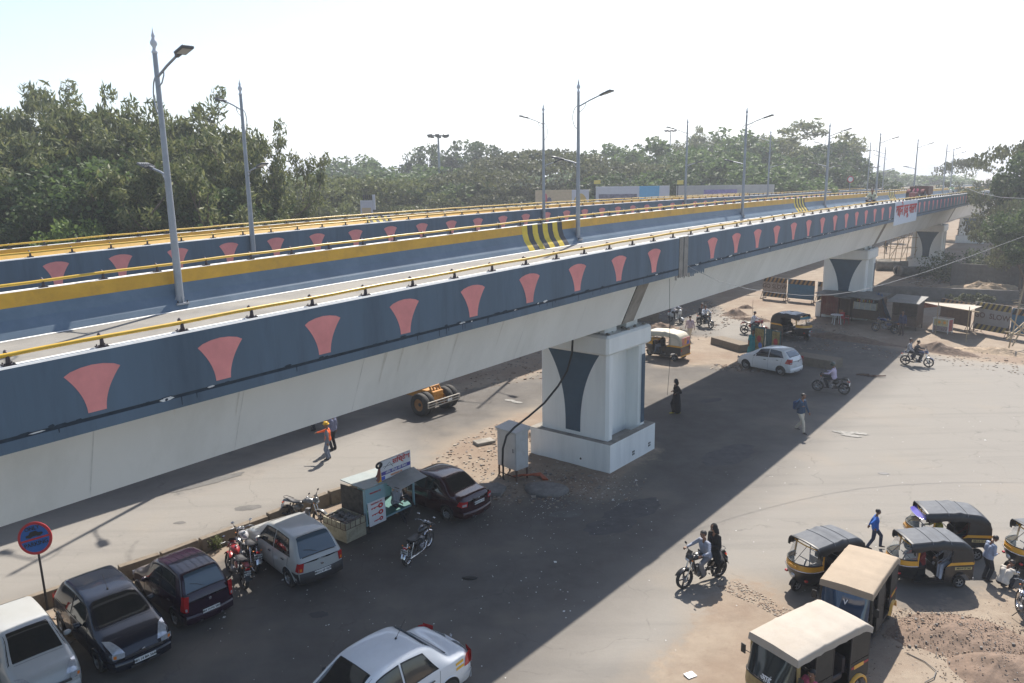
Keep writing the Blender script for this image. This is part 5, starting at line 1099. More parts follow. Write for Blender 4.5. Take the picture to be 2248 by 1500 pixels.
    for s in (1, -1):
        y = s*.615; b.add([(-1.36, y*.97, .93), (-.60, y, .93), (-.40, y, .78), (-.38, y, .34), (-.66, y, .30), (-.72, y, .46), (-.86, y, .56), (-1.04, y, .56), (-1.18, y, .46), (-1.24, y, .32), (-1.36, y*.97, .36)], [tuple(range(11))], ABLK)
        if side_yellow: b.add([(-1.362, y*.975, .96), (-.56, y*1.008, .96), (-.42, y*1.008, .83), (-.60, y*1.008, .86), (-1.362, y*.975, .86)], [(0, 1, 2, 3, 4)], AYEL)
        b.add([(-.63, s*.62, .30), (-.70, s*.66, .47), (-.86, s*.69, .58), (-1.04, s*.69, .58), (-1.20, s*.66, .47), (-1.27, s*.62, .30), (-1.24, s*.6, .30), (-1.18, s*.6, .45), (-1.04, s*.6, .55), (-.86, s*.6, .55), (-.73, s*.6, .45), (-.66, s*.6, .30)], [tuple(range(12))], ABLK)
        b.add([(-.4, y, .34), (.56, s*.56, .30), (.56, s*.55, .24), (-.4, y, .26)], [(0, 1, 2, 3)], ABLK)
    b.add([(-1.36, -.596, .93), (-1.36, .596, .93), (-1.37, .596, .34), (-1.37, -.596, .34)], [(0, 1, 2, 3)], ABLK); b.box(-1.385, -1.365, -.59, .59, .88, .95, AYEL); b.box(-1.41, -1.36, -.6, .6, .30, .38, AYEL if poster else STEEL, b=.01)
    b.box(-.62, .60, -.55, .55, .24, .29, ABLK); b.box(-1.34, -.60, -.58, .58, .5, .54, INK)
    b.build('body_tub', root)
    s_ = MB(); s_.box(-1.15, -.62, -.56, .56, .52, .68, SEATV, b=.03); s_.box(-1.26, -1.12, -.56, .56, .62, 1.12, SEATV, b=.03); s_.build('rear_seat', root)
    s_ = MB(); s_.box(-.02, .30, -.2, .2, .55, .68, SEATV, b=.03); s_.box(.0, .28, -.16, .16, .28, .56, ABLK); s_.build('driver_seat', root)
    p = MB()
    for s in (1, -1): p.tube([(-.12, s*.56, .30), (-.12, s*.57, 1.45)], .016, DARKM, 6); p.tube([(-.58, s*.60, .9), (-.58, s*.60, 1.5)], .016, DARKM, 6)
    p.tube([(-.12, -.56, .95), (-.12, .56, .95)], .014, DARKM, 6); p.tube([(-.12, -.56, 1.2), (-.12, .56, 1.2)], .01, STEEL, 6); p.box(-.13, -.10, -.54, .54, .5, .78, ABLK)
    p.build('partition', root); p = MB(); p.tube([(.86, 0, .5), (.66, 0, 1.0)], .025, DARKM, 6); p.tube([(.66, -.28, 1.02), (.66, .28, 1.02)], .016, PLASTB, 6); p.build('handlebar', root)
    small_wheel(root, -.95, .53); small_wheel(root, -.95, -.53); small_wheel(root, 1.02, .0)
    m = MB(); m.grid([[(1.02+.25*math.cos(a), y, .215+.25*math.sin(a)) for y in (-.09, 0, .09)] for a in np.linspace(.1, 2.9, 12)], ABLK, True); m.build('mudguard', root)
    for s in (1, -1):
        l = MB(); l.box(1.02, 1.10, s*.42-.05, s*.42+.05, .52, .58, RED, b=.01); l.build('indicator', root)
        l = MB(); l.tube([(.62, s*.6, 1.35), (.74, s*.68, 1.38)], .007, DARKM, 4); l.box(.73, .75, s*.68-.05, s*.68+.05, 1.30, 1.46, INK, b=.006); l.build('mirror', root)
        l = MB(); l.box(-1.40, -1.37, s*.52-.04, s*.52+.04, .62, .78, RED, b=.008); l.build('tail_light', root)
    l = MB(); l.ell((1.20, 0, .62), (.06, .09, .09), LENS, 12, 8); l.build('headlamp', root)
    pl = MB(); pl.box(1.265, 1.275, -.17, .17, .90, 1.0, AYEL); pl.build('number_plate', root)
    if visor:
        v = MB(); v.grid([[(a[0]+.02+.22*t, a[1]*(1+.05*t), a[2]-.02-.10*t) for a in top] for t in np.linspace(0, 1, 4)], visor, True); v.tube([(a[0]+.24, a[1]*1.05, a[2]-.12) for a in top], .012, CHROME, 5); v.build('sun_visor', root)
    if reg:
        for s in (1, -1):
            q = MB(); q.add([(-1.3, s*.618, .70), (-.72, s*.618, .70), (-.72, s*.618, .80), (-1.3, s*.618, .80)], [(0, 1, 2, 3)], mat('reg_panel', (.5, .42, .2), .6)); q = q.build('number_panel', root)
            textobj(reg, .085, INK, 'plate_lettering', q, (-1.01, s*.622, .75), (PI/2, 0, 0 if s < 0 else PI), bold=.002)
    if poster:
        for s in (1, -1):
            q = MB(); q.add([(-.72, s*.62, 1.0), (-1.28, s*.615, 1.0), (-1.22, s*.615, 1.42), (-.72, s*.62, 1.45)], [(0, 1, 2, 3)], mat('pale_panel', (.6, .55, .45), .7)); q.build('side_curtain', root)
        q = MB(); q.box(-1.40, -1.375, -.45, .42, .98, 1.42, mat('poster_pink', (.6, .25, .22), .6, var=.3, scale=6)); q.ell((-1.40, .1, 1.2), (.01, .15, .18), mat('poster_orange', (.75, .35, .05), .6), 10, 6); q.ell((-1.40, -.22, 1.1), (.01, .12, .12), mat('poster_blue', (.05, .15, .5), .6), 10, 6); q.build('rear_poster', root)
    return root
def roofplace(c4, z):
    P = [gp(x, y, z) for x, y in c4]; f = (P[0]+P[1])/2; b = (P[2]+P[3])/2; d = f-b; h = math.atan2(d.y, d.x); return f, h, (f+b)/2
def rk(label, c4, sc, hd=None, **a):
    f, h, c = roofplace(c4, 1.62*sc); h = hd if hd is not None else h
    p = (c.x+.21*sc*math.cos(h), c.y+.21*sc*math.sin(h)); return rickshaw(label, p, h, sc, **a), p, h
rk('black auto rickshaw with shiny grey canopy facing left, nearest the flyover shadow', [(1746.7, 1171), (1805, 1210), (1888, 1190), (1825, 1145)], .82, reg=None)
r_, pC, hC = rk('black auto rickshaw with a seated passenger in white trousers, behind the tan-roofed van', [(1969.6, 1166), (2005.6, 1195), (2124, 1197), (2088, 1157)], .79, reg='MH14 CF 960')
r_, pB, hB = rk('black auto rickshaw with purple windscreen visor, farthest of the group', [(2015, 1099), (2037, 1134), (2162, 1137), (2140, 1105)], .82, visor=mat('purple_visor', (.10, .08, .38), .2, var=.1, coat=.5), reg='MH14 CF 448')
P_ = gp(2290, 1265); rickshaw('black auto rickshaw with yellow windscreen band, cut off by the right edge', (P_.x+.1, P_.y+.2), math.radians(182), .84)
rickshaw('small auto rickshaw with beige roof and rear poster driving beyond the white pier', (9.25, 45.95), math.radians(140), 1.0, roofm=mat('beige_roof', (.5, .47, .38), .7, var=.08), poster=True)
rickshaw('black auto rickshaw with plastic sheet on its roof facing the green boards', (18.85, 51.1), math.radians(-52), 1., rag=True, visor=mat('green_blue_visor', (.1, .3, .35), .3, var=.4, scale=8))
person('passenger in white trousers and striped shirt seated in the black rickshaw', local(pC, hC, .79, -.85), hC, dict(pelvis=(0, 0, .76), lean=(-.02, 0), hr=(.35, -.18, .82), hl=(.35, .18, .82), fr=(.52, .28, .34), fl=(.52, .45, .34), kr=(1, .2, 1), kl=(1, .3, 1)), CHK, WSH, .76, vox=.014)
person('driver in red shirt seated in the rickshaw behind', local(pC, hC, .79, .1), hC, dict(pelvis=(0, 0, .76), lean=(.05, 0), hr=(.45, -.22, 1.0), hl=(.45, .22, 1.0), fr=(.45, -.2, .34), fl=(.45, .2, .34), kr=(1, 0, 1), kl=(1, 0, 1)), cloth('dark_red_shirt', (.2, .03, .03)), DKT, .74, vox=.016)
person('driver in yellow-green shirt in the rickshaw with the purple visor', local(pB, hB, .82, .12), hB, dict(pelvis=(0, 0, .76), lean=(.05, 0), hr=(.45, -.22, 1.0), hl=(.45, .22, 1.0), fr=(.45, -.2, .34), fl=(.45, .2, .34), kr=(1, 0, 1), kl=(1, 0, 1)), cloth('mustard_shirt', (.42, .38, .05)), DKT, .76, vox=.016)
person('passenger in orange headscarf in the rickshaw with the purple visor', local(pB, hB, .82, -.85, .2), hB, dict(pelvis=(0, 0, .76), lean=(-.02, 0), hr=(.35, -.18, .82), hl=(.35, .18, .82), fr=(.52, -.1, .34), fl=(.52, .1, .34), kr=(1, .2, 1), kl=(1, .3, 1)), cloth('maroon_top', (.1, .02, .02)), JEAN, .76, hair='scarf', scarf=cloth('orange_scarf', (.6, .15, .03)), female=True, vox=.018)
person('driver in dark clothes in the beige-roofed rickshaw', local((9.25, 45.95), math.radians(140), 1., .12), math.radians(140), dict(pelvis=(0, 0, .76), lean=(.05, 0), hr=(.45, -.22, 1.0), hl=(.45, .22, 1.0), fr=(.45, -.2, .34), fl=(.45, .2, .34), kr=(1, 0, 1), kl=(1, 0, 1)), DKS, LIGHTJ, .95, vox=.022)
def six_seater(label, c4, sc, roofm, front, text=None, dark=GLASS):
    f, h, c = roofplace(c4, 1.88*sc)
    root = empty('six_seater_rickshaw', label, 'rickshaw van', (f.x-1.02*sc*math.cos(h), f.y-1.02*sc*math.sin(h), 0), h, 'six seater rickshaws'); root.scale = (sc,)*3
    x1, x0, hy = 1.02, -1.72, .66
    r = MB(); G = []
    for x in np.linspace(x1+.06, x0-.05, 22):
        u = (x1-x)/(x1-x0); z = 1.88+.03*math.sin(PI*min(1, max(0, u))**.8)+(.022 if .30 < u < .36 or .74 < u < .80 else 0)-.12*max(0, (u-.94)/.06)
        G.append([(x, hy*a, z+b) for a, b in ((-1.07, -.19+.012*math.sin(x*14)), (-1.065, -.06), (-1.05, -.012), (-1.0, .004), (-.5, .02-.006*math.sin(x*6)), (0, .028), (.5, .02-.006*math.cos(x*6)), (1.0, .004), (1.05, -.012), (1.065, -.06), (1.07, -.19+.012*math.cos(x*14)))])
    r.grid(G, roofm, True)
    for e in (G[0], G[-1]): r.grid([e, [(p[0]+(.02 if e is G[0] else -.03), p[1], 1.70) for p in e]], roofm, True)
    r.build('canvas_roof', root)
    fr = MB(); TH = np.linspace(-PI/2, PI/2, 15)
    def ring(z, xs, dx, hh): return [(xs+dx*abs(math.cos(t))**.45, hh*math.sin(t), z) for t in TH]
    fr.grid([ring(.32, .95, .30, .48), ring(.5, .95, .46, .60), ring(.8, .95, .47, .655), ring(1.05, .95, .42, .66)], front, True)
    fr.poly(ring(.32, .95, .30, .48), front)
    for s in (1, -1): fr.tube([(.97, s*.66, .5), (.97, s*.66, 1.05), (1.0, s*.655, 1.74)], .045, front, 6)
    fr.build('front_cowl', root)
    base = ring(1.05, .95, .42, .655); top = ring(1.74, .92, .16, .64); w_ = MB()
    w_.tube(base, .02, INK, 6); w_.tube(top, .02, STEEL, 6); w_.build('windscreen_frame', root)
    g = MB(); g.grid([[tuple(a[i]+(c_[i]-a[i])*t for i in range(3)) for a, c_ in zip(base[1:-1], top[1:-1])] for t in np.linspace(.03, .97, 5)], dark, True); g = g.build('windscreen', root)
    if text:
        t = textobj(text, .19, mat('sticker_white', (.75, .75, .75), .6, var=0), 'screen_lettering', g, (1.345 if text != 'V' else 1.245, .05, 1.15 if text != 'V' else 1.50), (PI/2-.38, 0, PI/2), bold=.004)
    b = MB()
    for s in (1, -1):
        y = s*.68
        b.add([(-.98, y, 1.72), (x0, y, 1.70), (x0-.02, y, .98), (-.98, y, .98)], [(0, 1, 2, 3)], DRAB); b.add([(.38, y, 1.72), (-.28, y, 1.72), (-.28, y, .98), (.38, y, .98)], [(0, 1, 2, 3)], DRAB)
        b.add([(.38, y*1.005, .96), (-.28, y*1.005, .96), (-.28, y*1.005, .42), (.38, y*1.005, .42)], [(0, 1, 2, 3)], DRAB)
        b.add([(-.98, y, .96), (x0-.02, y, .96), (x0-.02, y, .42), (-1.56, y, .42), (-1.48, y, .56), (-1.28, y, .62), (-1.10, y, .56), (-1.02, y, .42)], [tuple(range(8))], DRAB)
        b.grid([[(-1.29+(.36+.0*k)*math.cos(a), s*(.66+.09*k), .24+.36*math.sin(a)) for k in (0, 1)]+[(-1.29+.31*math.cos(a), s*.75, .24+.30*math.sin(a))] for a in np.linspace(.15, PI-.1, 12)], AYEL, True)
        b.box(-1.0, .95, min(y, y*.94), max(y, y*.94), .34, .42, DARKM)
        b.tube([(-.98, s*.67, .4), (-.98, s*.67, 1.74)], .022, DARKM, 6); b.tube([(-.28, s*.67, .4), (-.28, s*.67, 1.74)], .022, DARKM, 6); b.tube([(.38, s*.67, .4), (.38, s*.67, 1.74)], .022, DARKM, 6)
        b.box(x0, -1.04, min(y*1.004, y*1.01), max(y*1.004, y*1.01), .80, .86, mat('red_stripe', (.35, .04, .05), .6)); b.box(-1.52, -1.14, min(y*1.011, y*1.018), max(y*1.011, y*1.018), .78, .88, AYEL)
    b.box(x0-.04, x0, -.67, .67, .45, 1.0, DRAB); b.add([(x0-.02, -.66, 1.0), (x0-.02, .66, 1.0), (x0-.02, .66, 1.72), (x0-.02, -.66, 1.72)], [(0, 1, 2, 3)], DRAB); b.box(x0, 1.0, -.64, .64, .34, .39, ABLK)
    b.build('body_side', root)
    s_ = MB()
    for x in (-1.5, -.85, .35): s_.box(x, x+.4, -.58, .58, .6, .76, SEATV, b=.03); s_.box(x-.1, x, -.58, .58, .7, 1.15, SEATV, b=.03)
    s_.build('bench_seat', root)
    w_ = MB(); w_.tube([(.98+.17*math.cos(a)*.5, .25+.17*math.sin(a), 1.12+.1*math.cos(a)) for a in np.linspace(0, 2*PI, 18)], .014, INK, 6); w_.tube([(1.0, .25, 1.1), (1.15, .25, .9)], .015, INK, 6); w_.build('steering_wheel', root)
    small_wheel(root, -1.29, .60, .25, .14); small_wheel(root, -1.29, -.60, .25, .14); small_wheel(root, 1.12, 0, .25, .13)
    for s in (1, -1):
        l = MB(); l.T = Matrix.Translation((1.34, s*.43, .66)); l.lathe([(0, .05), (.07, .04), (.085, .0), (.09, -.04)], LENS, 14, ax='x'); l.T = None; l.build('headlamp', root)
        l = MB(); l.tube([(1.02, s*.68, 1.3), (1.1, s*.80, 1.36)], .01, DARKM, 5); l.box(1.09, 1.12, s*.82-.07, s*.82+.07, 1.26, 1.5, INK, b=.01); l.build('mirror', root)
        l = MB(); l.box(x0-.07, x0-.04, s*.58-.05, s*.58+.05, .62, .82, RED if s > 0 else LENS, b=.008); l.build('tail_light', root)
    l = MB(); l.ell((1.375, .12, .93), (.02, .05, .05), mat('pink_sticker', (.55, .3, .3), .6, var=0), 10, 6); l.add([(1.37, -.02, .90), (1.345, -.36, .90), (1.34, -.36, .97), (1.365, -.02, .97)], [(0, 1, 2, 3)], mat('sticker_white', (1, 1, 1))); l.build('sticker', root)
    return root, h
six_seater('dark six seater rickshaw with flat tan canvas roof and blue tinted windscreen', [(1808.5, 1273.5), (1911.5, 1298), (1964.7, 1225.5), (1867, 1199)], .84, TANC, DRAB, 'V', mat('blue_screen_glass', (.02, .045, .09), .08, var=.1, spec=.8, coat=.3))
rH, hH = six_seater('khaki six seater rickshaw with pale canvas roof, nearest the camera', [(1659, 1389), (1744.6, 1444), (1904, 1364), (1812, 1312.5)], .86, CANV, KHAK, 'आई', mat('dark_screen_glass', (.02, .024, .024), .08, var=.3, scale=1.5, spec=.8, coat=.3))
person('driver in pink checked shirt leaning out of the pale-roofed van', (rH.location.x+.60*math.cos(hH)*.86-math.sin(hH)*.60, rH.location.y+.60*math.sin(hH)*.86+math.cos(hH)*.60), hH, dict(pelvis=(-.05, 0, .80), lean=(.1, .12), hr=(.35, -.15, 1.0), hl=(.2, .2, .9), fr=(.45, -.2, .4), fl=(.45, .2, .4), kr=(1, 0, 1), kl=(1, 0, 1)), PNK, DKT, .82, vox=.012)
# ---------------- kerb, cart, cabinet, boards, stalls and clutter
KERB = mat('old_precast_concrete', (.20, .165, .125), .95, var=.25, scale=3, bump=.5, dirt=(.07, .055, .04), dscale=3, damt=.7)
LBLUE = mat('light_blue_sheet_metal', (.24, .38, .42), .5, var=.1, dirt=(.15, .25, .27), dscale=3, damt=.4); WBRD = mat('white_sign_board', (.66, .66, .67), .5, var=.04); REDI = mat('red_ink', (.5, .03, .03), .6, var=0); BLUI = mat('violet_blue_ink', (.08, .07, .3), .6, var=0)
RUST = mat('rusty_bars', (.09, .05, .035), .8, var=.3, scale=9); CANVG = mat('grey_awning', (.26, .27, .27), .7, var=.1, dirt=(.17, .17, .16)); STONE = mat('grey_stone', (.17, .16, .15), .95, var=.3, scale=5, bump=.6)
GREEN = mat('blue_green_sheet', (.05, .12, .135), .6, var=.15, streak=True)
k0 = [(-60, 1375), (60, 1333), (200, 1284), (400, 1215), (560, 1152), (680, 1108), (760, 1080), (840, 1052)]
root = empty('divider_kerb', 'low line of weathered precast concrete divider slabs behind the parked cars', 'divider', (0, 0, 0)); pts = [gp(x, y+14) for x, y in k0]
cum = [0]
for a, b_ in zip(pts, pts[1:]): cum.append(cum[-1]+(b_-a).length)
def kp(t): return Vector((np.interp(t, cum, [p.x for p in pts]), np.interp(t, cum, [p.y for p in pts]), 0))
t = 0; rr = random.Random(3)
while t < cum[-1]-1:
    a, b_ = kp(t), kp(t+1.12); d = b_-a; m = MB(); L = d.length; z1 = .42+rr.uniform(-.03, .05)
    m.prism([(-.17, -.15), (.17, -.15), (.15, .08), (.10, z1), (-.10, z1), (-.15, .08)], .02, L-.02, KERB, 'y'); o = m.build('kerb_slab', root, .015); o.location = a; o.rotation_euler = (rr.uniform(-.02, .02), rr.uniform(-.06, .06), math.atan2(d.y, d.x)-PI/2+rr.uniform(-.03, .03)); t += 1.15
def median_block(label, px0, px1, h=.42, wd=.5):
    a, b_ = gp(*px0), gp(*px1); d = b_-a; m = MB(); m.prism([(-wd/2, -.1), (wd/2, -.1), (wd/2-.04, h), (-wd/2+.04, h)], 0, d.length, KERB, 'y'); o = m.build('median_block', None, .03); o.location = a+Vector((0, wd/2, 0)); o.rotation_euler = (0, 0, math.atan2(d.y, d.x)-PI/2); tag(o, label, 'divider block', 'concrete median blocks'); return o
median_block('long low concrete median left of the green sheet boards', (1577, 757), (1642, 776), .45, 1.0)
median_block('low concrete median between the white hatchback and the motorcyclist', (1760, 800), (1850, 815), .5, 1.3)
median_block('short concrete block under the flyover behind the white scooter', (1402, 705), (1448, 706), .7, .8)
# parking sign
P_ = gp(105, 1338); root = empty('parking_sign', 'round blue and red ONLY PARKING sign on a dark pole', 'sign', P_, 0)
zs = 1.0
for z in np.linspace(1, 3.5, 500):
    if topx((P_.x, P_.y, z))[1] < 1181: zs = z; break
m = MB(); m.tube([(0, 0, -.1), (-.03, .01, zs-.1)], .028, DARKM, 8); m.build('pole', root)
m = MB(); SR = mat('sign_red', (.45, .02, .03), .4, var=.05); SB = mat('sign_blue', (.01, .10, .36), .4, var=.08); Rd = .42
m.lathe([(Rd, .012), (Rd, -.012)], SR, 40, (0, 0, 0), 'y'); m.lathe([(0, .01), (Rd, .012)], STEEL, 40, (0, 0, 0), 'y'); m.lathe([(Rd*.84, -.0125), (Rd, -.012)], SR, 40, (0, 0, 0), 'y'); m.lathe([(0, -.0125), (Rd*.84, -.0125)], SB, 40, (0, 0, 0), 'y')
m.box(-Rd*.84, Rd*.84, -.0165, -.0125, -.035, .012, SR)
cs = [(1.2*a_, 1.2*b_) for a_, b_ in [(-.17, .045), (-.17, .09), (-.10, .105), (-.06, .15), (.06, .155), (.10, .11), (.18, .10), (.19, .06), (.15, .045), (.12, .03), (.08, .03), (.05, .045), (-.04, .045), (-.07, .028), (-.11, .028), (-.14, .045)]]
m.prism([(x, z) for x, z in cs], -.017, -.0125, INK, 'y'); dsc = m.build('sign_disc', root); dsc.location = (-.03, -.03, zs); dsc.rotation_euler = (math.radians(-12), math.radians(-14), math.radians(8))
textobj('ONLY', .14, INK, 'lettering', dsc, (0, -.018, .26), (PI/2, 0, 0), bold=.002); textobj('PARKING', .145, INK, 'lettering', dsc, (0, -.018, -.14), (PI/2, 0, 0), bold=.002)
# key cutter cart
A, B = gp(700, 1195), gp(888, 1143); A = gp(776, 1197); Bq = gp(893, 1140); d = Bq-A; h = math.atan2(d.y, d.x)
root = empty('key_cutter_cart', 'light blue key cutter cart with red key pictures and an open flap awning', 'cart', A, h); sc = .92; root.scale = (sc, sc, .72)
CARTSHADE = mat('cart_opening_shade', (.07, .06, .05), .9, var=.4, scale=6); TEALF = mat('teal_floor', (.02, .12, .11), .6); DIRTM = mat('dirty_cream_panel', (.34, .31, .22), .7, var=.2, dirt=(.14, .12, .08), dscale=4, damt=.7)
m = MB()   # x along the front, y away from the camera
m.box(.62, 2.9, .0, 1.25, .52, .58, LBLUE); m.box(.62, 2.86, .03, 1.2, .58, .60, TEALF); 
m.box(1.35, 2.86, 1.2, 1.24, .58, 2.05, LBLUE); m.box(.62, .66, .0, .12, .58, 2.15, LBLUE); m.box(.62, .65, .12, 1.25, .58, 2.1, CARTSHADE); m.box(.60, 1.38, -.02, .02, 1.55, 2.25, LBLUE)  # dark brown sheet stands for the shade in the cabin's open left side
m.add([(.60, -.03, 1.55), (1.38, -.03, 1.5), (1.5, -.03, 1.6), (1.48, -.03, 1.9), (1.38, -.03, 2.2), (.60, -.03, 2.25)], [(0, 1, 2, 3, 4, 5)], LBLUE)
for x, y in ((2.86, .02), (2.86, 1.2)): m.box(x-.03, x+.03, y-.03, y+.03, .5, 2.0, LBLUE)
m.build('cart_frame', root)
m = MB(); m.add([(.55, -.06, 2.28), (3.0, -.06, 2.10), (3.0, 1.15, 2.18), (.55, 1.15, 2.36), (.55, -.06, 2.24), (3.0, -.06, 2.06), (3.0, 1.15, 2.14), (.55, 1.15, 2.32)], [(0, 1, 2, 3), (7, 6, 5, 4), (0, 4, 5, 1), (1, 5, 6, 2), (2, 6, 7, 3), (3, 7, 4, 0)], mat('pale_blue_roof_sheet', (.22, .26, .26), .55, var=.12, dirt=(.3, .28, .24), damt=.5)); m.build('roof', root)
m = MB(); m.add([(.70, -.05, .48), (1.45, -.05, .46), (1.42, -.05, 1.55), (.66, -.05, 1.57), (.70, -.03, .48), (1.45, -.03, .46), (1.42, -.03, 1.55), (.66, -.03, 1.57)], [(0, 1, 2, 3), (7, 6, 5, 4), (0, 4, 5, 1), (1, 5, 6, 2), (2, 6, 7, 3), (3, 7, 4, 0)], WBRD)
for z, s_ in ((1.27, 1.), (.97, .95), (.67, .75)):
    cx = 1.22; m.lathe([(.045*s_, -.056), (.115*s_, -.056)], REDI, 18, (cx, 0, z), 'y'); m.lathe([(0, -.056), (.12*s_, -.056)], REDI, 18, (cx, 0, z-.0), 'y') if 0 else None
    m.add([(cx-.1*s_, -.056, z-.025), (cx-.1*s_, -.056, z+.02), (cx-.42*s_, -.056, z+.01), (cx-.42*s_, -.056, z-.05), (cx-.36*s_, -.056, z-.05), (cx-.36*s_, -.056, z-.02), (cx-.3*s_, -.056, z-.02), (cx-.3*s_, -.056, z-.055), (cx-.24*s_, -.056, z-.055), (cx-.24*s_, -.056, z-.025)], [tuple(range(10))], REDI)
pn = m.build('key_panel', root); textobj('9860960170', .10, REDI, 'lettering', pn, (1.03, -.06, 1.46), (PI/2, 0, 0), bold=.002)
textobj('9860960170', .10, REDI, 'lettering', root, (1.02, -.045, 1.95), (PI/2, .05, 0), bold=.002)
m = MB(); G = [[(x, -.62+(.67)*v+.0*x, 2.0+.28*v-.10*math.sin(PI*v)*(.5+.5*math.sin(x*2))+.04*math.sin(x*3)) for v in np.linspace(0, 1, 7)] for x in np.linspace(1.5, 2.95, 9)]; m.grid(G, CANVG, True)
for x in (1.6, 3.0): m.tube([(x, 0, 2.0), (x, -.6, 2.03)], .012, RUST, 6)
m.build('flap_awning', root)
m = MB(); m.box(1.42, 2.86, .10, .13, 2.22, 3.08, WBRD); m.box(1.40, 2.88, .13, .15, 2.20, 3.10, STEEL)
m.box(1.46, 2.84, .094, .10, 2.44, 2.60, BLUI); m.box(1.46, 1.62, .094, .10, 2.24, 2.40, mat('blue_box_ink', (.05, .1, .5), .6)); m.tube([(1.6, .095, 2.72), (1.85, .095, 2.95), (2.0, .095, 2.7)], .008, INK, 4); m.tube([(1.55, .095, 2.82), (2.05, .095, 2.80)], .008, INK, 4)
sg = m.build('name_board', root); textobj('सिध्देश', .30, REDI, 'lettering', sg, (2.40, .09, 2.90), (PI/2, 0, 0), bold=.006); textobj('लॉक अ‍ॅण्ड की मेकर', .135, WBRD, 'lettering', sg, (2.15, .088, 2.52), (PI/2, 0, 0), bold=.003); textobj('9860960170', .11, mat('orange_ink', (.6, .2, .05), .6), 'lettering', sg, (2.15, .09, 2.33), (PI/2, 0, 0), bold=.002)
m = MB(); m.add([(1.40, .02, 2.2), (1.40, .06, 2.2), (1.36, .04, 3.0), (1.22, .04, 2.2)], [(0, 1, 2), (0, 2, 3), (1, 3, 2), (0, 3, 1)], AYEL); m.lathe([(.07, 0), (.15, .0), (.15, .03), (.07, .03)], DARKM, 16, (1.30, .0, 3.02), 'y'); m.prism([(1.27, 2.9), (1.35, 2.9), (1.30, 2.35), (1.22, 2.3), (1.15, 2.38), (1.22, 2.5), (1.12, 2.56), (1.2, 2.66)], 0, .03, mat('brown_key_cutout', (.2, .07, .05), .6), 'y'); m.build('key_cutout', root)
m = MB()
for x, y in ((.9, .2), (2.6, .2), (.9, 1.05), (2.6, 1.05)): m.lathe([(.22, -.04), (.25, -.02), (.25, .02), (.22, .04), (.05, .03), (.05, -.03), (.22, -.04)], TYRE, 18, (x, y, .25), 'y')
m.build('cart_wheels', root)
# sand bin beside the cart with bricks and a barred rack
A2 = local((A.x, A.y), h, sc, .02, .0); root2 = empty('rubble_bin', 'dirty cream metal bin filled with grey debris at the left end of the cart', 'bin', (A2[0], A2[1], 0), h); root2.scale = (sc, sc, .8)
m = MB()
for x0, x1, y0, y1 in ((-.28, .5, -.02, .02), (-.28, .5, 1.1, 1.14), (-.3, -.26, -.02, 1.14), (.5, .54, -.02, 1.14)): m.box(x0, x1, y0, y1, .2, .95, DIRTM)
m.box(-.26, .5, 0, 1.1, .2, .25, DIRTM); m.build('bin_wall', root2)
m = MB(); G = [[(x, y, .86+.10*disp_noise(x*8, y*8, 1.)) for y in np.linspace(.03, 1.09, 14)] for x in np.linspace(-.25, .49, 10)]; m.grid(G, STONE, False)
rr = random.Random(9)
for k in range(26): m.ell((rr.uniform(-.2, .45), rr.uniform(.05, 1.05), .95), (rr.uniform(.05, .13), rr.uniform(.05, .1), .06), STONE, 6, 4)
m.build('debris', root2)
m = MB()
for z in (.75, 1.08): m.tube([(-.36, -.05, z), (-.36, 1.5, z)], .01, RUST, 5); m.tube([(-.36, -.05, z), (.5, -.06, z)], .01, RUST, 5)
for y in np.linspace(-.05, 1.5, 8): m.tube([(-.36, y, .75), (-.36, y, 1.08)], .01, RUST, 5)
for x in np.linspace(-.36, .5, 5): m.tube([(x, -.06, .75), (x, -.06, 1.08)], .01, RUST, 5)
m.build('barred_rack', root2)
person('man in checked shirt and dark jeans sitting inside the key cutter cart', local((A.x, A.y), h, sc, 2.35, .42), h-PI/2, dict(pelvis=(0, 0, .76), lean=(.16, 0), nod=.6, hr=(.38, -.12, .85), hl=(.3, .15, .9), fr=(.62, -.12, .12), fl=(.5, .42, .62), kr=(1, 0, 1), kl=(1, .6, 1)), CHK, DKT, .86, vox=.014, z=-.1)
# electrical cabinet
C0, C1, C2 = gp(1093, 1043), gp(1137, 1060), gp(1149, 1050)
d = C1-C0; h = math.atan2(d.y, d.x); root = empty('electrical_cabinet', 'grey white electrical feeder cabinet on a rusty stand beside the pier', 'cabinet', C0, h)
CAB = mat('cabinet_grey_paint', (.50, .50, .49), .5, var=.06, dirt=(.36, .33, .28), damt=.4, dscale=2); m = MB(); W_ = 1.0; D_ = .62; Z0, Z1 = .42, 1.86
m.box(0, W_, 0, D_, Z0, Z1, CAB, b=.012); m.add([(-.06, -.06, Z1+.02), (W_+.06, -.06, Z1+.02), (W_+.06, D_+.06, Z1+.12), (-.06, D_+.06, Z1+.12), (-.06, -.06, Z1-.01), (W_+.06, -.06, Z1-.01), (W_+.06, D_+.06, Z1-.01), (-.06, D_+.06, Z1-.01)], [(0, 1, 2, 3), (0, 4, 5, 1), (1, 5, 6, 2), (2, 6, 7, 3), (3, 7, 4, 0)], CAB); m.build('cabinet_body', root)
m = MB(); m.box(.04, W_-.04, -.016, -.002, Z0+.05, Z1-.05, CAB, b=.004); m.tube([(W_-.12, -.02, 1.1), (W_-.12, -.05, 1.1), (W_-.12, -.05, 1.25)], .012, DARKM, 6); m.build('cabinet_door', root)
m = MB()
for z in (.9, 1.5):
    for k in range(4): m.box(W_+.001, W_+.014, D_/2-.07, D_/2+.07, z+.04*k, z+.04*k+.018, CAB, b=.003)
m.build('vent', root)
m = MB()
for x, y in ((.04, .04), (W_-.04, .04), (.04, D_-.04), (W_-.04, D_-.04)): m.box(x-.025, x+.025, y-.025, y+.025, -.1, Z0, RUST)
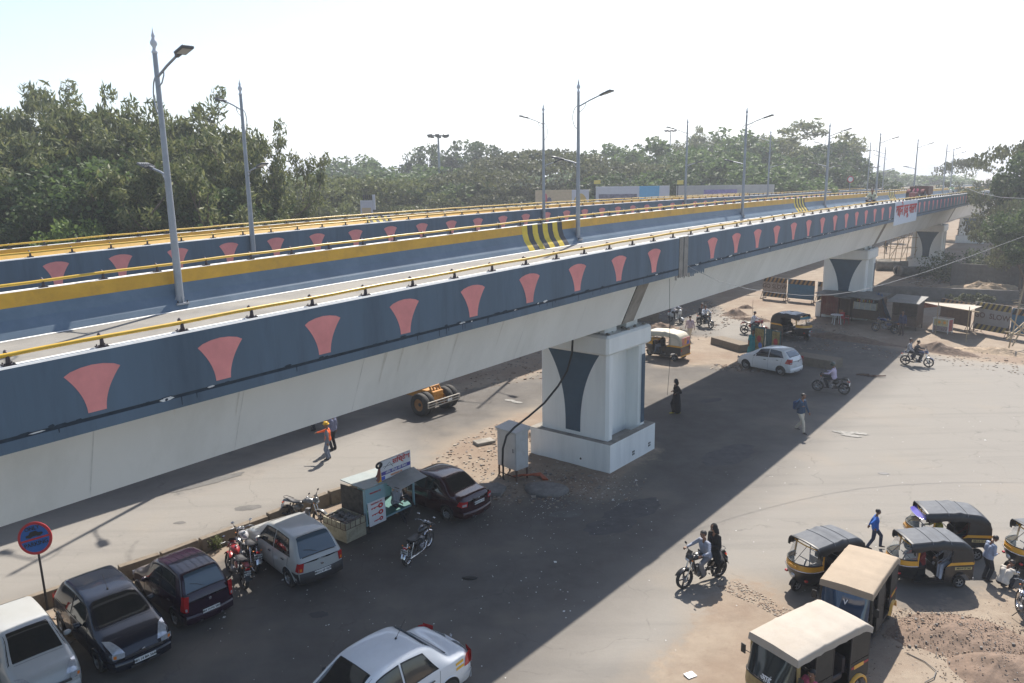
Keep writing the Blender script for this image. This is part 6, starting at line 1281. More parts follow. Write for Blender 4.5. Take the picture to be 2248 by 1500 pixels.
m.box(.04, W_-.04, .03, .05, .12, .15, RUST); m.box(W_-.05, W_-.03, .04, D_-.04, .12, .15, RUST); m.build('stand', root)
m = MB(); top_ = Vector(cv(s_at(1256, 1.4, -3), 1.6, -3.1)); e0 = C0+Vector((math.cos(h)*.35, math.sin(h)*.35-.12, 0)); cab_pts = []
for t in np.linspace(0, 1, 26): 
    p = top_.lerp(e0+Vector((0, 0, 2.2)), t**.9); p.z -= 1.15*math.sin(PI*t); cab_pts.append(p)
cab_pts += [e0+Vector((-.02, -.02, 1.5)), e0+Vector((0, -.03, .8)), e0+Vector((.02, -.02, .05))]
# smooth hanging run
Q = []
for px, py, dpt in ((1257, 747, 28.3), (1256, 775, 28), (1245, 815, 27.8), (1225, 848, 27.5), (1195, 885, 27.2), (1160, 915, 26.9), (1130, 938, 26.6), (1112, 957, 26.35), (1104, 985, 26.25), (1103, 1020, 26.2)): Q.append(atd(px, py, dpt))
g_ = gp(1105, 1052); Q += [g_+Vector((0, .0, .5)), g_, g_+Vector((.1, -.05, -.05))]
m.tube(Q, .038, INK, 8); tag(m.build('power_cable'), 'thick black cable sagging from the girder down to the grey cabinet', 'cable')
m = MB(); OR = mat('orange_duct', (.38, .08, .03), .6, var=.2); q = gp(1118, 1052)
for k in range(4): m.tube([q+Vector((.1+.12*k, .05*k, .10)), q+Vector((.6, .12-.1*k, .12+.03*k)), q+Vector((1.15, .05+.08*k, .10)), q+Vector((1.25+.05*k, -.2, .04))], .035, OR, 7)
tag(m.build('orange_conduit'), 'loose orange conduit pipes on the ground under the grey cabinet', 'pipe')
q = gp(1199, 1078); m = MB(); G = [[(.0+r*.78*math.cos(a)*(1+.05*math.sin(3*a)), r*.60*math.sin(a)*(1+.06*math.cos(2*a)), z) for a in np.linspace(0, 2*PI, 33)] for r, z in ((1.0, -.02), (1.02, .06), (.98, .12), (.6, .14), (.0, .14))]; m.grid(G, STONE, True); o = m.build('stone_slab'); o.location = q; o.rotation_euler = (0, 0, -.3); tag(o, 'large flat rounded grey stone lying beside the cabinet', 'stone')
q = gp(1075, 1078); m = MB(); m.prism([(-.5, -.4), (.4, -.5), (.6, .1), (.3, .5), (-.4, .45)], 0, .12, STONE); o = m.build('stone_slab', None, .02); o.location = q; tag(o, 'flat grey slab on the ground behind the maroon sedan', 'stone')
q = gp(1063, 974); m = MB(); m.box(-.42, .42, -.25, .25, 0, .14, CONC, b=.02); o = m.build('concrete_block'); o.location = q; o.rotation_euler = (0, 0, .5); tag(o, 'pale broken concrete block on the sunlit dirt left of the pier', 'block')
# green sheet boards with posters on the median
A, B = gp(1644, 775), gp(1716, 790); A = gp(1645, 782); B = gp(1712, 797); d = B-A; h = math.atan2(d.y, d.x); L = d.length
root = empty('sheet_board', 'row of blue green corrugated sheet boards with torn posters behind the white hatchback', 'fence', A, h); Hb = 1.95
for k in range(4):
    m = MB(); x0, x1 = L*k/4+.01, L*(k+1)/4-.01; G = [[(x, .02*math.sin(x*50), z) for z in (0, Hb-.03*k)] for x in np.linspace(x0, x1, 30)]; m.grid(G, GREEN, False); m.build('sheet_panel', root)
for k, (x0, x1) in enumerate(((.35, 1.0), (L*.72, L*.96))):
    m = MB(); m.box(x0, x1, -.04, -.03, .3, Hb-.15, mat('poster_brown_yellow', (.25, .2, .08), .7, var=.5, scale=7)); m.ell(((x0+x1)/2, -.04, 1.2), (.16, .006, .2), mat('poster_red', (.35, .04, .05), .7, var=.3), 10, 6); m.ell(((x0+x1)/2+.1, -.04, .8), (.14, .006, .18), mat('poster_blue', (1, 1, 1)), 10, 6); m.build('poster', root)
m = MB()
for x in (0.02, L/2, L-.02): m.tube([(x, .08, -.05), (x, .08, Hb+.02)], .025, RUST, 6)
m.tube([(0, .08, Hb), (.0, .08, Hb+1.5)], .008, RUST, 5); m.build('post', root)
# crane front end under the viaduct
A = gp(925, 913); B = gp(985, 893); d = B-A; h = math.atan2(d.y, d.x)-PI/2+PI; h = math.atan2(d.y, d.x)-PI/2
CRY = mat('machine_yellow_orange', (.50, .22, .03), .6, var=.15, dirt=(.2, .1, .04), dscale=3, damt=.6); RIMY = mat('rusty_orange_rim', (.25, .12, .04), .7, var=.2)
root = empty('road_roller', 'yellow orange site tractor with twin wheels half hidden by the girder', 'machine', A.lerp(B, .5), h)
for y, tilt in ((-.95, 0), (-.62, 0), (.62, 0), (.95, 0)):
    m = MB(); m.lathe([(.30, -.14), (.50, -.15), (.545, -.08), (.545, .08), (.50, .15), (.30, .14), (.28, 0), (.30, -.14)], TYRE, 26, ax='y'); o = m.build('wheel', root)
    m = MB(); m.lathe([(.3, -.11), (.26, -.06), (.1, -.03), (0, -.05)], RIMY, 20, ax='y'); m.lathe([(.3, .11), (.26, .06), (.1, .03), (0, .05)], RIMY, 20, ax='y')
    m.build('rim', o); o.location = (0, y, .545)
m = MB(); m.tube([(0, -1, .545), (0, 1, .545)], .09, DARKM, 8); m.box(-2.6, .25, -.35, .35, .62, 1.05, CRY, b=.03); m.box(-1.9, -.7, -.5, .5, 1.0, 1.7, mat('faded_blue_cabin', (.03, .08, .12), .6, var=.2), b=.03)
for y in (-.28, -.1, .1, .28): m.tube([(.25, y, .8), (-.7, y, 2.3)], .05, CRY, 6)
for x in (.0, -.3): m.tube([(x, -.3, 1.25-x), (x, .3, 1.25-x)], .04, CRY, 6)
m.build('chassis', root)
m = MB()
for z in (.50, .62, .74): m.tube([(.62, -1.05, z), (.62, 1.05, z)], .03, mat('pale_bumper_bar', (.42, .38, .32), .6, var=.2), 6)
for y in (-1.05, -.5, 0, .5, 1.05): m.tube([(.62, y, .48), (.62, y, .76)], .025, MATS['pale_bumper_bar'], 6); 
for y in (-.4, .4): m.tube([(.62, y, .6), (.1, y, .7)], .03, CRY, 6)
m.box(.65, .66, .2, .5, .55, .68, PLATE); m.build('bumper_bar', root)
# ---------------- vegetation
BARK = mat('grey_brown_bark', (.13, .10, .075), .95, var=.3, scale=6, bump=.5); BARKP = mat('pale_bark', (.28, .24, .19), .9, var=.3, scale=5)
def leafmat(n, c, c2):
    m = bpy.data.materials.new(n); MATS[n] = m; m.use_nodes = True; t = m.node_tree; N, L = t.nodes, t.links; b = N['Principled BSDF']; b.inputs['Roughness'].default_value = .62; b.inputs['Specular IOR Level'].default_value = .3
    g = N.new('ShaderNodeNewGeometry'); x = N.new('ShaderNodeMix'); x.data_type = 'RGBA'; x.inputs[6].default_value = (*c, 1); x.inputs[7].default_value = (*c2, 1); L.new(g.outputs['Random Per Island'], x.inputs[0]); L.new(x.outputs[2], b.inputs['Base Color'])
    tr = N.new('ShaderNodeBsdfTranslucent'); L.new(x.outputs[2], tr.inputs[0]); ms = N.new('ShaderNodeMixShader'); ms.inputs[0].default_value = .35; L.new(b.outputs[0], ms.inputs[1]); L.new(tr.outputs[0], ms.inputs[2]); L.new(ms.outputs[0], N['Material Output'].inputs[0]); return m
LEU = leafmat('eucalyptus_leaf', (.06, .09, .03), (.22, .23, .09)); LAC = leafmat('acacia_leaf', (.085, .105, .035), (.16, .18, .07)); LDK = leafmat('dark_leaf', (.034, .062, .022), (.10, .14, .05)); LBR = leafmat('bright_leaf', (.09, .15, .03), (.20, .27, .07)); LGR = leafmat('green_leaf', (.06, .10, .032), (.14, .20, .065)); LDR = leafmat('dry_leaf', (.06, .07, .035), (.14, .15, .07))
def leaves(name, cl, per, size, m, parent, seed, droop=0., flat=1.):
    """cl: clump centres (x,y,z,r)"""
    r = np.random.default_rng(seed); cl = np.array(cl); n = len(cl)*per; c = np.repeat(cl, per, axis=0)
    d = r.normal(size=(n, 3)); d /= np.linalg.norm(d, axis=1, keepdims=True); rad = c[:, 3:4]*r.uniform(.2, 1, (n, 1))**.5
    p = c[:, :3]+d*rad*np.array([1, 1, flat])
    if droop: p[:, 2] -= droop*c[:, 3]*r.random(n)
    a = r.normal(size=(n, 3)); a[:, 2] = a[:, 2]*.6-(droop*1.2); a /= np.linalg.norm(a, axis=1, keepdims=True); b_ = np.cross(a, r.normal(size=(n, 3))); b_ /= np.linalg.norm(b_, axis=1, keepdims=True)
    s = size*r.uniform(.5, 1.3, (n, 1)); a *= s*(1.6 if droop else 1.); b_ *= s*(.42 if droop else .62)
    V = np.stack([p-a*.5, p+b_*.5, p+a*.5, p-b_*.5], 1).reshape(-1, 3)
    me = bpy.data.meshes.new(name); me.vertices.add(n*4); me.vertices.foreach_set('co', V.ravel()); me.loops.add(n*4); me.loops.foreach_set('vertex_index', np.arange(n*4)); me.polygons.add(n); me.polygons.foreach_set('loop_start', np.arange(n)*4); me.polygons.foreach_set('loop_total', np.full(n, 4)); me.materials.append(m); me.update(calc_edges=True); me.validate()
    o = bpy.data.objects.new(name, me); C.objects.link(o); o.parent = parent; return o
def make_tree(kind, H, R, seed, m, per=55, size=.3, bark=BARK):
    rr = random.Random(seed); root = empty('tree', 'x', 'tree'); t = MB(); cl = []
    def limb(p, d, L, r, lev):
        P = [p]; n = 5
        for i in range(n): d = (d+Vector((rr.gauss(0, .16), rr.gauss(0, .16), rr.gauss(0, .08)+(.10 if kind == 'eu' else -.04 if kind == 'ac' else .03)))).normalized(); P.append(P[-1]+d*L/n)
        t.tube(P, [r*(1-.14*i) for i in range(n+1)], bark, 7 if lev < 2 else 5)
        if lev >= 2 or (lev == 1 and rr.random() < .25): 
            for k in (3, 5): q = P[k]; cl.append((q.x, q.y, q.z, R*rr.uniform(.13, .24)))
        else:
            for k in range(4 if lev == 0 else 3):
                i = rr.randint(2, n); a = rr.random()*2*PI; s = .7 if kind != 'ac' else 1.1; nd = (d*(.8 if kind != 'ac' else .35)+Vector((math.cos(a)*s, math.sin(a)*s, rr.uniform(-.1, .35) if kind != 'ac' else rr.uniform(-.02, .25)))).normalized(); limb(P[i], nd, L*rr.uniform(.5, .72), r*.5, lev+1)
            cl.append((P[-1].x, P[-1].y, P[-1].z, R*.2))
    th = H*{'eu': .28, 'ac': .35, 'rd': .3}[kind]; tr = H*.018+.06; lean = Vector((rr.uniform(-.06, .06)*H, rr.uniform(-.06, .06)*H, th))
    t.tube([(0, 0, -.3), lean*.5, lean], [tr*1.3, tr, tr*.85], bark, 9)
    nl = {'eu': 6, 'ac': 7, 'rd': 7}[kind]
    for k in range(nl):
        a = 2*PI*k/nl+rr.random()*.8; up = {'eu': rr.uniform(.9, 2.6), 'ac': rr.uniform(.25, .7), 'rd': rr.uniform(.35, 1.8)}[kind]; d = Vector((math.cos(a), math.sin(a), up)).normalized(); L = {'eu': (H-th)*.62*rr.uniform(.6, 1), 'ac': R*.75, 'rd': R*.7*rr.uniform(.8, 1.1)}[kind]
        limb(lean*rr.uniform(.75, 1), d, L, tr*.55, 0)
    c = np.array(cl); 
    # fit crown to the wanted size
    zmin = th*.6; sx = R/max(np.percentile(np.abs(c[:, :2]), 96), .1); zz = (c[:, 2]-zmin)/(np.percentile(c[:, 2], 98)-zmin)
    if kind == 'eu':
        for k in range(26): z = rr.uniform(.12, .95); a = rr.random()*6.28; q = R*rr.uniform(.2, .8)*(1-.45*z); cl.append((q*math.cos(a), q*math.sin(a), th*.6+z*(H-th*.6), R*rr.uniform(.14, .26)))
    else:
        for k in range(34): a = rr.random()*6.28; q = R*math.sqrt(rr.random())*.9; e = math.sqrt(max(0, 1-(q/R)**2)); cl.append((q*math.cos(a), q*math.sin(a), (th+(H-th)*(.35+.55*e*rr.uniform(.6, 1)) if kind == 'rd' else H*.72+H*.2*e), R*rr.uniform(.14, .24)))
    c = np.array(cl); f = (H*.97-th*.5)/(c[:, 2].max()-th*.5); 
    S = Matrix.Diagonal((1, 1, 1, 1))
    for i in range(len(t.v)):
        x, y, z = t.v[i]
        if z > th*.5: t.v[i] = (x, y, th*.5+(z-th*.5)*f)
    c[:, 2] = np.where(c[:, 2] > th*.5, th*.5+(c[:, 2]-th*.5)*f, c[:, 2])
    t.build('trunk', root)
    leaves('crown', c, per, size, m, root, seed, droop=.9 if kind == 'eu' else 0, flat=.35 if kind == 'ac' else .8)
    root['H'] = H; return root
protos = {}
def getproto(key):
    if key not in protos:
        k, H, R, seed, m, per, size = {'eu1': ('eu', 18, 3.4, 11, LEU, 75, .36), 'eu2': ('eu', 17, 3.2, 12, LEU, 75, .36), 'eu3': ('eu', 16, 3.5, 17, LEU, 80, .36), 'dk': ('rd', 11, 5.5, 13, LDK, 110, .36), 'gr': ('rd', 10, 5., 18, LGR, 90, .36),
            'ac': ('ac', 8, 7., 14, LAC, 70, .36), 'acd': ('ac', 9, 8., 19, LDR, 70, .40), 'rg': ('rd', 11, 5., 15, LGR, 60, .5), 'rd2': ('rd', 12, 5.5, 16, LDK, 60, .5), 'far': ('rd', 11, 7., 20, LGR, 40, .8)}[key]
        protos[key] = (make_tree(k, H, R, seed, m, per, size), H, R, [False])
    return protos[key]
placed = []
def tree(key, px, ty, Y, width, label, group='trees beyond the flyovers'):
    pr, H, R, used = getproto(key); o = pr if not used[0] else copy_tree(pr); used[0] = True
    T = atd(px, ty, Y); o.location = (T.x, T.y, 0); h = T.z; sw = width/(2*R); o.scale = (sw, sw, h/H); o.rotation_euler = (0, 0, (px*.37+Y) % 6.28)
    o['label'] = label; o['group'] = group; placed.append(o); return o
EL = 'tall drooping eucalyptus beyond the far barrier at left'; 
for i, (k, px, ty, Y, w_) in enumerate([('eu3', 95, 170, 62, 7), ('eu1', 5, 158, 68, 7.5), ('eu2', 256, 166, 56, 6.2), ('eu1', 372, 170, 58, 6.5), ('eu3', 150, 215, 54, 7), ('eu2', 485, 210, 54, 5.6), ('eu1', 312, 205, 64, 7), ('eu2', 430, 212, 62, 6), ('eu1', 540, 262, 57, 4.6), ('eu3', -50, 230, 56, 7), ('eu2', 50, 235, 56, 6.5), ('eu1', 205, 222, 52, 6.2), ('eu2', 575, 368, 52, 3.6), ('eu1', 400, 280, 51, 6), ('eu2', 300, 290, 50, 6), ('eu3', 110, 300, 50, 7), ('eu1', 20, 320, 50, 7), ('eu2', 510, 300, 52, 5)]):
    tree(k, px, ty, Y, w_, EL, 'eucalyptus trees at the left')
for i, (k, px, ty, Y, w_) in enumerate([('dk', 20, 400, 50, 10), ('dk', 130, 380, 49, 11), ('gr', 230, 360, 50, 11), ('dk', 330, 400, 50, 10), ('gr', 420, 390, 51, 10), ('dk', 510, 410, 52, 8), ('dk', 80, 330, 53, 11), ('dk', 300, 330, 54, 10)]):
    tree(k, px, ty, Y, w_, 'dense dark tree under the tall eucalyptus', 'dark trees under the eucalyptus')
o = tree('gr', 160, 490, 44, 5.5, 'bright green leafy shrub just above the far yellow barrier'); 
for ch in list(o.children):
    if ch.type == 'MESH' and 'crown' in ch.name: ch.data = ch.data.copy(); ch.data.materials[0] = LBR
mid = [('ac', 650, 405, 84, 17), ('ac', 745, 390, 92, 20), ('ac', 840, 395, 96, 18), ('far', 640, 395, 170, 30), ('rg', 770, 347, 150, 18), ('rg', 820, 352, 165, 12), ('far', 700, 385, 190, 30), ('rd2', 940, 322, 150, 14), ('rd2', 1035, 312, 150, 19), ('rg', 890, 370, 125, 20), ('rg', 970, 372, 110, 18), ('acd', 1060, 375, 100, 20), ('acd', 1130, 352, 108, 20), ('acd', 1190, 333, 115, 26), ('acd', 1265, 348, 110, 22), ('rg', 1345, 322, 140, 18), ('acd', 1390, 362, 112, 20), ('rg', 1445, 308, 128, 18), ('rg', 1500, 335, 118, 14), ('eu2', 1527, 270, 150, 9), ('eu1', 1586, 275, 150, 9), ('rg', 1610, 292, 132, 20), ('rg', 1560, 330, 112, 16), ('eu3', 1770, 256, 138, 20), ('eu3', 1725, 300, 132, 14), ('rg', 1680, 345, 118, 16), ('rd2', 1820, 318, 132, 16), ('rd2', 1870, 345, 128, 14), ('rd2', 1790, 340, 118, 16), ('far', 1930, 378, 230, 30), ('far', 1990, 388, 260, 30), ('far', 2060, 388, 230, 30), ('far', 1300, 365, 180, 30), ('far', 1100, 378, 190, 34), ('rg', 910, 385, 105, 18), ('rd2', 1330, 385, 100, 14), ('rg', 1650, 365, 104, 14), ('rd2', 1480, 370, 103, 14), ('rg', 1410, 388, 100, 12), ('rg', 1740, 370, 106, 14), ('far', 860, 382, 210, 30)]
LB = {'ac': 'flat-topped yellow green acacia behind the far barrier', 'acd': 'wide dusty flat-topped tree behind the hoardings', 'rg': 'rounded mid green tree in the belt behind the flyovers', 'rd2': 'dark rounded tree in the belt behind the flyovers', 'far': 'hazy rounded tree far behind the flyovers', 'eu1': 'slim tall tree rising above the tree belt', 'eu2': 'slim tall tree rising above the tree belt', 'eu3': 'tall feathery tree rising above the belt at right'}
for k, px, ty, Y, w_ in mid: tree(k, px, ty, Y, w_*(.85 if k != 'far' else .8), LB[k])
# trees on the near right side of the viaduct
o = tree('acd', 2262, 318, 80, 11, 'gnarled dark tree overhanging the right end of the flyover', 'trees at the right end'); tree('rd2', 2300, 318, 74, 8, 'dense dark tree at the right edge of the photo', 'trees at the right end')
tree('acd', 2262, 440, 68, 6., 'lower dark tree below the big tree at the right edge', 'trees at the right end'); tree('dk', 2275, 450, 62, 7, 'dark leafy tree cut by the right edge below the wires', 'trees at the right end'); tree('acd', 2120, 352, 125, 9, 'small hazy tree beside the far end of the deck', 'trees at the right end')
rr = random.Random(4)
def bush(label, px, w_, h_, m, nm='bush', n=34, size=.2, grp='dusty bushes near the right pier'):
    P_ = gp(*px); root = empty(nm, label, 'bush', P_, 0, grp); cl = [(rr.uniform(-.5, .5)*w_, rr.uniform(-.25, .25)*w_, rr.uniform(.15, .8)*h_, h_*.35) for k in range(n)]
    t = MB(); [t.tube([(0, 0, -.1), (c[0]*.5, c[1]*.5, c[2]*.5), c[:3]], [.03, .02, .01], BARK, 5) for c in cl[:14]]; t.build('stem', root); leaves('foliage', cl, 90, size, m, root, int(px[0])); return root
bush('wide dark hedge-like bush in front of the right pier', (2120, 615), 7.5, 3.0, LDK, n=50, size=.26); bush('dark bush trailing beside the wall at the right', (2215, 625), 5, 2.6, LDR, n=40, size=.24); bush('low weeds on the rubble behind the go slow board', (2130, 668), 3, .8, LDR, n=20)
bush('small dry weed beside the concrete median', (1778, 800), .6, .35, LDR, n=10, size=.07, grp='roadside weeds'); bush('small pale weed by the divider beside the motorcycles', (468, 1205), .5, .4, LAC, n=10, size=.06, grp='roadside weeds')
# ---------------- background structures
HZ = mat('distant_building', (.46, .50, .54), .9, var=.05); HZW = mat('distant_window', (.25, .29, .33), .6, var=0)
def block(px0, px1, ty, Y, fl, label):
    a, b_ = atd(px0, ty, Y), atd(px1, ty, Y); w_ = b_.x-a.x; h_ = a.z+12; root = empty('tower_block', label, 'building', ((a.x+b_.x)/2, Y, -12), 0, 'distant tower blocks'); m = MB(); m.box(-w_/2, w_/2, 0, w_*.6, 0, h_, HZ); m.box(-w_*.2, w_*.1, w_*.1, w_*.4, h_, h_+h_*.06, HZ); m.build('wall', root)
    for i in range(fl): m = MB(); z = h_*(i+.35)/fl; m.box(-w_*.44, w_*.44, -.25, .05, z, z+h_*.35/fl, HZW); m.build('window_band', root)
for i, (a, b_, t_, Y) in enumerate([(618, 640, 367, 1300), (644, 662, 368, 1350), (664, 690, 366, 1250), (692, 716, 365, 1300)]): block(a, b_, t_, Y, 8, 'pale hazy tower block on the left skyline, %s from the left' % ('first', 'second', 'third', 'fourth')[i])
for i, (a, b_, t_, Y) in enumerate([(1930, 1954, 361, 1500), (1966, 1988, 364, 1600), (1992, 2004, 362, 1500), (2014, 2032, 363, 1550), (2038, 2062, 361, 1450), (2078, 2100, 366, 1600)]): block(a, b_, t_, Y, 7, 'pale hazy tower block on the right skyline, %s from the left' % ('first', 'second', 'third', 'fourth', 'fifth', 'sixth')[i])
def mast(px, ty, Y, label, k=1.):
    T = atd(px, ty, Y); root = empty('high_mast_light', label, 'floodlight mast', (T.x, T.y, 0), 0, 'high mast lights'); m = MB(); m.tube([(0, 0, 0), (0, 0, T.z)], [.28, .12], POLEM, 10); m.build('mast', root); m = MB(); m.tube([(1.1*math.cos(a), 1.1*math.sin(a), T.z) for a in np.linspace(0, 2*PI, 13)[:-1]], .05, POLEM, 5, closed=True); [m.tube([(0, 0, T.z), (1.1*math.cos(a), 1.1*math.sin(a), T.z)], .04, POLEM, 5) for a in (0, PI/2, PI, 3*PI/2)]; m.build('ring', root)
    for a in np.linspace(0, 2*PI, 9)[:-1]: m = MB(); m.T = Matrix.Translation((1.3*math.cos(a), 1.3*math.sin(a), T.z-.05)) @ Matrix.Rotation(a, 4, 'Z') @ Matrix.Rotation(.6, 4, 'Y'); m.box(-.12, .12, -.28, .28, -.22, .22, LHEAD, b=.03); m.build('floodlight', root)
mast(962, 298, 108, 'tall floodlight mast rising above the acacias behind the flyovers'); mast(1472, 287, 190, 'distant floodlight mast above the tree line beside a lamp post')
HB = mat('hoarding_beige', (.55, .42, .26), .6, var=.1); HW = mat('hoarding_white', (.55, .55, .60), .6, var=.05); HBL = mat('hoarding_blue', (.10, .38, .62), .6, var=.08); HDK = mat('hoarding_dark_print', (.16, .15, .2), .7, var=.5, scale=3); HYE = mat('signal_yellow', (.7, .55, .12), .6, var=.05)
def hoard(label, px0, px1, ty, by, Y, parts):
    a, b_ = atd(px0, ty, Y), atd(px1, ty, Y); z0 = atd(px0, by, Y).z; w_ = b_.x-a.x; root = empty('hoarding', label, 'billboard', (a.x, Y, 0), 0, 'hoardings behind the flyovers'); m = MB()
    for x in np.linspace(.3, w_-.3, 5): m.tube([(x, .15, 0), (x, .15, a.z)], .07, DARKM, 6)
    m.build('frame', root); h_ = a.z-z0
    for n_, (x0, x1, y0, y1, mm, d) in enumerate(parts): m = MB(); m.box(w_*x0, w_*x1, -.05-d*.02, .05, z0+h_*y0, z0+h_*y1, mm); m.build('panel', root)
    return root, w_, z0, h_
hb, w_, z0, h_ = hoard('long beige hoarding with an ochre arch and pink figure', 1175, 1293, 418, 458, 92, [(0, .68, 0, 1, HB, 0), (.68, 1, 0, 1, HW, 0)])
m = MB(); m.prism([(w_*.84+w_*.13*math.cos(a), z0+h_*.1+h_*.7*math.sin(a)) for a in np.linspace(0, PI, 16)], -.09, -.06, mat('ochre_arch', (.55, .36, .08), .6), 'y'); m.ell((w_*.18, -.08, z0+h_*.55), (.3, .03, .6), mat('pink_figure', (.55, .12, .15), .6), 8, 6); m.ell((w_*.26, -.08, z0+h_*.4), (.28, .03, .45), HDK, 8, 6); m.build('artwork', hb)
hoard('long white hoarding with a crowd photo and a bright blue panel', 1308, 1470, 410, 448, 92, [(0, 1, 0, 1, HW, 0), (.04, .56, .02, .55, HDK, 1), (.59, .86, 0, 1, HBL, 1)])
hoard('long pale hoarding with violet lettering band behind the far rails', 1485, 1700, 408, 440, 96, [(0, 1, 0, 1, mat('hoarding_pale', (.42, .40, .38), .7, var=.1), 0), (.28, .62, .3, .7, mat('violet_band', (.28, .22, .42), .7, var=.3, scale=4), 1)])
hoard('white curved sign on a scaffold frame among the acacias', 790, 823, 428, 472, 72, [(0, .8, 0, .72, HW, 0), (.82, 1., .25, 1, HW, 1), (.1, .7, .0, .35, HB, 1)])
for i, (x0, x1, y0, y1) in enumerate(((1304, 1318, 396, 404), (1487, 1500, 396, 405))):
    a, b_ = atd(x0, y0, 90), atd(x1, y1, 90); root = empty('signal_board', 'small yellow board on a pole behind the far rails, %s one' % ('left', 'right')[i], 'sign', (a.x, 90, 0)); m = MB(); m.box(0, b_.x-a.x, -.05, .05, b_.z, a.z, HYE); m.build('board', root); m = MB(); m.tube([(.1, .1, 0), (.1, .1, a.z)], .05, DARKM, 6); m.build('pole', root)
a = atd(1867, 394, 100); root = empty('round_road_sign', 'small round red rimmed sign standing beyond the far barrier', 'sign', (a.x, 100, 0)); m = MB(); m.tube([(0, .05, 0), (0, .05, a.z)], .05, POLEM, 6); m.build('pole', root); m = MB(); m.lathe([(.30, 0), (.42, 0), (.42, .03)], SR, 20, (0, -.02, a.z), 'y'); m.lathe([(0, .0), (.30, 0)], PLATE, 20, (0, -.02, a.z), 'y'); m.build('sign_disc', root)
# ---------------- traffic on the near deck
def deckpos(px, W): s = s_at(px, W, -.2); P_ = cv(s, W, -.76); return P_, PI/2-float(_ph(s))+PI
P_, h = deckpos(1913, 1.7); P_ = Vector(P_)
b_ = make_bike('motorcycle with two men riding along the nearer deck', P_[:2], h, BLKP, 1., 'street', far=True); b_.location.z = P_.z
person('man in pale yellow shirt riding on the nearer deck', P_[:2], h, RIDE(.34, 1.06), YLS, DKT, 1., vox=.03, z=P_.z, group='riders'); person('passenger behind the pale-shirted rider on the nearer deck', local(P_[:2], h, 1., 0, -.1), h, PILL(), YLS, DKT, 1., vox=.03, z=P_.z, group='riders')
P_, h = deckpos(2088, 2.6); P_ = Vector(P_); b_ = make_bike('distant scooter coming along the nearer deck', P_[:2], h, WHSC, 1., 'scooter', far=True, cat='scooter', name='scooter'); b_.location.z = P_.z
person('helmeted scooter rider in green vest far along the deck', P_[:2], h, RIDE(.34, 1.06, -.3, .8, .06), cloth('pale_green_vest', (.35, .5, .3)), DKT, 1., vox=.035, z=P_.z, helmet=mat('white_helmet', (.6, .62, .6), .3), group='riders')
P_, h = deckpos(2008, 2.9); P_ = Vector(P_); root = empty('tractor', 'red tractor with a driver driving towards the camera on the nearer deck', 'tractor', P_, h); TR = paint('tractor_red_paint', (.22, .03, .03)); root.scale = (.85,)*3
m = MB(); m.box(.1, 1.8, -.32, .32, .75, 1.25, TR, b=.06); m.box(-.9, .2, -.3, .3, .6, .95, DARKM, b=.04); m.tube([(1.2, .2, 1.2), (1.2, .2, 2.1)], .04, DARKM, 6); m.build('bonnet', root)
for s_ in (1, -1):
    m = MB(); m.lathe([(.4, -.2), (.68, -.2), (.72, 0), (.68, .2), (.4, .2), (.38, 0), (.4, -.2)], TYRE, 22, ax='y'); m.lathe([(.4, 0), (0, .05)], RIMY, 16, ax='y'); o = m.build('rear_wheel', root); o.location = (-.6, s_*.75, .72); m = MB(); m.lathe([(.2, -.1), (.36, -.1), (.38, 0), (.36, .1), (.2, .1), (.2, -.1)], TYRE, 18, ax='y'); m.lathe([(.2, 0), (0, .02)], RIMY, 12, ax='y'); o = m.build('front_wheel', root); o.location = (1.4, s_*.6, .38); m = MB(); m.grid([[(-.6+.85*math.cos(a_), s_*(.55+.34*k), .72+.85*math.sin(a_)) for k in (0, 1)] for a_ in np.linspace(.5, 2.4, 10)], mat('matt_dark_red', (.12, .02, .02), .9), True); m.build('mudguard', root)
m = MB(); m.box(-.8, -.3, -.25, .25, 1.0, 1.1, SEATB, b=.03); m.tube([(.0+.0*k, .18*math.cos(a_), 1.35+.18*math.sin(a_)) for k, a_ in enumerate(np.linspace(0, 2*PI, 14))], .015, INK, 5); m.build('seat', root)
person('tractor driver in pink shirt on the nearer deck', P_[:2], h, dict(pelvis=(-.5, 0, 1.05), lean=(.08, 0), hr=(.0, -.2, 1.25), hl=(.0, .2, 1.25), fr=(-.0, -.3, .7), fl=(0, .3, .7), kr=(1, 0, 1), kl=(1, 0, 1)), PNK, DKT, .9, vox=.03, z=P_.z)
s2 = s_at(2008, 2.9, -.2)+3.4; P2 = Vector(cv(s2, 2.9, -.76)); root = empty('tractor_trailer', 'brown trolley trailer pulled by the red tractor', 'trailer', P2, h); TB = mat('trailer_brown', (.12, .045, .03), .7, var=.3)
m = MB(); m.box(-1.5, 1.3, -.85, .85, .8, .9, TB); [m.box(*q, TB) for q in ((-1.5, 1.3, -.85, -.8, .9, 1.6), (-1.5, 1.3, .8, .85, .9, 1.6), (1.25, 1.3, -.8, .8, .9, 1.6), (-1.5, -1.45, -.8, .8, .9, 1.6))]; m.tube([(1.3, 0, .8), (2.1, 0, .6)], .05, DARKM, 6); m.build('cargo_box', root)
for s_ in (1, -1): m = MB(); m.lathe([(.2, -.12), (.42, -.12), (.44, 0), (.42, .12), (.2, .12), (.2, -.12)], TYRE, 18, ax='y'); o = m.build('wheel', root); o.location = (-.3, s_*.7, .44)
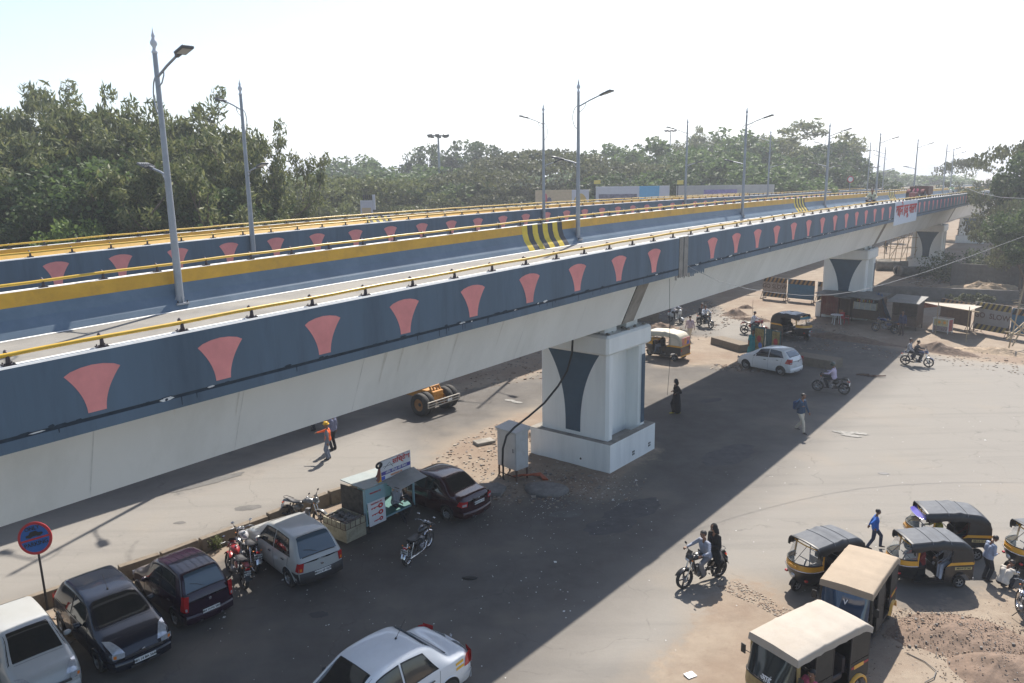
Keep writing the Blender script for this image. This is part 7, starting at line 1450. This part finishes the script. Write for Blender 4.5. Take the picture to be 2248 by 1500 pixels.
# banner on the fascia
a, b2 = s_at(1963, 0, -.5), s_at(2013, 0, -.5); m = MB(); ss = np.linspace(a, b2, 8); sweep(m, ss, [(-.03, .0), (-.035, -.8), (-.03, -1.6)], mat('banner_cloth', (.55, .62, .70), .7, var=.05)); bn = m.build('cloth_banner'); tag(bn, 'white cloth banner with red writing hung on the blue parapet', 'banner')
c0, c1 = cv(a+.4, -.06, -.62), cv(b2-.4, -.06, -.62); ang = math.atan2(c1[1]-c0[1], c1[0]-c0[0]); o = textobj('वाहने हळू चालवा', 1.0, REDI, 'lettering', bn, tuple((c0+c1)/2), (PI/2, 0, ang), bold=.03); sx_ = np.hypot(*(c1-c0)[:2])/max(o.dimensions.x, .1); o.scale = (sx_, 1, 1); o.rotation_euler = (PI/2, -math.atan2(c1[2]-c0[2], np.hypot(*(c1-c0)[:2])), ang)
# ---------------- barricades, stalls, pipes, scaffold
HZO = mat('hazard_orange_brown', (.30, .17, .06), .7, var=.2); BSH = mat('blue_barricade_sheet', (.04, .13, .22), .6, var=.15, dirt=(.12, .13, .12), damt=.4); RSH = mat('rusty_white_barricade', (.33, .28, .24), .8, var=.15, dirt=(.15, .09, .06), dscale=4, damt=.8)
def barricade(px0, px1, hh, label, base, txt=None, bottom=False, c2=HZO):
    A, B = gp(*px0), gp(*px1); d = B-A; L = d.length; root = empty('barricade', label, 'barricade', A, math.atan2(d.y, d.x), 'metal road barricades'); m = MB(); m.box(0, L, -.02, .02, .25, hh, base); m.build('sheet', root)
    m = MB()
    for z0, z1 in ((hh-.42, hh),)+(((.22, .62),) if bottom else ()):
        n = int(L/.34); e = L/n
        for k in range(n): x = k*e; m.add([(x, -.026, z0), (x+e*.5, -.026, z0), (min(L, x+e*.5+.2), -.026, z1), (min(L, x+.2), -.026, z1)], [(0, 1, 2, 3)], HAZB if 0 else HAZB); m.add([(x+e*.5, -.0245, z0), (min(L, x+e), -.0245, z0), (min(L, x+e+.2), -.0245, z1), (min(L, x+e*.5+.2), -.0245, z1)], [(0, 1, 2, 3)], c2)
    m.build('hazard_stripe', root); m = MB(); [m.tube([(x, .03, 0), (x, .03, hh)], .035, RUST, 6) for x in (.03, L-.03)]; [m.tube([(x, -.45, .03), (x, .5, .03)], .03, RUST, 6) for x in (.03, L-.03)]; [m.tube([(x, -.4, .03), (x, 0, .8)], .02, RUST, 6) for x in (.03, L-.03)]; m.build('frame', root)
    if txt: textobj(txt, .5, mat('faded_lettering', (.12, .07, .06), .8, var=.2), 'lettering', root, (L*.5, -.03, (hh+.35)/2), (PI/2, 0, 0), bold=.01)
    return root
barricade((1674, 655), (1725, 661), 1.95, 'rusty white barricade with brown stripes under the flyover girder, leftmost one', RSH, 'GO SLOW', True); barricade((1728, 660), (1786, 666), 1.9, 'blue sheet barricade with orange and black stripes left of the second pier', BSH); barricade((1793, 664), (1822, 668), 1.8, 'narrow rusty barricade just left of the second pier', RSH, None, True)
barricade((2135, 728), (2213, 742), 2.1, 'grey barricade with the words GO SLOW beside the canvas awning', mat('grey_barricade_sheet', (.30, .29, .28), .7, var=.1, dirt=(.18, .15, .12), damt=.5), 'GO  SLOW', True, mat('faded_hazard_yellow', (.33, .25, .06), .8, var=.25, dirt=(.14, .11, .08), dscale=3, damt=.6)); barricade((2216, 742), (2275, 752), 2.0, 'blue barricade behind the bamboo poles at the right edge', BSH, None, False); barricade((2062, 712), (2128, 726), 1.9, 'rusty brown barricade in shade behind the juice counter', mat('rust_brown_sheet', (.13, .085, .06), .8, var=.3), None, False)
# tin stall
TIN = mat('red_brown_tin', (.13, .035, .025), .7, var=.25, scale=5, dirt=(.2, .16, .12), damt=.5); TARB = mat('blue_tarpaulin', (.05, .12, .28), .6, var=.2, scale=5); SHEETG = mat('grey_tin_roof', (.15, .15, .14), .7, var=.2, dirt=(.14, .11, .09)); WOODD = mat('dark_wood', (.06, .035, .02), .8, var=.3)
def stall(label, px0, px1, dep, hh, m_, roofm, name='stall', openf=False, cat='stall'):
    A, B = gp(*px0), gp(*px1); d = B-A; L = d.length; root = empty(name, label, cat, A, math.atan2(d.y, d.x), 'roadside stalls'); m = MB()
    m.box(0, L, dep-.03, dep, .3, hh, m_); m.box(0, .04, 0, dep-.03, .3, hh, m_); m.box(L-.04, L, 0, dep-.03, .3, hh, m_)
    if not openf: m.box(.04, L-.04, 0, .03, .3, hh, m_); [m.box(x, x+.03, -.03, 0, .3, hh, m_) for x in np.linspace(.1, L-.2, 7)]
    else: m.box(.04, L-.04, 0, .04, .3, .95, m_); m.box(.04, L-.04, -.1, .4, .95, 1.0, WOODD)
    m.build('stall_wall', root); m = MB(); m.add([(-.25, -.55, hh+.02), (L+.2, -.55, hh-.0), (L+.2, dep+.2, hh+.22), (-.25, dep+.2, hh+.25), (-.25, -.55, hh-.02), (L+.2, -.55, hh-.04), (L+.2, dep+.2, hh+.18), (-.25, dep+.2, hh+.21)], [(0, 1, 2, 3), (7, 6, 5, 4), (0, 4, 5, 1), (1, 5, 6, 2), (2, 6, 7, 3), (3, 7, 4, 0)], roofm); m.build('roof', root)
    m = MB(); [m.tube([(x, y, 0), (x, y, hh)], .04, WOODD, 6) for x in (.03, L-.03) for y in (.03, dep-.03)]; m.build('post', root); return root, L
stall('closed red brown tin stall on a dirt ledge below the second pier', (1800, 697), (1838, 703), 1.6, 1.9, TIN, SHEETG)
r_, L = stall('snack stall with a glass display counter and grey tin awning', (1868, 706), (1925, 713), 1.5, 1.9, WOODD, SHEETG, openf=True)
m = MB(); m.box(.15, L-.15, -.05, .38, 1.0, 1.5, mat('display_glass', (.3, .33, .32), .1, var=.3, scale=7)); [m.box(x, x+.03, -.065, .4, 1.0, 1.52, mat('pale_frame', (.45, .4, .25), .6)) for x in np.linspace(.12, L-.15, 5)]; m.build('glass_counter', r_); rr = random.Random(2)
for k in range(9): m = MB(); m.lathe([(0, 0), (.05, .0), (.05, .14), (.03, .17), (0, .18)], mat('jar_%d' % (k % 3), [(.5, .4, .1), (.4, .1, .05), (.3, .35, .4)][k % 3], .4), 8, (.3+k*(L-.6)/9, .2, 1.52)); m.build('jar', r_)
stall('dark cluttered tin shelter between the snack stall and the awning', (1955, 722), (2010, 728), 1.6, 2.0, mat('dark_brown_sheet', (.07, .04, .03), .8, var=.4, scale=5), SHEETG, openf=True); stall('low dark wooden booth beside the closed tin stall', (1842, 703), (1864, 706), 1.4, 1.8, WOODD, SHEETG)
A = gp(1928, 712); m = MB(); m.grid([[(A.x+.15+u*.9, A.y+v*1.1, 2.15-1.9*u**.7+.08*math.sin(v*14+u*5)) for v in np.linspace(0, 1, 12)] for u in np.linspace(0, 1, 10)], TARB, True); tag(m.build('tarpaulin'), 'blue tarpaulin hanging down the right side of the snack stall', 'tarpaulin')
# canvas awning with orange strip, counter with posters
Pz = [atd(2024, 663, gp(2040, 716).y+.4), atd(2160, 671, gp(2160, 730).y+.2), atd(2128, 682, gp(2128, 744).y-1.1), atd(2060, 671, gp(2060, 726).y-1.0)]
root = empty('canvas_awning', 'cream canvas awning with an orange edge on bamboo poles', 'awning', (0, 0, 0)); m = MB(); a_, b3, c_, d_ = [Vector(p) for p in Pz]; m.grid([[tuple((a_.lerp(b3, u)).lerp(d_.lerp(c_, u), v)-Vector((0, 0, .12*math.sin(PI*u)*math.sin(PI*v)))) for v in np.linspace(0, 1, 6)] for u in np.linspace(0, 1, 10)], CANV, True); m.build('canvas', root)
m = MB(); m.grid([[tuple(a_.lerp(d_, u)-Vector((.05, 0, .45*v*(1-u*.8)))) for v in (0, .5, 1)] for u in np.linspace(0, 1, 6)], mat('orange_cloth', (.55, .12, .04), .8, var=.15), True); m.build('orange_edge', root)
m = MB(); [m.tube([(p.x, p.y, -.1), (p.x, p.y, p.z+.25)], .03, mat('bamboo', (.34, .27, .17), .7, var=.2), 6) for p in (a_, b3, c_, d_)]; m.tube([d_, c_+(c_-d_)*.3], .03, MATS['bamboo'], 6); m.tube([a_-(b3-a_)*.3, b3], .03, MATS['bamboo'], 6); m.build('bamboo_pole', root)
A, B = gp(2047, 729), gp(2080, 734); d = B-A; L = d.length; root = empty('juice_counter', 'white framed drink counter covered with food posters', 'counter', A, math.atan2(d.y, d.x)); m = MB(); m.box(0, L, 0, .6, .12, .98, mat('counter_white', (.55, .55, .52), .5, var=.05)); m.box(-.04, L+.04, -.04, .64, .98, 1.03, PLATE); [m.box(x, x+.05, y, y+.05, 0, 1.0, PLATE) for x in (-.02, L-.03) for y in (-.02, .57)]; m.build('counter_body', root)
m = MB(); m.box(.04, L-.04, -.015, -.003, .5, .94, mat('poster_cream', (.5, .45, .25), .6, var=.3, scale=5)); m.box(.04, L-.04, -.015, -.003, .16, .48, mat('poster_print', (.25, .2, .2), .6, var=.7, scale=9)); m.box(L+.003, L+.015, .05, .55, .16, .94, mat('poster_pinkred', (.45, .12, .12), .6, var=.4, scale=5)); [m.ell((L*k, -.02, .75), (.1, .008, .1), MATS['poster_orange'], 10, 6) for k in (.4, .75)]; m.build('poster', root)
# table and chairs
T0 = gp(1836, 712); root = empty('plastic_table', 'round white plastic table in front of the tin stalls', 'table', T0); WP = mat('white_plastic', (.6, .6, .6), .4, var=.05); m = MB(); m.lathe([(0, .72), (.42, .72), (.44, .70), (.42, .68), (0, .69)], WP, 20); m.build('table_top', root)
for k in range(4): m = MB(); a_ = k*PI/2+.7; m.tube([(.25*math.cos(a_), .25*math.sin(a_), .7), (.34*math.cos(a_), .34*math.sin(a_), 0)], .03, WP, 6); m.build('leg', root)
def chair(px, c, label, h=0):
    root = empty('plastic_chair', label, 'chair', gp(*px), h, 'plastic chairs'); m = MB(); m.box(-.22, .22, -.22, .22, .42, .46, c, b=.01); m.build('seat', root); m = MB(); m.grid([[(x, .22+.05*(z-.45), z) for z in np.linspace(.45, .85, 4)] for x in np.linspace(-.2, .2, 5)], c, True); [m.tube([(s*.22, .2, .62), (s*.24, -.15, .62), (s*.22, -.2, .45)], .02, c, 6) for s in (1, -1)]; m.build('backrest', root)
    for x, y in ((-.2, -.2), (.2, -.2), (-.2, .2), (.2, .2)): m = MB(); m.tube([(x, y, .43), (x*1.15, y*1.15, 0)], .022, c, 6); m.build('leg', root)
chair((1853, 712), mat('red_plastic', (.4, .03, .04), .4, var=.1), 'red plastic chair beside the white table', .3); chair((1850, 704), mat('brown_plastic', (.2, .08, .03), .4, var=.1), 'brown plastic chair behind the red chair', 2)
# pipes
def pipe(px, ang, L, R, label): 
    P_ = gp(*px); m = MB(); m.lathe([(R, -L/2), (R*1.12, -L/2), (R*1.12, -L/2+.25), (R, -L/2+.3), (R, L/2), (R*.82, L/2), (R*.82, -L/2), (R, -L/2)], CONC, 22, (0, 0, R), 'x'); m.lathe([(0, L*.1), (R*.82, L*.1)], INK, 16, (0, 0, R), 'x'); o = m.build('concrete_pipe'); o.location = P_; o.rotation_euler = (0, 0, ang); tag(o, label, 'pipe', 'large concrete pipes')
pipe((1932, 590), -.5, 2.2, .55, 'concrete pipe lying in sun between the second and third piers, left one'); pipe((1957, 594), -.4, 3.2, .55, 'concrete pipe lying in sun between the piers, right one'); pipe((1972, 604), 1.2, 1., .5, 'short broken pipe ring beside the sunlit pipes'); pipe((2005, 606), -.1, 3., .5, 'concrete pipe in shade at the third pier plinth'); pipe((2205, 633), -.15, 3.4, .5, 'grey pipe lying on rubble at the right edge')
# scaffold
def scaffold(label, px, w_, h_, seed, lean=0, m_=None, name='scaffold'):
    P_ = gp(*px); root = empty(name, label, 'scaffold', P_); r_ = random.Random(seed); m_ = m_ or MATS['bamboo']
    m = MB(); xs = np.linspace(0, w_, 5)
    for x in xs:
        for y in (0, 1.5): m.tube([(x+r_.uniform(-.2, .2), y, 0), (x+r_.uniform(-.2, .2)+lean, y, h_*r_.uniform(.8, 1.1))], .04, m_, 5)
    m.build('upright', root); m = MB()
    for z in np.arange(.9, h_, 1.3):
        for y in (0, 1.5): m.tube([(-.3, y, z+r_.uniform(-.15, .15)), (w_+.3, y, z+r_.uniform(-.15, .15))], .035, m_, 5)
    for k in range(5): m.tube([(xs[k % 4], 0, r_.uniform(0, h_*.4)), (xs[k % 4+1], 0, h_*r_.uniform(.6, 1))], .03, m_, 5)
    m.build('cross_pole', root)
scaffold('thin bamboo scaffold standing between the second and third piers', (1952, 588), 5.5, 5.2, 3); 
m = None; root = empty('bamboo_poles', 'leaning bamboo poles lashed together at the right edge', 'poles', (0, 0, 0))
m = MB(); BA = MATS['bamboo']; g0 = gp(2212, 770); Yb = g0.y
for (x0, y0, x1, y1) in ((2212, 775, 2255, 600), (2212, 740, 2270, 690), (2222, 760, 2290, 640), (2205, 728, 2260, 738), (2210, 745, 2280, 700), (2218, 700, 2280, 760)): m.tube([atd(x0, y0, Yb), atd(x1, y1, Yb+1)], .045, BA, 6)
m.build('pole', root)
for k in range(9): m = MB(); a_ = gp(2205+k*4, 640+k*5, .3); m.tube([a_, a_+Vector((3.5, .4*math.sin(k), .25))], .05, BA, 6); tag(m.build('bamboo_pole'), 'bamboo pole lying on rubble at the right edge, %s from the top' % ('first', 'second', 'third', 'fourth', 'fifth', 'sixth', 'seventh', 'eighth', 'ninth')[k], 'pole', 'bamboo poles on the rubble')
m = MB()
for k in range(5): a_ = gp(1880+k*8, 822+k*1.2, .04); m.tube([a_, a_+Vector((.35+.1*k, -.2+.1*math.sin(k*2), .06))], .035, RUST, 5)
tag(m.build('scrap_sticks'), 'small pile of broken sticks lying on the road in shade', 'sticks')
q = gp(2010, 1470); m = MB(); m.tube([gp(1990, 1435)+Vector((0, 0, .02)), gp(2030, 1455)+Vector((0, 0, .03)), gp(2055, 1475)+Vector((0, 0, .03)), gp(2050, 1490)+Vector((0, 0, .03)), gp(2030, 1500)+Vector((0, 0, .02))], .012, STONE, 5); tag(m.build('wire_loop'), 'loose bent wire lying on the dirt at bottom right', 'wire')
m = MB(); P_ = gp(1515, 1484); m.box(-.12, .12, -.09, .09, .01, .03, PLATE); o = m.build('paper_sheet'); o.location = P_; o.rotation_euler = (.06, .05, .5); tag(o, 'crumpled white paper on the dirt near the bottom edge', 'paper')
for px, s_, lb in (((1032, 1270), .22, 'dark rag'),): m = MB(); m.ell((0, 0, .02), (s_, s_*.5, .035), INK, 10, 6); o = m.build('rag'); o.location = gp(*px); tag(o, 'small dark rag lying on the shaded road', 'rag')
# low wall behind the stalls
A, B = gp(1915, 655), gp(2235, 668); d = B-A; m = MB(); m.box(0, d.length, 0, .25, -.1, 1.1, mat('grey_block_wall', (.16, .15, .14), .9, var=.2, dirt=(.08, .07, .06), dscale=1)); o = m.build('block_wall'); o.location = A; o.rotation_euler = (0, 0, math.atan2(d.y, d.x)); tag(o, 'low grey block wall in shade behind the awning stalls', 'wall')
A, B = gp(2085, 628), gp(2248, 640); d = B-A; m = MB(); [m.box(d.length*k/5+.01, d.length*(k+1)/5-.01, 0, .2, -.1, 2.2, mat('dark_stained_wall', (.10, .10, .10), .9, var=.25)) for k in range(5)]; o = m.build('compound_wall'); o.location = A; o.rotation_euler = (0, 0, math.atan2(d.y, d.x)); tag(o, 'dark stained compound wall under the trees at the right', 'wall')
# wires
WIR = mat('pale_rope', (.34, .34, .34), .7, var=.1); m = MB(); y0 = float(cv(SJ, 0, 0)[1]); Q = []
for i, (x, y) in enumerate(((1458, 527), (1480, 560), (1520, 590), (1580, 618), (1640, 634), (1700, 643), (1760, 649), (1820, 648), (1880, 640), (1950, 622), (2030, 598), (2130, 563), (2248, 519), (2330, 490))): Q.append(atd(x, y, y0-.6+i*.45))
m.tube(Q, .009, WIR, 5); tag(m.build('slack_rope'), 'pale slack rope hanging from the flyover joint across to the right', 'rope')
m = MB(); m.tube([atd(1470, 612, y0-.3), atd(1470, 700, y0-.3), atd(1471, 790, y0-.3), atd(1465, 868, y0-.3)], .008, INK, 5); tag(m.build('thin_wire'), 'thin dark wire hanging straight down from the flyover joint', 'wire')
m = MB(); m.tube([atd(2108, 408, 60), atd(2150, 424, 58), atd(2200, 434, 56), atd(2300, 438, 54)], .018, WIR, 5); tag(m.build('overhead_cable'), 'overhead cable crossing the trees at the right edge', 'cable')
ORD = ['first', 'second', 'third', 'fourth', 'fifth', 'sixth', 'seventh', 'eighth', 'ninth', 'tenth', 'eleventh', 'twelfth', 'thirteenth', 'fourteenth', 'fifteenth', 'sixteenth', 'seventeenth', 'eighteenth', 'nineteenth', 'twentieth']
by = {}
for o in placed: by.setdefault(o['label'], []).append(o)
for lb, os_ in by.items():
    if len(os_) > 1:
        os_.sort(key=lambda o: topx(tuple(o.location))[0])
        for i, o in enumerate(os_): o['label'] = lb+', %s from the left' % ORD[i]
# air
m = MB(); m.box(-2500, 2500, -60, 4200, -14, 75, BLACK); hz = m.build('haze'); hz.data.materials.clear(); hm = bpy.data.materials.new('air_haze'); hm.use_nodes = True; t = hm.node_tree; t.nodes.remove(t.nodes['Principled BSDF']); v = t.nodes.new('ShaderNodeVolumePrincipled'); v.inputs['Color'].default_value = (.88, .93, 1, 1); v.inputs['Density'].default_value = .0010; v.inputs['Anisotropy'].default_value = .35; t.links.new(v.outputs[0], t.nodes['Material Output'].inputs['Volume']); hz.data.materials.append(hm); hz['kind'] = 'stuff'; hz.display_type = 'WIRE'
